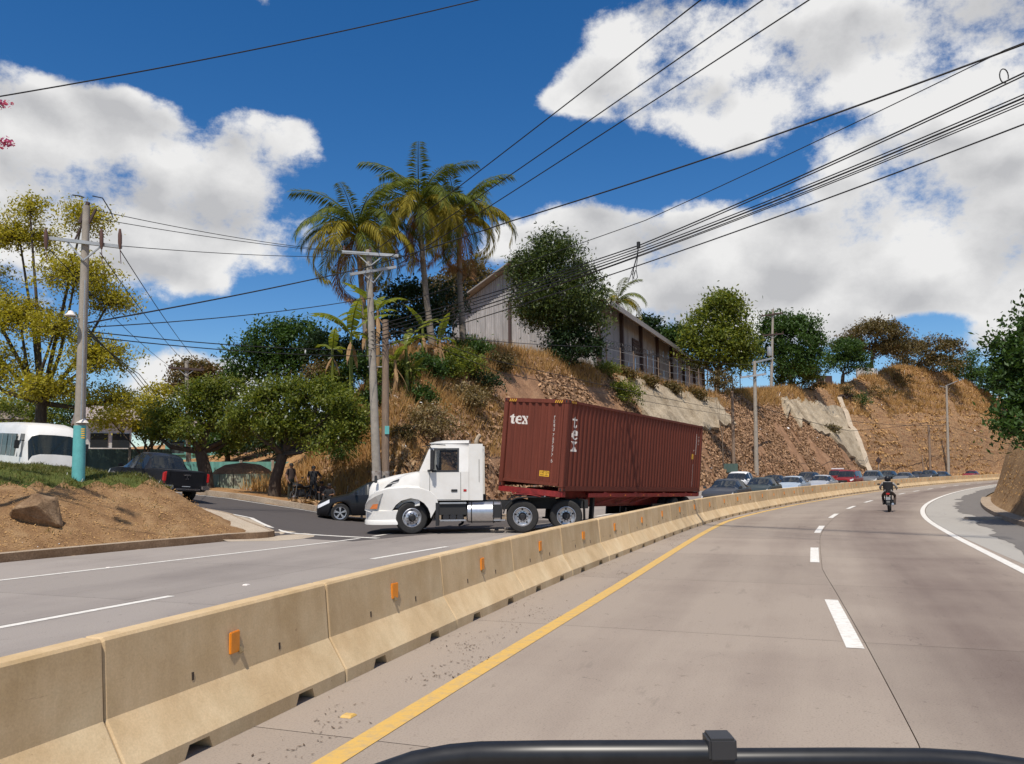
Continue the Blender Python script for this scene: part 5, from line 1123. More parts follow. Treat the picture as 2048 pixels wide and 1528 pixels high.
# two sitting on the slope
def sitter(label, px, D, rz, shirt):
    g = on_ground(px, D)
    J = dict(STAND); dz = -.68
    for k in ('pelvis', 'waist', 'chest', 'neck', 'head', 'crown', 'shl', 'shr'): a = J[k]; J[k] = (a[0] + (.06 if k in ('chest', 'neck', 'head', 'crown', 'shl', 'shr') else 0), a[1], a[2] + dz)
    for s, y in (('l', 1), ('r', -1)): J['hp' + s] = (.02, y * .1, .22); J['kn' + s] = (.40, y * .15, .46); J['an' + s] = (.50, y * .14, .08); J['to' + s] = (.64, y * .14, .04); J['el' + s] = (.16, y * .27, .52); J['wr' + s] = (.36, y * .18, .50); J['ha' + s] = (.42, y * .15, .50)
    fn = lambda c: 0 if c.z > .775 or (c.x > .22 and c.z > .49) else (1 if c.z > .33 and c.x < .3 else (2 if c.z > .1 else 3))
    o = person('person', J, SRAD, SEDGE, dict(list=['skin', shirt, 'cloth_black', 'black_plastic'], fn=fn), label, (g.x, g.y, g.z), rz); head_bits(o, (.075, 0, .92)); fingers(o, J, 'l'); fingers(o, J, 'r')
sitter('person in a dark blue top sitting on the dry slope behind the black crossover', 660, 37.3, R(-95), 'cloth_black')
sitter('person in brown sitting on the slope beside the man in the black T-shirt', 643, 38.0, R(-70), 'cloth_brown')

# ------------------------------------------------------------------ motorcycles
def motorcycle(label, group=None):
    T = empty('motorcycle', label=label, cat='motorcycle', group=group)
    for x in (.62, -.62):
        w = empty('wheel', (x, 0, .30)); w.parent = T; m = MB(); m.lathe([(.24, -.045), (.29, -.05), (.31, 0), (.29, .05), (.24, .045), (.24, -.045)], 24, axis='Y'); m.build('tyre', 'rubber', w, smooth=50)
        m = MB(); m.lathe([(.25, -.02), (.24, .02)], 20, axis='Y'); m.lathe([(0, -.06), (.05, -.05), (.05, .05), (0, .06)], 10, axis='Y')
        for k in range(6): a = k * math.pi / 3; m.beam((.04 * math.cos(a), 0, .04 * math.sin(a)), (.25 * math.cos(a), 0, .25 * math.sin(a)), .02)
        m.build('rim', 'alloy', w)
    m = MB(); m.loft([[(x, w * math.cos(a), z + h * math.sin(a)) for a in [k * math.pi / 6 for k in range(12)]] for x, z, w, h in ((.45, .80, .06, .06), (.32, .84, .15, .12), (.1, .83, .16, .12), (-.08, .78, .11, .07))]); m.build('fuel_tank', 'paint_black', T, smooth=60)
    m = MB(); m.loft([[(x, w * math.cos(a), z + .045 * math.sin(a)) for a in [k * math.pi / 5 for k in range(10)]] for x, z, w in ((-.05, .77, .10), (-.3, .76, .15), (-.6, .80, .13), (-.80, .84, .09))]); m.build('saddle', 'rubber', T, smooth=60)
    m = MB(); m.box((.05, 0, .48), (.42, .26, .34), taper=(.8, .8)); m.lathe([(0, -.2), (.1, -.19), (.12, .19), (0, .2)], 12, c=(.05, 0, .42), axis='Y'); m.build('engine', 'dark_metal', T, bevel=.02)
    m = MB()
    for y in (.09, -.09): m.tube([(.62, y, .30), (.42, y, .86), (.38, y, .98)], .025, 6); m.tube([(-.62, y, .30), (-.35, y, .40), (-.1, y, .40)], .022, 6); m.tube([(-.55, y * 1.3, .34), (-.5, y * 1.3, .74)], .03, 6)
    m.tube([(.4, 0, .8), (0, 0, .72), (-.35, 0, .68), (-.75, 0, .78)], .03, 6); m.build('frame', 'dark_metal', T)
    m = MB(); m.tube([(.20, .38, 1.02), (.34, .25, 1.04), (.38, 0, .99), (.34, -.25, 1.04), (.20, -.38, 1.02)], .016, 6); hb = m.build('handlebar', 'dark_metal', T)
    for s in (1, -1):
        m = MB(); m.tube([(.30, s * .28, 1.04), (.32, s * .36, 1.18)], .008, 5); m.box((.32, s * .40, 1.20), (.03, .12, .07)); m.build('mirror', 'black_plastic', hb, bevel=.01)
        m = MB(); m.tube([(-.05, s * .12, .32), (-.05, s * .27, .32)], .018, 6); m.build('foot_peg', 'dark_metal', T)
    m = MB(); m.lathe([(0, .06), (.07, .05), (.09, 0), (.05, -.06), (0, -.07)], 14, c=(.50, 0, .90), axis='X'); m.build('headlamp', 'chrome', T, smooth=50)
    m = MB(); m.box((-.86, 0, .80), (.05, .14, .08)); m.build('tail_lamp', 'lamp_red', T, bevel=.015)
    m = MB(); m.box((-.92, 0, .60), (.012, .18, .13)); m.build('number_plate', 'galv', T)
    m = MB(); m.loft([[(-.62 + r * math.cos(a), y, .30 + r * math.sin(a)) for y in (-.07, .07)] for r, a in [(.35, R(t)) for t in range(60, 181, 20)]], closed=False); m.build('mudguard', 'black_plastic', T)
    m = MB(); m.tube([(.15, -.14, .35), (-.1, -.16, .28), (-.75, -.17, .36)], [.025, .03, .05], 8); m.build('exhaust', 'steel', T, smooth=50)
    return T
h = heading(40); p = PZ(1779, 1024, 0.0); mo = motorcycle('black motorcycle being ridden away along the highway', 'motorcycles'); mo.location = (p.x + math.sin(h) * .62, p.y + math.cos(h) * .62, .004); rz_m = R(90) - h * 1.0; mo.rotation_euler = (R(0), 0, R(90) - (h + .02))
RJ = dict(pelvis=(-.30, 0, .90), waist=(-.27, 0, 1.05), chest=(-.18, 0, 1.25), neck=(-.13, 0, 1.40), head=(-.10, 0, 1.49), crown=(-.09, 0, 1.58), shl=(-.16, .20, 1.33), ell=(.02, .36, 1.12), wrl=(.22, .34, 1.04), hal=(.27, .33, 1.04), shr=(-.16, -.20, 1.33), elr=(.02, -.36, 1.12), wrr=(.22, -.34, 1.04), har=(.27, -.33, 1.04),
  hpl=(-.26, .12, .88), knl=(.14, .26, .74), anl=(-.08, .23, .36), tol=(.06, .24, .33), hpr=(-.26, -.12, .88), knr=(.14, -.26, .74), anr=(-.08, -.23, .36), tor=(.06, -.24, .33))
fn = lambda c: 0 if c.z > 1.40 else (1 if c.z > .93 and (c.x < .2 or abs(c.y) < .3) else (2 if c.z > .42 else 3))
rd = person('person', RJ, SRAD, SEDGE, dict(list=['skin', 'cloth_grey', 'cloth_brown', 'black_plastic'], fn=fn), 'motorcyclist in grey jacket, dark vest and black helmet riding away on the highway', mo.location, 0); rd.rotation_euler = mo.rotation_euler; rd.scale = (.97, .97, .95)
m = MB(); m.lathe([(0, .145), (.07, .13), (.12, .08), (.14, .0), (.135, -.08), (.11, -.12)], 20, c=(-.10, 0, 1.53)); m.build('helmet', 'paint_black', rd, smooth=60)
m = MB(); m.loft([[(x, w * math.cos(a), z + .0) if False else (-.20 + .20 * math.cos(a) * (1 if math.cos(a) < 0 else .8), w * math.sin(a), z) for a in [k * math.pi / 8 for k in range(16)]] for z, w in ((.96, .21), (1.1, .215), (1.25, .23), (1.38, .20))]); m.build('vest', 'cloth_black', rd, smooth=60)
fingers(rd, RJ, 'l', 'black_plastic'); fingers(rd, RJ, 'r', 'black_plastic')
g = on_ground(606, 37.0); mp_ = motorcycle('black motorcycle parked between the two standing men', 'motorcycles'); mp_.location = (g.x, g.y, g.z); mp_.rotation_euler = (R(8), 0, R(245)); mp_.scale = (.9, .9, .9)
# ------------------------------------------------------------------ warehouse on the hill
def tinted(name, c, rough=.6, metal=.0, var=.25):
    m = plain(name, c, rough, metal, var=var, scale=1.2, stretch=(3, 3, .4)); nt = m.node_tree; b = nt.nodes['Principled BSDF']; l = b.inputs['Base Color'].links[0]; src = l.from_socket
    oi = nt.nodes.new('ShaderNodeObjectInfo'); hv = nt.nodes.new('ShaderNodeHueSaturation'); mr = nt.nodes.new('ShaderNodeMapRange'); mr.inputs[3].default_value = .85; mr.inputs[4].default_value = 1.12
    nt.links.new(oi.outputs['Random'], mr.inputs[0]); nt.links.new(mr.outputs[0], hv.inputs['Value']); nt.links.new(src, hv.inputs['Color']); nt.links.new(hv.outputs[0], b.inputs['Base Color']); return m
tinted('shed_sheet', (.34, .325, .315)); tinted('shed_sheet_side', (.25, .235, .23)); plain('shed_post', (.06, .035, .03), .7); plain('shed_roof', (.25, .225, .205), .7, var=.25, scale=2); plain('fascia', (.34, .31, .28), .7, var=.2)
def warehouse():
    a = math.atan2(.92, .39); W = empty('warehouse', (8.35, 78, 9.6), a, 'grey corrugated metal warehouse with a shallow gabled roof on top of the hill', 'building')
    # local x along the long wall (away), y to the left = along the gable
    Lg, Wd, ze, zr = 61.0, 16.0, 9.5, 14.2
    top = lambda y: ze + (zr - ze) * (1 - abs(y - Wd / 2) / (Wd / 2))
    n = 16
    for k in range(n):
        y0, y1 = k * Wd / n, (k + 1) * Wd / n - .02; m = MB(); vs = []; q = 9
        for i in range(q):
            y = y0 + (y1 - y0) * i / (q - 1); x = -.05 if i % 2 == 0 else .02; vs += [(x, y, -2.0), (x, y, top(y) - .05)]
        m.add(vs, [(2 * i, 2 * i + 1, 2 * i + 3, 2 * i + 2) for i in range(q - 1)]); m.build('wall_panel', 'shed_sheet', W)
    n = 20
    for k in range(n):
        x0, x1 = k * Lg / n + .05, (k + 1) * Lg / n - .02; m = MB(); vs = []; q = 13
        for i in range(q):
            x = x0 + (x1 - x0) * i / (q - 1); y = .0 if i % 2 else -.05; vs += [(x, y, -2.0), (x, y, ze)]
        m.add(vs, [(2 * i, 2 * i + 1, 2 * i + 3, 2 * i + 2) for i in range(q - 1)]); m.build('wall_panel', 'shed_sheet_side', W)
    for x in np.linspace(.2, Lg - .2, 8): m = MB(); m.box((x, -.22, ze / 2 - 1), (.45, .4, ze + 2)); m.build('column', 'shed_post', W)
    for y in (3.6, 9.2): m = MB(); m.box((-.14, y, 4), (.2, .28, 12)); m.build('column', 'shed_post', W)
    m = MB(); m.box((15.5, -.12, 6.7), (3.2, .12, 1.7)); lv = m.build('louvre', 'shed_post', W)
    for k in range(5): m = MB(); m.box((15.5, -.2, 6.05 + k * .32), (3.1, .1, .08)); m.build('slat', 'shed_post', lv)
    m = MB(); m.box((31, -.12, 2.2), (2.6, .12, 1.6)); m.build('window', 'glass_dark', W)
    # roof slopes in sheets
    for sd in (0, 1):
        n = 20
        for k in range(n):
            x0, x1 = -1.2 + k * (Lg + 2) / n, -1.2 + (k + 1) * (Lg + 2) / n - .03; ys, zs = (-1.7, ze - .85) if sd == 0 else (Wd + 1.7, ze - .85); ym, zm = Wd / 2, zr
            m = MB(); m.add([(x0, ys, zs + .15), (x1, ys, zs + .15), (x1, ym, zm + .15), (x0, ym, zm + .15), (x0, ys, zs), (x1, ys, zs), (x1, ym, zm), (x0, ym, zm)], [(0, 1, 2, 3), (4, 7, 6, 5), (0, 4, 5, 1), (3, 2, 6, 7), (0, 3, 7, 4), (1, 5, 6, 2)]); m.build('roof_sheet', 'shed_roof', W)
    m = MB(); m.box((Lg / 2 - .2, -1.76, ze - .80), (Lg + 2, .1, .55)); m.build('fascia', 'fascia', W)
    return W
warehouse()

# ------------------------------------------------------------------ shotcrete facings and drain channel on the cut
surface_mat('shotcrete', (.26, .205, .135), (.52, .44, .32), (.42, .35, .25), .5, 5, .7, dist=.12)
def cut_pt(s, g, out=.0):
    u = g * float(slope_w(s)); off = -(12.6 + u); x, y = RPn(s, off); z = TZ(x, y); h = heading(s); return Vector((float(x) + math.cos(h) * out, float(y) - math.sin(h) * out, z + out * .5))
def facing(label, s0, s1, lo, hi, n=26, k=14, lean=0):
    grid = []
    for i in range(n):
        t = i / (n - 1); s = s0 + (s1 - s0) * t; a = lo(t) + .12 * mnoise.noise((s * .45, 0, 3)); b = hi(t) + .08 * mnoise.noise((s * .6, 5, 1)); grid.append([cut_pt(s + lean * (a + (b - a) * j / (k - 1)), a + (b - a) * j / (k - 1), .42 + .22 * mnoise.noise((s * .3, j * .4, 2)) + .12 * mnoise.noise((s * 1.1, j * 1.3, 7))) for j in range(k)])
    inner = [[p + Vector((-.9, .5, -.7)) for p in r] for r in grid]; m = MB(); vs = [p for r in grid for p in r] + [p for r in inner for p in r]; N_ = n * k
    fs = [(i * k + j, (i + 1) * k + j, (i + 1) * k + j + 1, i * k + j + 1) for i in range(n - 1) for j in range(k - 1)]
    ring = [i * k for i in range(n)] + [(n - 1) * k + j for j in range(1, k)] + [i * k + k - 1 for i in range(n - 2, -1, -1)] + [j for j in range(k - 2, 0, -1)]
    fs += [(ring[i], ring[(i + 1) % len(ring)], ring[(i + 1) % len(ring)] + N_, ring[i] + N_) for i in range(len(ring))]
    m.add(vs, fs); return tag(m.build('retaining_wall', 'shotcrete', smooth=40), label, 'wall')
facing('grey stained concrete slope facing above the red container, below the warehouse', 71.5, 96, lambda t: .36 + .25 * t, lambda t: .97 - .06 * t)
facing('grey concrete slope facing beside the drain channel behind the queue', 108, 135.6, lambda t: .72 - .56 * t, lambda t: .90 - .12 * t, lean=14)
m = MB(); pts = [cut_pt(136.6 + 14 * g, g, .35) for g in np.linspace(0.02, .88, 16)]
for a, b in zip(pts[:-1], pts[1:]): m.beam(a, b + (b - a) * .05, .75, .35)
tag(m.build('drain_channel', 'sidewalk'), 'pale concrete drain channel running straight down the cut slope', 'drain')
m = MB()
for i in range(14): s = 149.5 + i * .55; m.beam(cut_pt(s, .9, .15), cut_pt(s + .56, .9, .15), .5, .3)
tag(m.build('crest_ditch', 'shed_post'), 'dark lined crest ditch meeting the top of the drain channel', 'drain')

# ------------------------------------------------------------------ razor wire fence along the crest
def fence():
    F = empty('security_fence', label='post and wire fence with razor coil along the crest below the warehouse', cat='fence'); tops = []
    for i, s in enumerate(np.arange(71, 111, 2.9)):
        p = cut_pt(float(s), 1.06); q = p + Vector((0, 0, 2.9)); tops.append(q); m = MB(); m.tube([p - Vector((0, 0, .6)), q], .06, 6); m.build('post', 'pole_wood' if i % 3 else 'shed_post', F)
    for d in (.4, 1.2, 2.0): m = MB(); m.tube([t - Vector((0, 0, d)) for t in tops], .018, 4); m.build('wire', 'galv', F)
    m = MB(); pts = []
    for i in range(len(tops) - 1):
        d = (tops[i + 1] - tops[i]); dn = d.normalized(); u = Vector((0, 0, 1)); w = dn.cross(u)
        for k in range(40): a = k / 40 * 2 * math.pi * 5; pts.append(tops[i] + d * (k / 40) + (u * math.sin(a) + w * math.cos(a)) * .32 + Vector((0, 0, .15)))
    m.tube(pts, .016, 3); m.build('razor_coil', 'dark_metal', F)
fence()

# ------------------------------------------------------------------ houses, walls beyond the side road
tinted('house_white', (.62, .60, .57)); tinted('wall_teal', (.16, .42, .38)); tinted('sheet_green', (.07, .11, .09)); tinted('wall_pink', (.42, .30, .27)); plain('roof_tin', (.33, .27, .24), .6, var=.3, scale=3); plain('mural', (.36, .37, .28), .8, c2=(.13, .22, .16), scale=1.6); plain('roof_rust', (.26, .11, .06), .8, var=.3, scale=3)
def along(px0, px1, D0, D1, z):
    a = P(px0, 900, D0); b = P(px1, 900, D1); return Vector((a.x, a.y, z)), Vector((b.x, b.y, z))
def house(name, label, px0, px1, D, z0, hw_, hr, wall, roof, depth=7, wins=2):
    a, b = along(px0, px1, D, D + 1.5, z0); d = b - a; L = d.length; T = empty(name, a, math.atan2(d.y, d.x), label, 'house')
    m = MB(); m.box((L / 2, depth / 2, hw_ / 2 - .5), (L, depth, hw_ + 1)); m.build('wall', wall, T)
    m = MB(); m.add([(-.5, -.6, hw_ - .05), (L + .5, -.6, hw_ - .05), (L + .5, depth / 2, hw_ + hr), (-.5, depth / 2, hw_ + hr), (L + .5, depth + .6, hw_ - .05), (-.5, depth + .6, hw_ - .05)], [(0, 1, 2, 3), (3, 2, 4, 5), (0, 3, 5), (1, 4, 2)]); m.build('roof', roof, T)
    for k in range(wins):
        x = L * (k + .5) / wins; m = MB(); m.box((x, -.03, hw_ * .55), (1.1, .08, 1.0)); w = m.build('window', 'glass_dark', T); m = MB(); m.box((x, -.06, hw_ * .55 - .55), (1.3, .14, .08)); m.build('sill', wall, w)
    return T
house('white_house', 'white single storey house with a tin roof above the green sheet fence', 175, 262, 55, 2.6, 3.3, 1.2, 'house_white', 'roof_tin', wins=2)
house('pink_house', 'faded pink house behind the turquoise wall under the trees', 470, 570, 62, 2.2, 3.6, 1.4, 'wall_pink', 'roof_rust')
house('teal_house', 'pale turquoise house glimpsed between the tree trunks', 330, 470, 66, 2.4, 3.4, .9, 'wall_teal', 'roof_tin', wins=3)
house('white_shed', 'small white building glimpsed behind the big yellow tree', -60, 40, 60, 3.0, 3.4, 1.4, 'house_white', 'roof_tin', wins=1)
def panel_wall(name, label, px0, px1, D0, D1, z0, h, mat, step, cat='wall', part='panel'):
    a, b = along(px0, px1, D0, D1, z0)
    if z0 > 5: a.z = b.z = min(TZ(a.x, a.y), TZ(b.x, b.y))
    d = b - a; L = d.length; n = max(1, int(L / step)); T = empty(name, a, math.atan2(d.y, d.x), label, cat)
    for k in range(n):
        m = MB(); m.box(((k + .5) * L / n, 0, h / 2 - .6), (L / n - .04, .10, h + 1.2)); m.build(part, mat, T)
        m = MB(); m.box((k * L / n, -.03, h / 2 - .55), (.14, .18, h + 1.3)); m.build('post', 'pole_concrete', T)
panel_wall('sheet_fence', 'dark green sheet metal fence behind the black pickup', 170, 345, 44, 46, 1.9, 1.55, 'sheet_green', 2.2, 'fence')
panel_wall('turquoise_wall', 'low turquoise block wall behind the roadside trees', 345, 605, 47, 52, 1.2, 1.55, 'wall_teal', 1.8)
def planter():
    c = P(485, 950, 43.5); z = TZ(c.x, c.y); T = empty('planter', (c.x, c.y, z), R(-8), 'round block planter painted with a faded mural, heaped with red earth', 'planter')
    m = MB(); n = 14
    for k in range(n):
        a0, a1 = 2 * math.pi * k / n, 2 * math.pi * (k + .94) / n; r = 1.75; m = MB(); m.add([(r * math.cos(a), r * math.sin(a), zz) for zz in (-.6, .72) for a in (a0, a1)] + [(r * .85 * math.cos(a), r * .85 * math.sin(a), zz) for zz in (-.6, .72) for a in (a0, a1)], [(0, 1, 3, 2), (4, 6, 7, 5), (2, 3, 7, 6), (0, 2, 6, 4), (1, 5, 7, 3)]); m.build('block', 'mural', T)
    m = MB(); m.lathe([(1.62, .70), (1.4, .95), (.9, 1.22), (.0, 1.34)], 20); m.build('earth', 'cut_soil', T, smooth=60)
    m = MB(); m.lathe([(1.85, -.1), (2.3, -.02), (2.3, -.5)], 20); m.build('base', 'sidewalk', T)
planter()
def crest(px):
    D = np.arange(50, 260, 1.0); q = [P(px, 800, float(d)) for d in D]; s_, o_ = SOv(np.array([v.x for v in q]), np.array([v.y for v in q])); g_ = (-o_ - 12.6) / slope_w(s_); k = np.where((g_ > 1.0) & (s_ > 40))[0]; return float(D[k[0]]) if len(k) else 150.0
def hit(px, py, lo=34):
    D = np.arange(lo, 240, .5); d = ray(px, py); X_, Y_, Z_ = d.x / d.y * D, D, CAM_H + d.z / d.y * D; k = np.where(terrain(X_, Y_) > Z_)[0]; return float(D[k[0]]) if len(k) else None
# walls and gate on the far crest
panel_wall('crest_wall', 'grey block wall with a dark gate on the crest beyond the umbrella tree', 1722, 1765, crest(1735) + 2, crest(1750) + 2, 14.2, 2.6, 'house_white', 2.0)
panel_wall('crest_shed', 'low brown shed wall under the trees on the crest', 1640, 1672, crest(1655) + 2, crest(1660) + 2, 12.6, 2.2, 'shed_post', 1.6, 'shed')

# ------------------------------------------------------------------ poles
def pole(label, base, top, r0, r1, mat='pole_concrete', arms=(), group='utility poles', name='utility_pole'):
    base, top = Vector(base), Vector(top); T = empty(name, base, 0, label, 'pole', group); d = top - base
    m = MB(); m.tube([d * (-.06), d * .5, d], [r0, (r0 + r1) / 2, r1], 14); m.build('shaft', mat, T, smooth=50)
    for (pa, pb, w, mt_, ins) in arms:
        a, b = Vector(pa) - base, Vector(pb) - base; m = MB(); m.beam(a, b, w, w); ar = m.build('crossarm', mt_, T)
        for k in range(ins):
            q = a.lerp(b, (k + .08) / max(1, ins - .84)); m = MB(); m.lathe([(.0, .26), (.05, .24), (.035, .18), (.06, .15), (.035, .1), (.055, .06), (.02, 0)], 8, c=(q.x, q.y, q.z + w / 2)); m.build('insulator', 'ceramic', ar, smooth=50)
        c = (a + b) / 2; m = MB(); m.beam(a.lerp(b, .25), c - Vector((0, 0, .55)), .04); m.beam(a.lerp(b, .75), c - Vector((0, 0, .55)), .04); m.build('brace', 'galv', ar)
    return T
# pole on the mound
Dp = 23.6; pb = P(157, 945, Dp); zb = TZ(pb.x, pb.y); pt = P(173, 412, Dp)
lp = pole('tall concrete utility pole with a turquoise painted foot standing on the grassy mound', (pb.x, pb.y, zb), pt, .165, .10, arms=[(P(95, 476, Dp - .15), P(243, 494, Dp - .15), .10, 'galv', 0)])
rel = lambda px, py, D=Dp: P(px, py, D) - Vector((pb.x, pb.y, zb))
d_ = pt - Vector((pb.x, pb.y, zb))
m = MB(); m.tube([d_ * -.02, d_ * .19], [.178, .166], 16); m.build('painted_foot', 'teal_paint', lp, smooth=50)
m = MB(); m.lathe([(.0, .22), (.02, .21), (.17, .02), (.19, 0)], 12, c=tuple(rel(164, 846))); m.build('paper_hood', 'mark_white', lp)
m = MB()
for k in range(5): c = rel(166, 858 + k * 4.4, Dp - .17); m.box(c, (.10, .03, .03))
m.build('warning_stripes', 'mark_yellow', lp)
for px in (92, 203, 240):
    m = MB(); a, b = rel(px, 458, Dp - .25), rel(px, 498, Dp - .25); m.tube([a, a.lerp(b, .3), a.lerp(b, .7), b], [.03, .06, .06, .03], 8); m.tube([b, b + Vector((.05, 0, -.45))], .012, 4); m.build('fuse_cutout', 'ceramic', lp, smooth=50)
m = MB(); m.beam(rel(168, 440), rel(150, 480), .04); m.beam(rel(160, 446), rel(177, 404), .09); m.beam(rel(178, 446), rel(192, 418), .06); m.build('top_bracket', 'shed_post', lp)
m = MB(); m.tube([rel(168, 395), rel(160, 392), rel(145, 390)], .02, 5); m.tube([rel(185, 392), rel(205, 396), rel(222, 424), rel(226, 436)], .018, 5); m.build('jumper', 'wire_black', lp)
m = MB(); m.beam(rel(165, 640), rel(141, 632, Dp - .4), .04); la = m.build('lamp_arm', 'galv', lp); m = MB(); c = rel(141, 630, Dp - .4); m.lathe([(.0, .14), (.06, .12), (.09, .05), (.16, .0), (.16, -.03)], 14, c=tuple(c)); m.build('lamp_shade', 'mark_white', la, smooth=50)
m = MB(); m.tube([rel(170, 560, Dp - .16), rel(166, 700, Dp - .17), rel(162, 840, Dp - .19)], .02, 5); m.build('conduit', 'galv', lp)
# twin poles by the junction
D2 = 35.4; b2 = P(757, 955, D2); t2 = P(737, 500, D2); p2_ = pole('grey concrete utility pole with two crossarms, whitewashed at its foot, by the junction', (b2.x, b2.y, TZ(b2.x, b2.y) - .1), t2, .215, .13, arms=[(P(684, 504, D2 - .2), P(797, 512, D2 - .2), .13, 'galv', 3), (P(700, 549, D2 - .5), P(792, 534, D2 + .4), .12, 'galv', 2)])
D3 = 35.7; b3 = P(771, 955, D3); t3 = P(771, 640, D3); p3_ = pole('brownish shorter utility pole with a green sticker beside the twin crossarm pole', (b3.x, b3.y, TZ(b3.x, b3.y) - .1), t3, .19, .14, 'pole_wood')
m = MB(); c = P(774, 860, D3 - .19) - p3_.location; m.box(c, (.19, .03, .36)); m.build('sticker', 'teal_paint', p3_)
plain('whitewash', (.52, .48, .43), .9, c2=(.2, .15, .12), scale=6, detail=9)
for T_, b_, t_, r_ in ((p2_, b2, t2, .222), (p3_, b3, t3, .197)):
    m = MB(); dd = t_ - T_.location; h_ = 2.0 / dd.length; m.tube([dd * -.02, dd * h_], [r_, r_ - .008], 14); m.build('whitewashed_foot', 'whitewash', T_, smooth=50)
for k in range(3): m = MB(); m.tube([P(735, 690 + k * 22, D2 + .1) - p2_.location, P(772, 690 + k * 22, D3) - p2_.location], .03, 5); m.build('tie_bar', 'galv', p2_)
m = MB(); c = P(748, 676, D2) - p2_.location; [m.tube([c + Vector((.27 * math.cos(t), -.16 * abs(math.sin(t)), dz + .2 * math.sin(t))) for t in np.linspace(0, 6.28, 16)], .018, 5) for dz in (-.3, -.12, .08)]; m.build('cable_slack', 'wire_black', p2_)
def roadside_pole(label, px, pyt, D, r0, r1, mat='pole_concrete', arms=()):
    b = P(px, 950, D); b.z = TZ(b.x, b.y) - .15; t = P(px - 4, pyt, D); return pole(label, b, t, r0, r1, mat, arms)
roadside_pole('distant utility pole with one crossarm rising behind the roadside trees', 377, 722, 62, .2, .14, arms=[(P(337, 735, 61.8), P(408, 740, 61.8), .16, 'shed_post', 2)])
DA, DB = 89.5, crest(1550) + 1.0
roadside_pole('utility pole with crossarms at the foot of the cut beside the queued cars', 1513, 722, DA, .26, .17, arms=[(P(1481, 755, DA - .3), P(1532, 748, DA - .3), .2, 'galv', 3), (P(1505, 726, DA - .1), P(1546, 716, DA + 6), .18, 'galv', 0)])
hp = roadside_pole('tall pole with a grey transformer on the hill crest', 1550, 618, DB, .24, .15, arms=[(P(1521, 632, DB - .2), P(1565, 626, DB - .2), .2, 'shed_post', 2), (P(1525, 671, DB - .2), P(1567, 667, DB - .2), .18, 'shed_post', 4)])
m = MB(); c = P(1539, 703, DB - .4) - hp.location; m.lathe([(0, .72), (.34, .7), (.36, .6), (.36, -.6), (.34, -.68), (0, -.7)], 16, c=tuple(c)); m.build('transformer', 'galv', hp, smooth=40)
roadside_pole('thin brown pole in front of the creeper covered cut, beside the sign', 1468, 782, 83.5, .18, .14, 'pole_wood')
roadside_pole('thin brown pole at the foot of the banded rock face', 1861, 850, 151.5, .24, .18, 'pole_wood')
sl = roadside_pole('leaning street lamp pole at the foot of the banded rock face', 1897, 772, 159.5, .3, .18)
m = MB(); m.tube([P(1891, 775, 159.5) - sl.location, P(1880, 772, 159) - sl.location], .08, 5); m.tube([P(1891, 772, 159.5) - sl.location, P(1915, 762, 158.5) - sl.location], .08, 5); m.build('lamp_arm', 'galv', sl)
roadside_pole('short crooked wooden stake in front of the banded rock face', 1848, 910, 148.5, .13, .1, 'pole_wood')
# signs seen from behind
def back_sign():
    c = P(1461, 936, 82.2); z = TZ(c.x, c.y); T = empty('road_sign', (c.x, c.y, z), R(10), 'dark rectangular road sign seen from behind at the foot of the cut', 'sign')
    m = MB(); m.box((0, 0, c.z - z), (1.6, .05, .9)); m.build('panel', 'sheet_green', T)
    for x in (-.55, .55): m = MB(); m.tube([(x, .05, -.2), (x, .05, c.z - z + .4)], .035, 6); m.build('post', 'galv', T)
    c = P(1757, 921, 130); z = TZ(c.x, c.y); T = empty('warning_sign', (c.x, c.y, z), R(20), 'diamond shaped warning sign seen from behind near the drain channel', 'sign')
    m = MB(); m.box((0, 0, c.z - z), (.85, .04, .85), Matrix.Rotation(R(45), 3, 'Y')); m.build('panel', 'shed_post', T); m = MB(); m.tube([(0, .05, -.3), (0, .05, c.z - z + .4)], .04, 6); m.build('post', 'galv', T)
back_sign()

# ------------------------------------------------------------------ overhead cables
def cable(label, pts, r=.016, sag=0.0, name='overhead_cable', group='overhead cables', n=14):
    """pts: (px, py, D) knots where the cable hangs or is fixed; it sags between them"""
    K = [P(*p) for p in pts]; out = []
    for a, b in zip(K[:-1], K[1:]):
        for i in range(n): t = i / n; q = a.lerp(b, t); q.z -= sag * 4 * t * (1 - t) * (b - a).length / 30; out.append(q)
    out.append(K[-1]); m = MB(); m.tube(out, r * 1.2, 5); return tag(m.build(name, 'wire_black', smooth=60), label, 'cable', group)
LB = {'span': 'thin black overhead cable in the bundle strung from the twin poles across the highway', 'low': 'black overhead cable strung between the mound pole and the twin poles', 'up': 'thin power wire climbing steeply from the top crossarm past the palms', 'hill': 'thin service wire running across the hillside from the twin poles to the roadside poles'}
for i, (y0, yr, r) in enumerate([(640, 92, .017), (648, 98, .015), (655, 140, .014), (664, 147, .02), (672, 154, .013)]): cable(LB['span'], [(760, y0 + 8, 35.3), (1280, 490 + i * 5, 25.5), (2160, yr, 16.5)], r, .25)
cable('thick black cable crossing from the mound pole past the twin poles and over the highway', [(170, 647, Dp), (620, 560, 32), (742, 532, 35.2), (1020, 443, 29), (1500, 288, 22), (2160, 46, 16.5)], .022, .12)
cable('lone lowest overhead cable from the shorter pole across the highway', [(772, 690, 35.6), (1220, 550, 26), (2160, 205, 16.5)], .016, .2)
cable('slender cable crossing the bundle above the container', [(740, 625, 35.3), (1290, 441, 25), (2010, 100, 17), (2160, 40, 16.5)], .011, .15)
cable('lowest strand of the cable bundle over the container', [(770, 676, 35.6), (1280, 512, 25.5), (2160, 160, 16.5)], .012, .25)
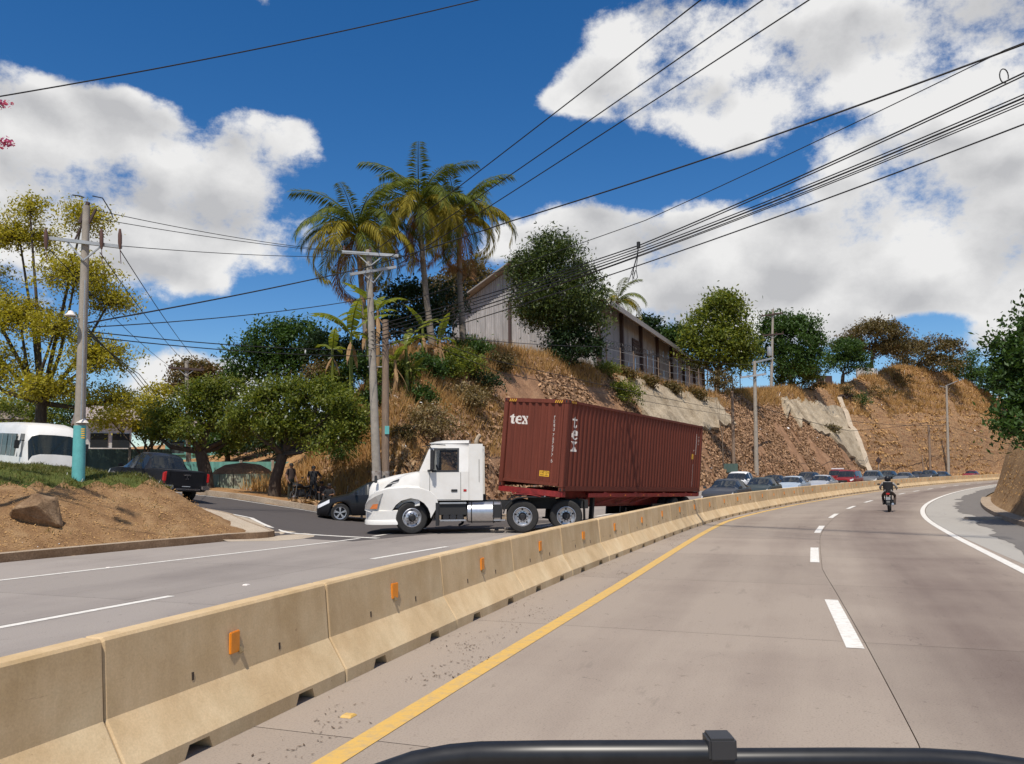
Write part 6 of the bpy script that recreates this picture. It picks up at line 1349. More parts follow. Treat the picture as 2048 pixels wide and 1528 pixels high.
for a, b in (((752, 500, 35.2), (1700, -233, 15)), ((778, 516, 35.2), (1800, -192, 15)), ((795, 530, 35.4), (1900, -184, 15))): cable(LB['up'], [a, b], .016, .05)
cable('single wire crossing the open sky above the big white cloud', [(-80, 206, 17), (1060, -26, 22)], .014, .35)
for a, b, in (((190, 420, Dp), (686, 503, 35.2)), ((188, 436, Dp), (740, 508, 35.2)), ((243, 492, Dp), (795, 512, 35.2))): cable('power wire from the top of the mound pole to the top crossarm', [a, b], .010, .35)
for a, b in (((170, 655, Dp), (742, 596, 35.3)), ((168, 662, Dp), (745, 700, 35.3)), ((168, 672, Dp), (745, 712, 35.3))): cable(LB['low'], [a, b], .015, .35)
for a, b in (((240, 500, Dp), (408, 738, 61.8)), ((200, 505, Dp), (375, 728, 61.8)), ((100, 500, Dp), (340, 733, 61.8))): cable('thin wire descending from the mound pole to the distant crossarm pole', [a, b], .012, .2)
for k in range(3): cable('bundle of service wires dropping behind the roadside trees', [(170, 650 + 6 * k, Dp), (262 + 8 * k, 748, 38), (330 + 10 * k, 830, 52)], .014, .1)
cable(LB['hill'], [(775, 642, 35.6), (960, 714, 42), (1509, 830, 89.3)], .016, .1); cable(LB['hill'], [(775, 650, 35.6), (1000, 745, 44), (1509, 838, 89.3)], .014, .1); cable(LB['hill'], [(780, 660, 35.6), (1200, 693, 60), (1505, 730, 89.3)], .016, .2)
cable('wire from the roadside crossarm pole along the cut to the far lamp pole', [(1513, 812, 89.3), (1700, 862, 119), (1893, 838, 159.3)], .03, .15); cable('slack lower wire along the banded rock face', [(1700, 842, 119), (1892, 850, 159.3), (2040, 893, 192)], .03, .2)
def loops():
    a = P(1277, 490, 25.5); m = MB()
    for dx, dy, w in ((-14, 78, 5), (-4, 70, 4), (-10, 60, -3)):
        pts = [P(1277, 490, 25.5), P(1276 + dx * .2, 490 + dy * .35, 25.5), P(1275 + dx * .7, 490 + dy * .7, 25.5), P(1275 + dx + w, 490 + dy * .93, 25.5), P(1275 + dx, 490 + dy, 25.5), P(1275 + dx - w, 490 + dy * .95, 25.5), P(1274 + dx * .75, 490 + dy * .72, 25.5)]; m.tube(pts, .012, 4)
    m.lathe([(.0, .12), (.06, .1), (.06, -.1), (0, -.12)], 8, c=tuple(a)); tag(m.build('cable_loops', 'wire_black'), 'dangling loops of spare cable tied to the overhead bundle', 'cable')
    m = MB(); c = P(2008, 152, 17.2); m.tube([c + Vector((.1 * math.cos(t), 0, .17 * math.sin(t))) for t in np.linspace(-.4, math.pi * 1.6, 14)], .014, 5); tag(m.build('cable_coil', 'wire_black'), 'small coil of spare cable hanging on the upper overhead bundle', 'cable')
loops()

# ------------------------------------------------------------------ windscreen wiper of the viewer's own vehicle
def wiper():
    p0 = P(745, 1540, .72); T = empty('windscreen_wiper', P(1400, 1560, .70), 0, 'black windscreen wiper lying at the bottom edge of the view', 'wiper'); o = T.location
    pts = [P(690, 1560, .74), P(760, 1533, .74), (P(830, 1509, .73)), P(900, 1496, .73), P(960, 1491, .72), P(1100, 1489, .71), P(1440, 1488, .70)]
    m = MB(); m.tube([p - o - Vector((0, 0, .008)) for p in pts], .0115, 10); m.build('wiper_arm', 'wiper_black', T, smooth=60)
    pts = [P(1440, 1502, .70), P(1700, 1501, .69), P(1850, 1502, .69), P(1950, 1508, .69), P(2060, 1524, .68), P(2200, 1560, .68)]
    m = MB(); m.tube([p - o - Vector((0, 0, .007)) for p in pts], .0095, 10); m.build('blade', 'wiper_black', T, smooth=60)
    m = MB(); m.box(P(1439, 1491, .70) - o, (.023, .026, .018)); m.build('clip', 'wiper_grey', T, bevel=.002)
plain('wiper_black', (.012, .012, .013), .38, var=.3, scale=60); plain('wiper_grey', (.035, .035, .037), .5)
wiper()
# ------------------------------------------------------------------ foliage
leafmat('leaf_yellow', [(.40, .33, .03), (.17, .19, .03), (.26, .26, .035), (.11, .13, .025), (.34, .30, .035), (.20, .21, .03), (.48, .38, .035), (.09, .10, .022), (.28, .26, .03)], .35)
leafmat('leaf_olive', [(.06, .095, .015), (.11, .16, .022), (.17, .21, .03), (.08, .125, .018), (.21, .225, .035)], .35)
leafmat('leaf_green', [(0.04, 0.08, 0.019), (0.08, 0.136, 0.026), (0.128, 0.192, 0.032), (0.056, 0.104, 0.022)], .3)
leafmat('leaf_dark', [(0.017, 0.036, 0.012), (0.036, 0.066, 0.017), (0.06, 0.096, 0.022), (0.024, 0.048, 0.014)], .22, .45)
leafmat('leaf_mango', [(0.018, 0.037, 0.011), (0.035, 0.065, 0.015), (0.062, 0.094, 0.022), (0.106, 0.138, 0.037)], .2, .4)
leafmat('leaf_brown', [(0.13, 0.072, 0.026), (0.221, 0.13, 0.039), (0.169, 0.117, 0.039), (0.286, 0.156, 0.052), (0.104, 0.091, 0.026)], .25)
leafmat('leaf_drybush', [(.20, .14, .06), (.28, .20, .09), (.15, .12, .045), (.24, .19, .10)], .25)
leafmat('leaf_umber', [(0.135, 0.09, 0.038), (0.21, 0.128, 0.045), (0.165, 0.128, 0.045), (0.105, 0.09, 0.03)], .2)
leafmat('grass_dry', [(.38, .22, .085), (.52, .34, .15), (.33, .17, .065), (.58, .42, .21), (.45, .28, .115)], .3, .8)
leafmat('grass_green', [(.05, .08, .012), (.09, .12, .02), (.14, .15, .03), (.2, .17, .05)], .3)
leafmat('litter_pale', [(.48, .33, .18), (.62, .47, .29), (.3, .17, .08), (.55, .40, .24), (.22, .12, .06)], .1, .9)
leafmat('litter_cut', [(0.172, 0.098, 0.057), (0.299, 0.172, 0.098), (0.414, 0.247, 0.138), (0.23, 0.132, 0.071), (0.149, 0.103, 0.057), (0.483, 0.299, 0.172)], .1, .9)
leafmat('litter_dirt', [(.46, .28, .12), (.26, .14, .06), (.56, .38, .2), (.16, .085, .04), (.38, .22, .09)], .05, .95)
leafmat('palm_green', [(.05, .075, .014), (.09, .12, .018), (.14, .155, .025)], .25, .6, .12)
leafmat('palm_yellow', [(.32, .25, .03), (.46, .34, .045), (.20, .18, .03)], .3, .6, .12)
leafmat('palm_dry', [(.30, .15, .055), (.40, .23, .09), (.20, .10, .045)], .2, .7)
leafmat('banana_green', [(0.096, 0.136, 0.024), (0.16, 0.208, 0.032), (0.256, 0.272, 0.048)], .4, .4)
leafmat('banana_dry', [(.28, .16, .075), (.20, .11, .05), (.38, .25, .13)], .2, .8)
leafmat('flower_pink', [(.55, .12, .28), (.70, .25, .42), (.42, .07, .2)], .35)
plain('bark', (.075, .055, .04), .9, var=.4, scale=6, bump=.5, bscale=18, stretch=(3, 3, .6)); plain('bark_pale', (.17, .13, .095), .9, var=.3, scale=5, bump=.4, bscale=16); plain('palm_bark', (.20, .165, .13), .9, var=.3, scale=4, bump=.5, bscale=10, stretch=(1, 1, 8))
def leaf_quads(C, size, aspect=.45, up=.9, rng=nrg):
    n = len(C); d = rng.normal(size=(n, 3)); d[:, 2] -= .15; d /= np.linalg.norm(d, axis=1)[:, None]
    nn = rng.normal(size=(n, 3)); nn[:, 2] = np.abs(nn[:, 2]) + up; b = np.cross(d, nn); b /= np.linalg.norm(b, axis=1)[:, None] + 1e-9
    L = (size * rng.uniform(.65, 1.3, n))[:, None]; a = d * L * .5; w = b * L * aspect * .5
    co = np.stack([C - a, C + w * 1.0 - a * .1, C + a, C - w - a * .1], 1).reshape(-1, 3); return co, np.arange(4 * n).reshape(n, 4)
def clumps(blobs, nc, per, rc, inner=.55, flat=.65, rng=nrg, low=-.6):
    wts = np.array([(b[3] * b[4] + b[3] * b[5] + b[4] * b[5]) for b in blobs]); k = rng.choice(len(blobs), nc, p=wts / wts.sum()); B = np.array(blobs)[k]
    d = rng.normal(size=(nc, 3)); d /= np.linalg.norm(d, axis=1)[:, None]; d[:, 2] = np.where(d[:, 2] < low, -d[:, 2], d[:, 2])
    c = B[:, :3] + d * B[:, 3:6] * rng.uniform(inner, 1.06, nc)[:, None]; rr = rc * rng.uniform(.6, 1.35, nc)
    p = rng.normal(size=(nc, per, 3)) * np.array([.55, .55, .55 * flat]); C = c[:, None] + p * rr[:, None, None]; return c, k, C.reshape(-1, 3)
def tree(name, label, base, blobs, leaf, nc, per, rc, size, trunk_r=.2, bark='bark', group=None, inner=.55, twigs=False, cat='tree', fork=.35, aspect=.45, bare=0, low=-.6, lean=(0, 0)):
    base = Vector(base); T = empty(name, base, rnd.uniform(0, .01), label, cat, group); bl = [tuple(Vector(b[:3]) - base) + tuple(b[3:]) for b in blobs]
    c, k, C = clumps(bl, nc, per, rc, inner, low=low); co, q = leaf_quads(C, size, aspect)
    fast_mesh('crown', co, quads=q, mats=[leaf], parent=T)
    m = MB(); cen = sum((Vector(b[:3]) for b in bl), Vector()) / len(bl); fk = Vector((cen.x * fork * .6 + lean[0], cen.y * fork * .6 + lean[1], cen.z * fork)); m.tube([(0, 0, -.5), (fk.x * .2, fk.y * .2, fk.z * .4), fk], [trunk_r * 1.25, trunk_r, trunk_r * .85], 9)
    for b in bl:
        e = Vector(b[:3]); mid = fk.lerp(e, .5) + Vector((rnd.uniform(-.3, .3), rnd.uniform(-.3, .3), -.08 * (e - fk).length)); m.tube([fk, mid, e, e + (e - mid) * .12], [trunk_r * .5, trunk_r * .32, trunk_r * .16, trunk_r * .05], 6)
    if twigs:
        for i in range(0, nc, twigs): e = Vector(bl[k[i]][:3]); t = Vector(c[i]); mid = e.lerp(t, .5) + Vector((0, 0, .12 * (t - e).length)); m.tube([e, mid, t], [trunk_r * .16, trunk_r * .1, trunk_r * .04], 4, cap=False)
    m.build('trunk', bark, T, smooth=60, fixn=False)
    return T
def B(px, py, D, rx, ry, rz=None):   # a crown lobe of half sizes rx (across) and rz (up), in pixels, at distance D
    p = P(px, py, D); k = D / FPX; return (p.x, p.y, p.z, rx * k, (ry if ry else rx) * k, (rz if rz else rx * .8) * k)
def foot(px, D): p = P(px, 940, D); return (p.x, p.y, TZ(p.x, p.y))
# big yellow-green tree behind the minibus
tree('broadleaf_tree', 'large open crowned tree with yellow green leaves behind the white minibus', foot(78, 37), [B(40, 640, 37, 90, 0, 50), B(190, 720, 36, 80, 0, 50), B(150, 560, 36, 90, 0, 50), B(40, 480, 38, 80, 0, 45), B(165, 440, 37, 50, 0, 40), B(215, 610, 37, 65, 0, 34), B(-70, 600, 38, 90, 0, 90), B(-40, 740, 36, 90, 0, 60), B(95, 780, 36, 90, 0, 34), B(230, 800, 37, 60, 0, 30), B(60, 425, 37, 40, 0, 30), B(110, 660, 36, 60, 0, 34), B(-60, 470, 37, 60, 0, 50)], 'leaf_yellow', 1150, 46, .55, .16, .27, inner=.25, twigs=2, fork=.45)
tree('young_tree', 'low yellow leaved tree beyond the side road beside the big tree', foot(285, 44), [B(280, 825, 44, 60, 0, 30), B(335, 850, 44, 50, 0, 28), B(225, 845, 44, 45, 0, 28), B(330, 800, 46, 45, 0, 26)], 'leaf_yellow', 120, 40, .6, .2, .14)
tree('shade_tree', 'leaning broad roadside tree with a thick dark trunk beside the black pickup', foot(415, 41), [B(395, 800, 41, 55, 0, 36), B(335, 830, 41, 45, 0, 36), B(455, 790, 41, 50, 0, 38), B(425, 835, 41, 40, 0, 40), B(370, 865, 40, 40, 0, 26), B(490, 850, 42, 40, 0, 40), B(420, 775, 41, 34, 0, 22), B(310, 868, 41, 30, 0, 20), B(465, 880, 41.5, 22, 0, 18)], 'leaf_olive', 430, 44, .44, .17, .34, group='roadside shade trees', inner=.25, twigs=4, fork=.5, lean=(-.3, 0), low=-1)
tree('shade_tree', 'broad roadside tree with forked trunk beside the standing men', foot(548, 38.4), [B(530, 795, 38, 50, 0, 36), B(610, 795, 38, 52, 0, 38), B(680, 805, 37.5, 46, 0, 36), B(480, 835, 38, 42, 0, 38), B(600, 850, 38, 50, 0, 34), B(690, 865, 37.5, 42, 0, 36), B(545, 850, 37.5, 45, 0, 32), B(722, 840, 37.5, 24, 0, 34), B(570, 772, 38, 36, 0, 20), B(650, 775, 38, 36, 0, 20), B(640, 885, 37.2, 34, 0, 20)], 'leaf_olive', 640, 44, .42, .165, .27, group='roadside shade trees', inner=.25, twigs=4, fork=.5, low=-1)
tree('dark_tree', 'round dark green tree standing behind the roadside trees', foot(560, 56), [B(555, 690, 56, 62, 0, 50), B(500, 725, 56, 50, 0, 42), B(600, 680, 57, 50, 0, 42), B(475, 760, 56, 30, 0, 24), B(560, 740, 56, 60, 0, 40), B(610, 730, 56, 40, 0, 40)], 'leaf_green', 260, 46, .8, .3, .3)
tree('rusty_tree', 'round tree with rust coloured leaves beside the distant utility pole', foot(395, 72), [B(395, 765, 72, 50, 0, 36), B(390, 745, 72, 36, 0, 26), B(420, 775, 72, 30, 0, 26), B(365, 780, 72, 28, 0, 26)], 'leaf_brown', 150, 40, .9, .34, .3)
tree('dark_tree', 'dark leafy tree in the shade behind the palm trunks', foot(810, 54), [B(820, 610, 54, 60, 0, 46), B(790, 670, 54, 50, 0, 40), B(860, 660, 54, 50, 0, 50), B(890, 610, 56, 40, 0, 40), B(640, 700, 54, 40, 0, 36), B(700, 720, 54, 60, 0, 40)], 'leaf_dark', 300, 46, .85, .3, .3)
tree('brown_tree', 'thin brownish tree beside the warehouse gable behind the palms', foot(900, 97), [B(915, 570, 97, 45, 0, 36), B(880, 600, 97, 45, 0, 40), B(960, 580, 97, 36, 0, 40), B(945, 545, 97, 36, 0, 20)], 'leaf_umber', 230, 44, 1.2, .4, .3)
tree('mango_tree', 'dense dark round mango tree in front of the warehouse', foot(1120, 69), [B(1105, 530, 69, 78, 0, 52), B(1110, 600, 68, 92, 0, 60), B(1060, 550, 69, 50, 0, 44), B(1165, 560, 69, 46, 0, 46), B(1150, 640, 68, 60, 0, 44), B(1075, 620, 68, 50, 0, 44), B(1190, 610, 69, 34, 0, 36), B(1110, 495, 69, 45, 0, 28)], 'leaf_mango', 620, 52, .95, .36, .4, inner=.5, aspect=.32, low=-.95)
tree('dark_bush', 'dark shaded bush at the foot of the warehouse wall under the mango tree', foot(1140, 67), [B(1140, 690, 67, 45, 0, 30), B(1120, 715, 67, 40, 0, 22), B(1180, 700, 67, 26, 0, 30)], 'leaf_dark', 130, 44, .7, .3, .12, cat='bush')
def big(name, label, px, D, lobes, leaf, nc, size, rc=1.1, per=44, bark='bark', group=None, **k):
    D = max(D, crest(px) + 2.5); return tree(name, label, foot(px, D), [B(a, b, D + e, c, 0, d) for a, b, c, d, e in lobes], leaf, nc, per, rc, size, .35, bark, group, **k)
big('broadleaf_tree', 'tall leafy tree with large pale green leaves at the end of the warehouse', 1440, 98, [(1440, 630, 45, 36, 0), (1410, 660, 45, 34, 0), (1470, 660, 40, 40, 0), (1440, 700, 60, 44, 0), (1480, 720, 40, 40, 0), (1400, 715, 36, 36, 0), (1450, 605, 36, 22, 0)], 'leaf_olive', 380, .5, 1.2)
big('broadleaf_tree', 'broad dark green tree behind the tall transformer pole', 1590, 112, [(1590, 680, 50, 42, 0), (1545, 690, 40, 44, 0), (1625, 700, 28, 44, 0), (1580, 730, 58, 40, 0), (1560, 650, 36, 24, 0), (1605, 655, 32, 22, 0)], 'leaf_green', 360, .55, 1.3)
big('small_tree', 'small bushy tree at the crest in front of the broad dark tree', 1595, 106, [(1595, 745, 34, 26, 0), (1625, 750, 20, 20, 0), (1570, 765, 24, 18, 0)], 'leaf_olive', 120, .42, .9)
big('small_tree', 'bright green round tree beside the crest wall', 1695, 124, [(1695, 705, 36, 22, 0), (1675, 730, 26, 22, 0), (1715, 730, 24, 22, 0), (1690, 690, 24, 12, 0)], 'leaf_green', 170, .5, 1.1)
big('umbrella_tree', 'wide brown umbrella shaped tree on the far crest', 1755, 140, [(1750, 670, 60, 22, 0), (1700, 690, 34, 16, 0), (1800, 690, 36, 18, 0), (1755, 655, 40, 14, 0), (1770, 700, 50, 14, 0)], 'leaf_umber', 300, .55, 1.4, fork=.75)
big('spreading_tree', 'spreading olive brown tree right of the umbrella tree on the crest', 1850, 148, [(1830, 710, 45, 28, 0), (1870, 695, 36, 22, 0), (1905, 700, 26, 20, 0), (1810, 740, 30, 18, 0), (1880, 730, 40, 24, 0)], 'leaf_umber', 220, .6, 1.4, fork=.6)
big('dark_tree', 'row of darker trees closing the crest at the edge of the cliff', 1940, 160, [(1930, 745, 26, 22, 0), (1965, 755, 30, 18, 0), (1905, 740, 20, 22, 0), (1945, 720, 10, 18, 0), (2000, 770, 40, 20, 0)], 'leaf_green', 200, .6, 1.5)
for i, (px, py, D, r, lf) in enumerate(((1290, 655, 150, 30, 'leaf_dark'), (1340, 675, 150, 28, 'leaf_green'), (1365, 665, 150, 10, 'leaf_dark'))): big('distant_tree', ['rounded dark treetop showing over the warehouse roof', 'lower treetop showing past the warehouse eave', 'small pointed treetop behind the warehouse eave'][i], px, D, [(px, py, r, r * .6, 0), (px - r * .6, py + 14, r * .7, r * .5, 0), (px + r * .6, py + 16, r * .7, r * .5, 0)], lf, 90, .7, 1.6)
for i, (px, py, D, r, lf, lb) in enumerate(((40, 812, 62, 70, 'leaf_olive', 'olive tree behind the minibus roof, below the big yellow crown'), (175, 822, 64, 62, 'leaf_green', 'green tree between the mound pole and the white house'), (305, 838, 60, 48, 'leaf_olive', 'low olive tree beyond the green sheet fence'), (560, 868, 54, 46, 'leaf_dark', 'dark leaved tree behind the forked trunk, added to stand in for shade'), (455, 872, 58, 44, 'leaf_green', 'green tree behind the earth heaped planter'), (650, 840, 47, 60, 'leaf_dark', 'dark thicket on the slope behind the forked roadside tree'))):  # the dark tree by the forked trunk is added in place of deep shade
    tree('backdrop_tree', lb, foot(px, D), [B(px, py, D, r, 0, r * .6), B(px - r * .7, py + r * .25, D, r * .7, 0, r * .5), B(px + r * .7, py + r * .2, D, r * .7, 0, r * .5), B(px + r * .1, py + r * .5, D - .5, r * .8, 0, r * .4)], lf, 170, 42, .75, .24, .2, inner=.3, low=-1)
# overhanging tree on the right bank
tree('overhanging_tree', 'leafy tree overhanging the road from the earth bank', foot(2085, 27), [B(2040, 720, 27, 50, 0, 44), B(2070, 660, 27, 60, 0, 36), B(2010, 690, 27, 34, 0, 22), B(2050, 800, 26.5, 52, 0, 40), B(2035, 860, 26, 44, 0, 34), B(2110, 760, 27, 80, 0, 80), B(2000, 755, 27, 26, 0, 26), B(2005, 840, 26.5, 22, 0, 22), B(2120, 620, 27, 60, 0, 40)], 'leaf_green', 420, 34, .48, .2, .2, inner=.35, twigs=3, fork=.5, low=-.95)
# bushes on the slopes
def bush(name, label, px, py, D, r, leaf, nc=60, size=.24, group=None, rc=.6):
    D = hit(px, py + r * .55) or D; p = P(px, py, D); z = TZ(p.x, p.y); k = D / FPX; return tree(name, label, (p.x, p.y, z), [(p.x, p.y, max(z + r * k * .5, p.z), r * k, r * k, r * k * .8), (p.x + r * k * .6, p.y - .2, max(z + r * k * .3, p.z - r * k * .4), r * k * .7, r * k * .7, r * k * .6), (p.x - r * k * .6, p.y, max(z + r * k * .3, p.z - r * k * .3), r * k * .7, r * k * .7, r * k * .6)], leaf, nc, 40, rc, size, .05, 'bark_pale', group, cat='bush')
GB = 'bushes on the hillside'
bush('dry_bush', 'pale dry bush on the slope above the tractor cab', 855, 850, 40, 48, 'leaf_drybush', 90, .16, GB, .5); bush('dry_bush', 'tall pale dry bush leaning toward the container', 930, 800, 43, 36, 'leaf_drybush', 70, .18, GB, .5); bush('green_bush', 'bright green bush beside the warehouse corner above the container', 915, 725, 50, 38, 'leaf_olive', 80, .22, GB)
bush('green_bush', 'green bush on the slope between the poles and the container', 838, 800, 42, 26, 'leaf_green', 50, .18, GB, .45); bush('green_bush', 'green shrub hanging over the concrete facing above the container', 1245, 790, 57, 30, 'leaf_olive', 60, .24, GB, .6); bush('green_bush', 'small green shrub left of the concrete facing', 1210, 740, 60, 22, 'leaf_olive', 40, .22, GB)
bush('grey_bush', 'grey green shrub at the foot of the slope behind the black crossover', 690, 915, 37.8, 26, 'leaf_green', 50, .14, GB, .35); bush('brown_bush', 'reddish brown dry bush below the banana leaves', 640, 755, 46, 34, 'leaf_brown', 60, .2, GB); bush('grey_bush', 'dusty shrub low on the slope beside the poles', 808, 868, 38.6, 22, 'leaf_umber', 40, .14, GB, .35); bush('green_bush', 'dark green shrub on the steep slope above the tractor', 965, 770, 46, 30, 'leaf_dark', 50, .2, GB)
bush('yellow_bush', 'yellow grass clump behind the standing men', 640, 880, 39.5, 30, 'leaf_drybush', 50, .18, GB)
for px, py, r, lf, lb in ((725, 735, 34, 'leaf_green', 'green shrub tucked behind the twin poles'), (665, 770, 34, 'leaf_olive', 'fresh green shrub above the forked roadside tree'), (790, 750, 28, 'leaf_olive', 'leafy shrub just right of the shorter pole'), (845, 735, 34, 'leaf_green', 'dark green shrub under the middle palm'), (885, 745, 30, 'leaf_olive', 'green shrub on the brow between palm trunk and warehouse'), (760, 800, 24, 'leaf_green', 'shrub at mid slope behind the shorter pole'), (940, 700, 30, 'leaf_green', 'shrub at the foot of the palm nearest the warehouse'), (700, 830, 30, 'leaf_olive', 'leafy shrub left of the twin poles above the crossover'), (1000, 735, 20, 'leaf_umber', 'brownish shrub on the brow above the container front')):
    bush('green_bush', lb, px, py, 46, r, lf, 90, .2, GB, .5)
for i, (px, py, D, r, lf) in enumerate(((1660, 860, 109, 14, 'leaf_umber'), (1760, 790, 128, 26, 'leaf_umber'), (1800, 760, 134, 24, 'leaf_brown'), (1690, 780, 122, 20, 'leaf_umber'), (1440, 760, 82, 22, 'leaf_umber'), (1290, 765, 64, 18, 'leaf_brown'), (1340, 780, 68, 16, 'leaf_umber'), (1250, 755, 61, 16, 'leaf_brown'), (1625, 770, 104, 22, 'leaf_brown'), (1720, 800, 122, 20, 'leaf_green'), (1385, 790, 74, 16, 'leaf_brown'))):
    bush('slope_bush', 'scrubby dry bush clinging to the top of the cut slope', px, py, D, r, lf, 34, .3, 'scrub along the cut', .7)
bush('roadside_shrub', 'shrub growing beside the forked roadside tree trunk', 512, 960, 38.6, 20, 'leaf_olive', 40, .14, None, .35)

# ------------------------------------------------------------------ coconut palms
def frond_mesh(Lf, droop, mat, seed, lift=.5):
    r_ = np.random.default_rng(seed); n = 16; pts = []; x = z = 0.0; a = lift
    for i in range(n + 1): pts.append((x, 0, z)); x += Lf / n * math.cos(a); z += Lf / n * math.sin(a); a -= droop / n * (1 + i / n)
    m = MB(); m.tube(pts, [.05 * (1 - .85 * i / n) for i in range(n + 1)], 5, mi=0)
    for k in range(64):
        t = .10 + .90 * k / 64; i = min(n - 1, int(t * n)); f = t * n - i; p = Vector(pts[i]).lerp(Vector(pts[i + 1]), f); d = (Vector(pts[i + 1]) - Vector(pts[i])).normalized()
        ll = .92 * (1 - .75 * abs(t - .45)) * r_.uniform(.8, 1.1)
        for s in (1, -1):
            o = (d * .55 + Vector((0, s, 0)) * .75 + Vector((0, 0, -.22 - .12 * droop + r_.uniform(-.2, .2)))).normalized(); w = d * .036; mid = p + o * ll * .5; tip = p + o * ll + Vector((0, 0, -.22 * ll)); m.add([p, mid + w, tip, mid - w], [(0, 1, 2, 3)])
    return m.build('frond', mat, fixn=False).data
FR = {}
for i, (dr, mt_, lift) in enumerate(((1.0, 'palm_green', .95), (1.5, 'palm_green', .7), (1.9, 'palm_yellow', .55), (2.3, 'palm_yellow', .25), (1.7, 'palm_dry', -.7), (2.0, 'palm_green', .2))): FR[i] = frond_mesh(4.5, dr, mt_, i, lift)
for o in [o for o in bpy.data.objects if o.name.startswith('frond')]: bpy.data.objects.remove(o)
def palm(label, px, D, hpx, hpy, seed, n=34):
    r_ = random.Random(seed); b = Vector(foot(px, D)); h = P(hpx, hpy, D); T = empty('coconut_palm', b, 0, label, 'palm', 'coconut palms on the hill'); d = h - b
    m = MB(); m.tube([Vector((0, 0, -.6)), d * .35 + Vector((-.15, 0, 0)), d * .7 + Vector((-.1, 0, 0)), d], [.26, .19, .17, .15], 10); m.build('trunk', 'palm_bark', T, smooth=60)
    for k in range(n):
        a = k * 2.399 + r_.uniform(-.2, .2); t = k / n; kind = 0 if t < .18 else 1 if t < .38 else (2 if t < .62 else (5 if t < .72 else (3 if t < .88 else 4)))
        o = bpy.data.objects.new('frond', FR[kind]); col.objects.link(o); o.parent = T; o.location = d + Vector((0, 0, .1 - t * .5)); s = r_.uniform(.92, 1.25); o.scale = (s, s, s); o.rotation_euler = (r_.uniform(-.3, .3), -.55 * max(0, .25 - t) * 2 + r_.uniform(-.1, .1), a)
    for k in range(5):
        a = k * 1.3; m = MB(); m.lathe([(0, .17), (.09, .12), (.12, 0), (.08, -.13), (0, -.16)], 8, c=(d.x + .3 * math.cos(a), d.y + .3 * math.sin(a), d.z - .35)); m.build('coconut', 'leaf_brown', T, smooth=60)
palm('coconut palm with dry hanging fronds directly behind the twin poles', 745, 49, 715, 465, 1); palm('tallest coconut palm, in the middle of the three', 868, 51, 838, 410, 2, 36); palm('coconut palm nearest the warehouse gable', 930, 54, 918, 428, 3)
palm('far coconut palm peeping out behind the mango tree', 1232, 100, 1236, 600, 4, 16)

# ------------------------------------------------------------------ banana plants
def banana_leaf(seed, mat, L=2.7, W=.62, droop=1.7, lift=1.0):
    r_ = np.random.default_rng(seed); n = 22; x = z = 0.0; a = lift; m = MB(); V = []
    for i in range(n + 1):
        t = i / n; w = W * .5 * math.sin(min(1, t * 1.12 + .02) * math.pi) ** .6 if t > .12 else .03
        V.append((x, z, w)); x += L / n * math.cos(a); z += L / n * math.sin(a); a -= droop / n
    m.tube([(x_, 0, z_) for x_, z_, _ in V], [.035 * (1 - .8 * i / n) for i in range(n + 1)], 5)
    for i in range(2, n):
        (x0, z0, w0), (x1, z1, w1) = V[i], V[i + 1]
        for s in (1, -1):
            dr = r_.uniform(.1, .5); gap = .12 if r_.random() < .4 else 0.0; xe = x1 - (x1 - x0) * gap * 2
            m.add([(x0, 0, z0), (x1, 0, z1), (xe, s * w1, z1 - w1 * dr), (x0, s * w0, z0 - w0 * dr)], [(0, 1, 2, 3)])
    return m.build('leaf', mat, fixn=False).data
BLF = [banana_leaf(1, 'banana_green'), banana_leaf(2, 'banana_green', 3.0, .66, 1.3, 1.2), banana_leaf(3, 'banana_green', 2.2, .5, 2.2, .9), banana_leaf(4, 'banana_dry', 1.7, .22, .5, -1.0)]
for o in [o for o in bpy.data.objects if o.name.startswith('leaf')]: bpy.data.objects.remove(o)
def banana(label, px, py, D, h, seed, n=8, sc_=1.0):
    r_ = random.Random(seed); p = P(px, py, D); b = Vector((p.x, p.y, TZ(p.x, p.y))); T = empty('banana_plant', b, 0, label, 'banana plant', 'banana plants on the slope'); hh = max(1.2, p.z - b.z)
    m = MB(); m.tube([(0, 0, -.4), (.05, 0, hh * .5), (0, 0, hh)], [.16, .12, .07], 8); m.build('stem', 'banana_dry' if seed % 2 else 'banana_green', T, smooth=60)
    for k in range(n):
        o = bpy.data.objects.new('leaf', BLF[3] if k >= n - 3 else BLF[(k + seed) % 3]); col.objects.link(o); o.parent = T; o.location = (0, 0, hh - (.1 if k < n - 3 else .4)); o.rotation_euler = (0, r_.uniform(-.25, .15), k * 2.4 + r_.random()); s = sc_ * r_.uniform(.8, 1.15); o.scale = (s, s, s)
banana('banana plant with long arching yellow green leaves left of the twin poles', 702, 668, 41.5, 4, 2, 9, 1.05); banana('tattered banana plant right behind the twin poles', 755, 620, 44, 4, 3, 8); banana('small banana plant right of the shorter pole', 812, 690, 43, 3, 4, 7, .75); banana('banana plant with torn leaves on the crest below the middle palm', 880, 680, 47, 3, 5, 7, .7); banana('dry banana plant with brown hanging leaves behind the poles', 790, 720, 42.5, 3, 7, 8, .8); banana('broad leaved banana plant below the left palm', 735, 640, 45.5, 3, 10, 9, .95); banana('banana plant with split leaves between the middle and right palms', 845, 655, 48, 3, 12, 8, .85); banana('low banana plant at mid slope right of the poles', 825, 745, 43.5, 3, 14, 7, .65); banana('young banana plant beside the yellow green one', 665, 700, 44, 3, 8, 7, .8)

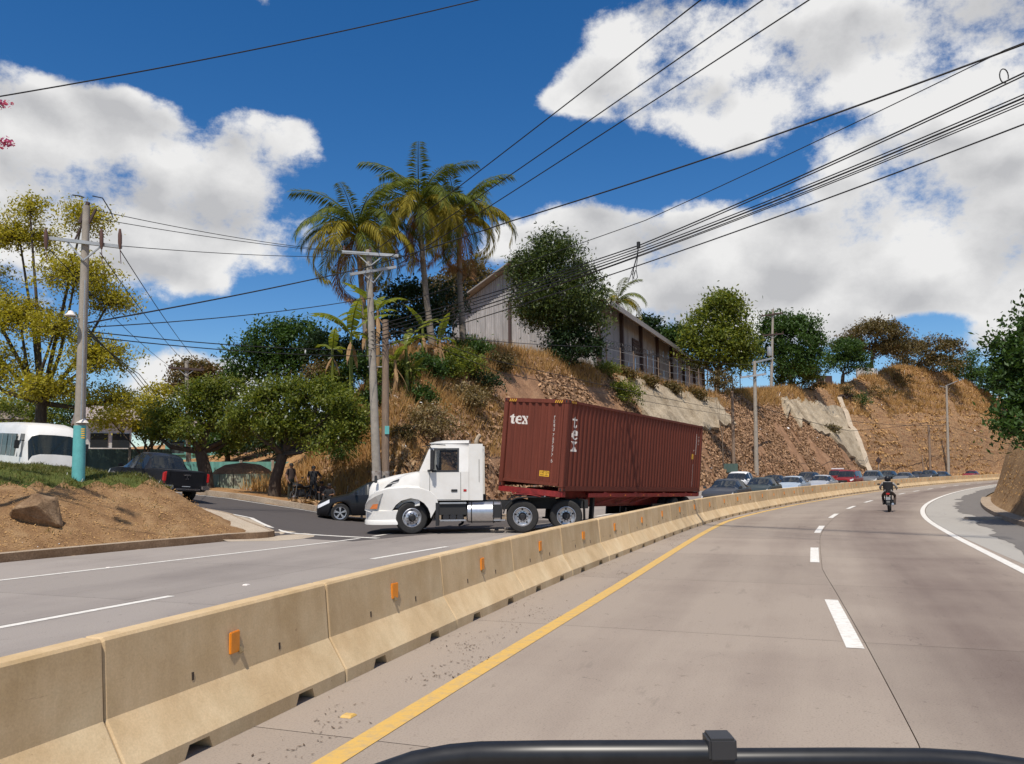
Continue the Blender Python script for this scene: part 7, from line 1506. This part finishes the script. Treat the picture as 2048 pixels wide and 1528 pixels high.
# ------------------------------------------------------------------ grasses, litter, creepers (uncountable)
def blades(name, label, cat, X, Y, h, w, mat, lean=.35, rng=nrg):
    Z = terrain(X, Y); n = len(X); a = rng.uniform(0, 2 * np.pi, n); hh = h * rng.uniform(.5, 1.4, n); dx, dy = np.cos(a), np.sin(a); ww = w * rng.uniform(.6, 1.4, n); l = rng.normal(0, lean, (n, 2)) * hh[:, None]
    b = np.stack([X, Y, Z - .03], -1); p0 = b - np.stack([dx * ww, dy * ww, 0 * ww], -1); p1 = b + np.stack([dx * ww, dy * ww, 0 * ww], -1); p2 = b + np.stack([l[:, 0], l[:, 1], hh], -1); co = np.stack([p0, p1, p2], 1).reshape(-1, 3)
    return tag(fast_mesh(name, co, tris=np.arange(3 * n).reshape(n, 3), mats=[mat]), label, cat, kind='stuff')
def scatter_so(n, s0, s1, u0, u1, rng=nrg): s = rng.uniform(s0, s1, n); o = -12.6 - rng.uniform(u0, u1, n); return RPn(s, o)
def flakes(name, label, cat, X, Y, size, mat, aspect=.5, lift=.03, rng=nrg, tilt=.5):
    Z = terrain(X, Y); e = .25; gx = (terrain(X + e, Y) - Z) / e; gy = (terrain(X, Y + e) - Z) / e; n = len(X)
    nn = np.stack([-gx, -gy, np.ones(n)], -1); nn /= np.linalg.norm(nn, axis=1)[:, None]; nn += rng.normal(0, tilt, (n, 3)); nn /= np.linalg.norm(nn, axis=1)[:, None]; d = np.cross(nn, rng.normal(size=(n, 3))); d /= np.linalg.norm(d, axis=1)[:, None]; b = np.cross(nn, d)
    L = size * rng.uniform(.5, 1.5, n)[:, None]; c = np.stack([X, Y, Z], -1) + nn * (lift + L * .25); co = np.stack([c - d * L * .5, c + b * L * aspect * .5, c + d * L * .5, c - b * L * aspect * .5], 1).reshape(-1, 3)
    return tag(fast_mesh(name, co, quads=np.arange(4 * n).reshape(n, 4), mats=[mat]), label, cat, kind='stuff')
X, Y = scatter_so(52000, 34, 120, 3.0, 11); g_ = fbm(X * .25, Y * .25); k = (g_ > -.10) ; s_, o_ = SOv(X, Y); u_ = (-o_ - 12.6) / slope_w(s_); k &= (u_ > .80 - .5 * np.clip((50 - s_) / 8, 0, 1)); blades('dry_grass', 'tall dry orange grass along the crest of the cut', 'grass', X[k], Y[k], .85, .035, 'grass_dry')
X, Y = nrg.uniform(-9, 5, 30000), nrg.uniform(35.5, 52, 30000); s_, o_ = SOv(X, Y); k = (-o_ - 12.6 > 1.5) & (sdist(X, Y, K_LINE) > 3.2) & (fbm(X * .3, Y * .3) > -.04); blades('dry_grass', 'dry brown grass over the hillside behind the tractor', 'grass', X[k], Y[k], .55, .03, 'grass_dry')
X, Y = scatter_so(34000, 108, 240, 7, 16); k = fbm(X * .12, Y * .12) > -.02; blades('dry_grass', 'rust coloured dry grass over the upper cliff', 'grass', X[k], Y[k], .9, .08, 'grass_dry')
X, Y = nrg.uniform(-10, 2.5, 11000), nrg.uniform(35, 43, 11000); s_, o_ = SOv(X, Y); k = (-o_ - 12.6 > .4) & (sdist(X, Y, K_LINE) > 1.2) & (fbm(X * .4 + 9, Y * .4) > -.08); flakes('leaf_litter', 'pale fallen banana leaves and husks littering the lower hillside', 'litter', X[k], Y[k], .30, 'litter_pale', .4, .03, tilt=.6)
X, Y = scatter_so(95000, 36, 138, .2, 8.6); s_, o_ = SOv(X, Y); k = (fbm(X * .16, Y * .16) + fbm(X * .9, Y * .9) * .5 > -.11); flakes('creeper', 'brown withered creeper covering the cut slope', 'creeper', X[k], Y[k], .30, 'litter_cut', .6, .06, tilt=.9)
X, Y = scatter_so(16000, 137, 250, .2, 13); k = fbm(X * .2, Y * .2) > -.03; X, Y = X[k], Y[k]; flakes('rubble', 'loose stones and rubble on the banded rock face', 'rubble', X, Y, .42, 'litter_dirt', .7, .05, tilt=.7)
X, Y = nrg.uniform(-20, -7.5, 34000), nrg.uniform(15, 28, 34000); s_, o_ = SOv(X, Y); isl = (-sdist(X, Y, N_LINE) > 1.1) & (o_ < kerb_off(s_) - .5); Zt = terrain(X, Y); gr = (X < -10.4) & (Zt > 1.70 + fbm(X * .5, Y * .5) * .44); k = isl & ~gr; flakes('dirt_clods', 'clods, dry leaves and twigs strewn over the earth mound', 'litter', X[k], Y[k], .05, 'litter_dirt', .5, .0, tilt=.5)
X, Y = nrg.uniform(-21, -9.8, 60000), nrg.uniform(15, 29, 60000); s_, o_ = SOv(X, Y); isl = (-sdist(X, Y, N_LINE) > 1.1) & (o_ < kerb_off(s_) - 1.0); Zt = terrain(X, Y); k = isl & (X < -10.2) & (Zt > 1.62 + fbm(X * .5, Y * .5) * .5) & (fbm(X * .9 + 3, Y * .9) > -.16); blades('mound_grass', 'short green grass on top of the earth mound', 'grass', X[k], Y[k], .11, .014, 'grass_green', .5)
X, Y = nrg.uniform(-12, -8.2, 900), nrg.uniform(19.5, 24.5, 900); s_, o_ = SOv(X, Y); k = (o_ < kerb_off(s_) - .6) & (fbm(X * 1.2, Y * 1.2) > .08); blades('weeds', 'sparse weeds near the kerb of the earth mound', 'weeds', X[k], Y[k], .10, .012, 'grass_green', .5)
X, Y = nrg.uniform(12, 26, 14000), nrg.uniform(17, 48, 14000); s_, o_ = SOv(X, Y); k = (o_ > 11.0) & (o_ < 15.0); flakes('bank_litter', 'dry leaves and clods on the right hand earth bank', 'litter', X[k], Y[k], .10, 'litter_dirt', .55, .0)
# gutter dust and leaf scraps beside the barrier
s = nrg.uniform(2, 60, 6500); t = nrg.random(6500) ** .6; k = fbm(s * .8, t * 2.0, 3) + nrg.normal(0, .05, 6500) > .05; s, t = s[k], t[k]; o = barrier_off(s) + .33 + t * (yellow_off(s) - barrier_off(s) - .42); x, y = RPn(s, o); n = len(x); a = nrg.uniform(0, 6.28, n); L = nrg.uniform(.005, .024, n)
co = np.stack([np.stack([x + L * np.cos(a + q) * (1 if q in (0, np.pi) else .4), y + L * np.sin(a + q) * (1 if q in (0, np.pi) else .4), .008 + bank(s, o) + 0 * x + (.006 if q == 0 else 0)], -1) for q in (0, np.pi / 2, np.pi, 3 * np.pi / 2)], 1).reshape(-1, 3)
leafmat('gutter_bits', [(.05, .03, .02), (.1, .065, .04), (.03, .02, .015), (.16, .11, .07)], 0, .95)
tag(fast_mesh('gutter_litter', co, quads=np.arange(4 * n).reshape(n, 4), mats=['gutter_bits']), 'dark leaf scraps and grit gathered between the barrier and the yellow line', 'litter', kind='stuff')
# rock on the mound
def rock():
    c = P(72, 1012, 21.0); z = TZ(c.x, c.y)
    import bmesh
    bm = bmesh.new(); rr = random.Random(5)
    for k in range(22): d = Vector((rr.gauss(0, 1), rr.gauss(0, 1), rr.gauss(0, 1))).normalized(); bm.verts.new((d.x * .72, d.y * .6, d.z * .62))
    h_ = bmesh.ops.convex_hull(bm, input=bm.verts); bmesh.ops.delete(bm, geom=[v for v in bm.verts if not v.link_faces], context='VERTS'); bmesh.ops.bevel(bm, geom=bm.edges[:], offset=.02, segments=1, affect='EDGES'); bmesh.ops.triangulate(bm, faces=bm.faces[:]); bmesh.ops.subdivide_edges(bm, edges=bm.edges[:], cuts=3, use_grid_fill=True)
    for v in bm.verts: v.co += v.co.normalized() * (.05 * mnoise.noise(v.co * 3) + .025 * mnoise.noise(v.co * 9))
    me = bpy.data.meshes.new('boulder'); bm.to_mesh(me); bm.free(); me.polygons.foreach_set('use_smooth', [True] * len(me.polygons)); me.materials.append(M['rock_grey']); me.set_sharp_from_angle(angle=R(28)); o = bpy.data.objects.new('boulder', me); col.objects.link(o); o.location = (c.x, c.y, z + .04); o.rotation_euler = (.2, .15, .4); tag(o, 'cracked grey brown boulder half buried in the earth mound', 'rock')
surface_mat('rock_grey', (.17, .105, .06), (.36, .25, .155), (.27, .18, .105), 2.2, 20, .8, dist=.05)
rock()
# pink blossom sprays reaching in beside the mound
def spray():
    D = 18.0; b0 = P(-190, 940, D); b0.z = TZ(b0.x, b0.y); T = empty('blossom_tree', b0, 0, 'slender twigs with sprays of pink blossom reaching in above the mound', 'blossom'); top = P(-150, 330, D) - b0
    m = MB(); m.tube([Vector((0, 0, -.4)), top * .5 + Vector((-.2, .1, 0)), top], [.11, .08, .04], 8); m.build('trunk', 'bark', T, smooth=60)
    for px, py in ((8, 208), (14, 284), (-60, 190), (-110, 250), (-170, 210), (-210, 290), (-80, 330)):
        b = P(px, py, D + (px % 7) * .08) - b0; m = MB(); m.tube([top, top.lerp(b, .5) + Vector((0, 0, .15)), b], [.03, .014, .006], 5); m.build('twig', 'bark', T)
        for q in range(2 if px > 0 else 3):
            c = np.array(b) + np.array([-.22 * q, 0, -.03 * q]) + nrg.normal(0, 1, (70, 3)) * np.array([.08, .07, .05]); co, f_ = leaf_quads(c, .065, .8); fast_mesh('blossom', co, quads=f_, mats=['flower_pink'], parent=T)
spray()
# raised pavement markers
def studs():
    for k, (s, o, mt_) in enumerate([(3.0, .52, 'line_yellow'), (7.15, .50, 'line_yellow'), (6.7, 4.5, 'mark_white'), (19.8, 4.05, 'mark_white'), (13.2, -5.3, 'mark_white'), (14.6, -9.9, 'mark_white')]):
        p = RP(s, o); m = MB(); m.box((0, 0, .009), (.11, .10, .018), taper=(.6, .8)); q = m.build('road_stud', mt_, bevel=.003); q.location = p; q.rotation_euler = (0, 0, -heading(s) + R(90)); tag(q, 'small raised reflective road stud set on the concrete carriageway', 'road stud', 'road studs')
studs()
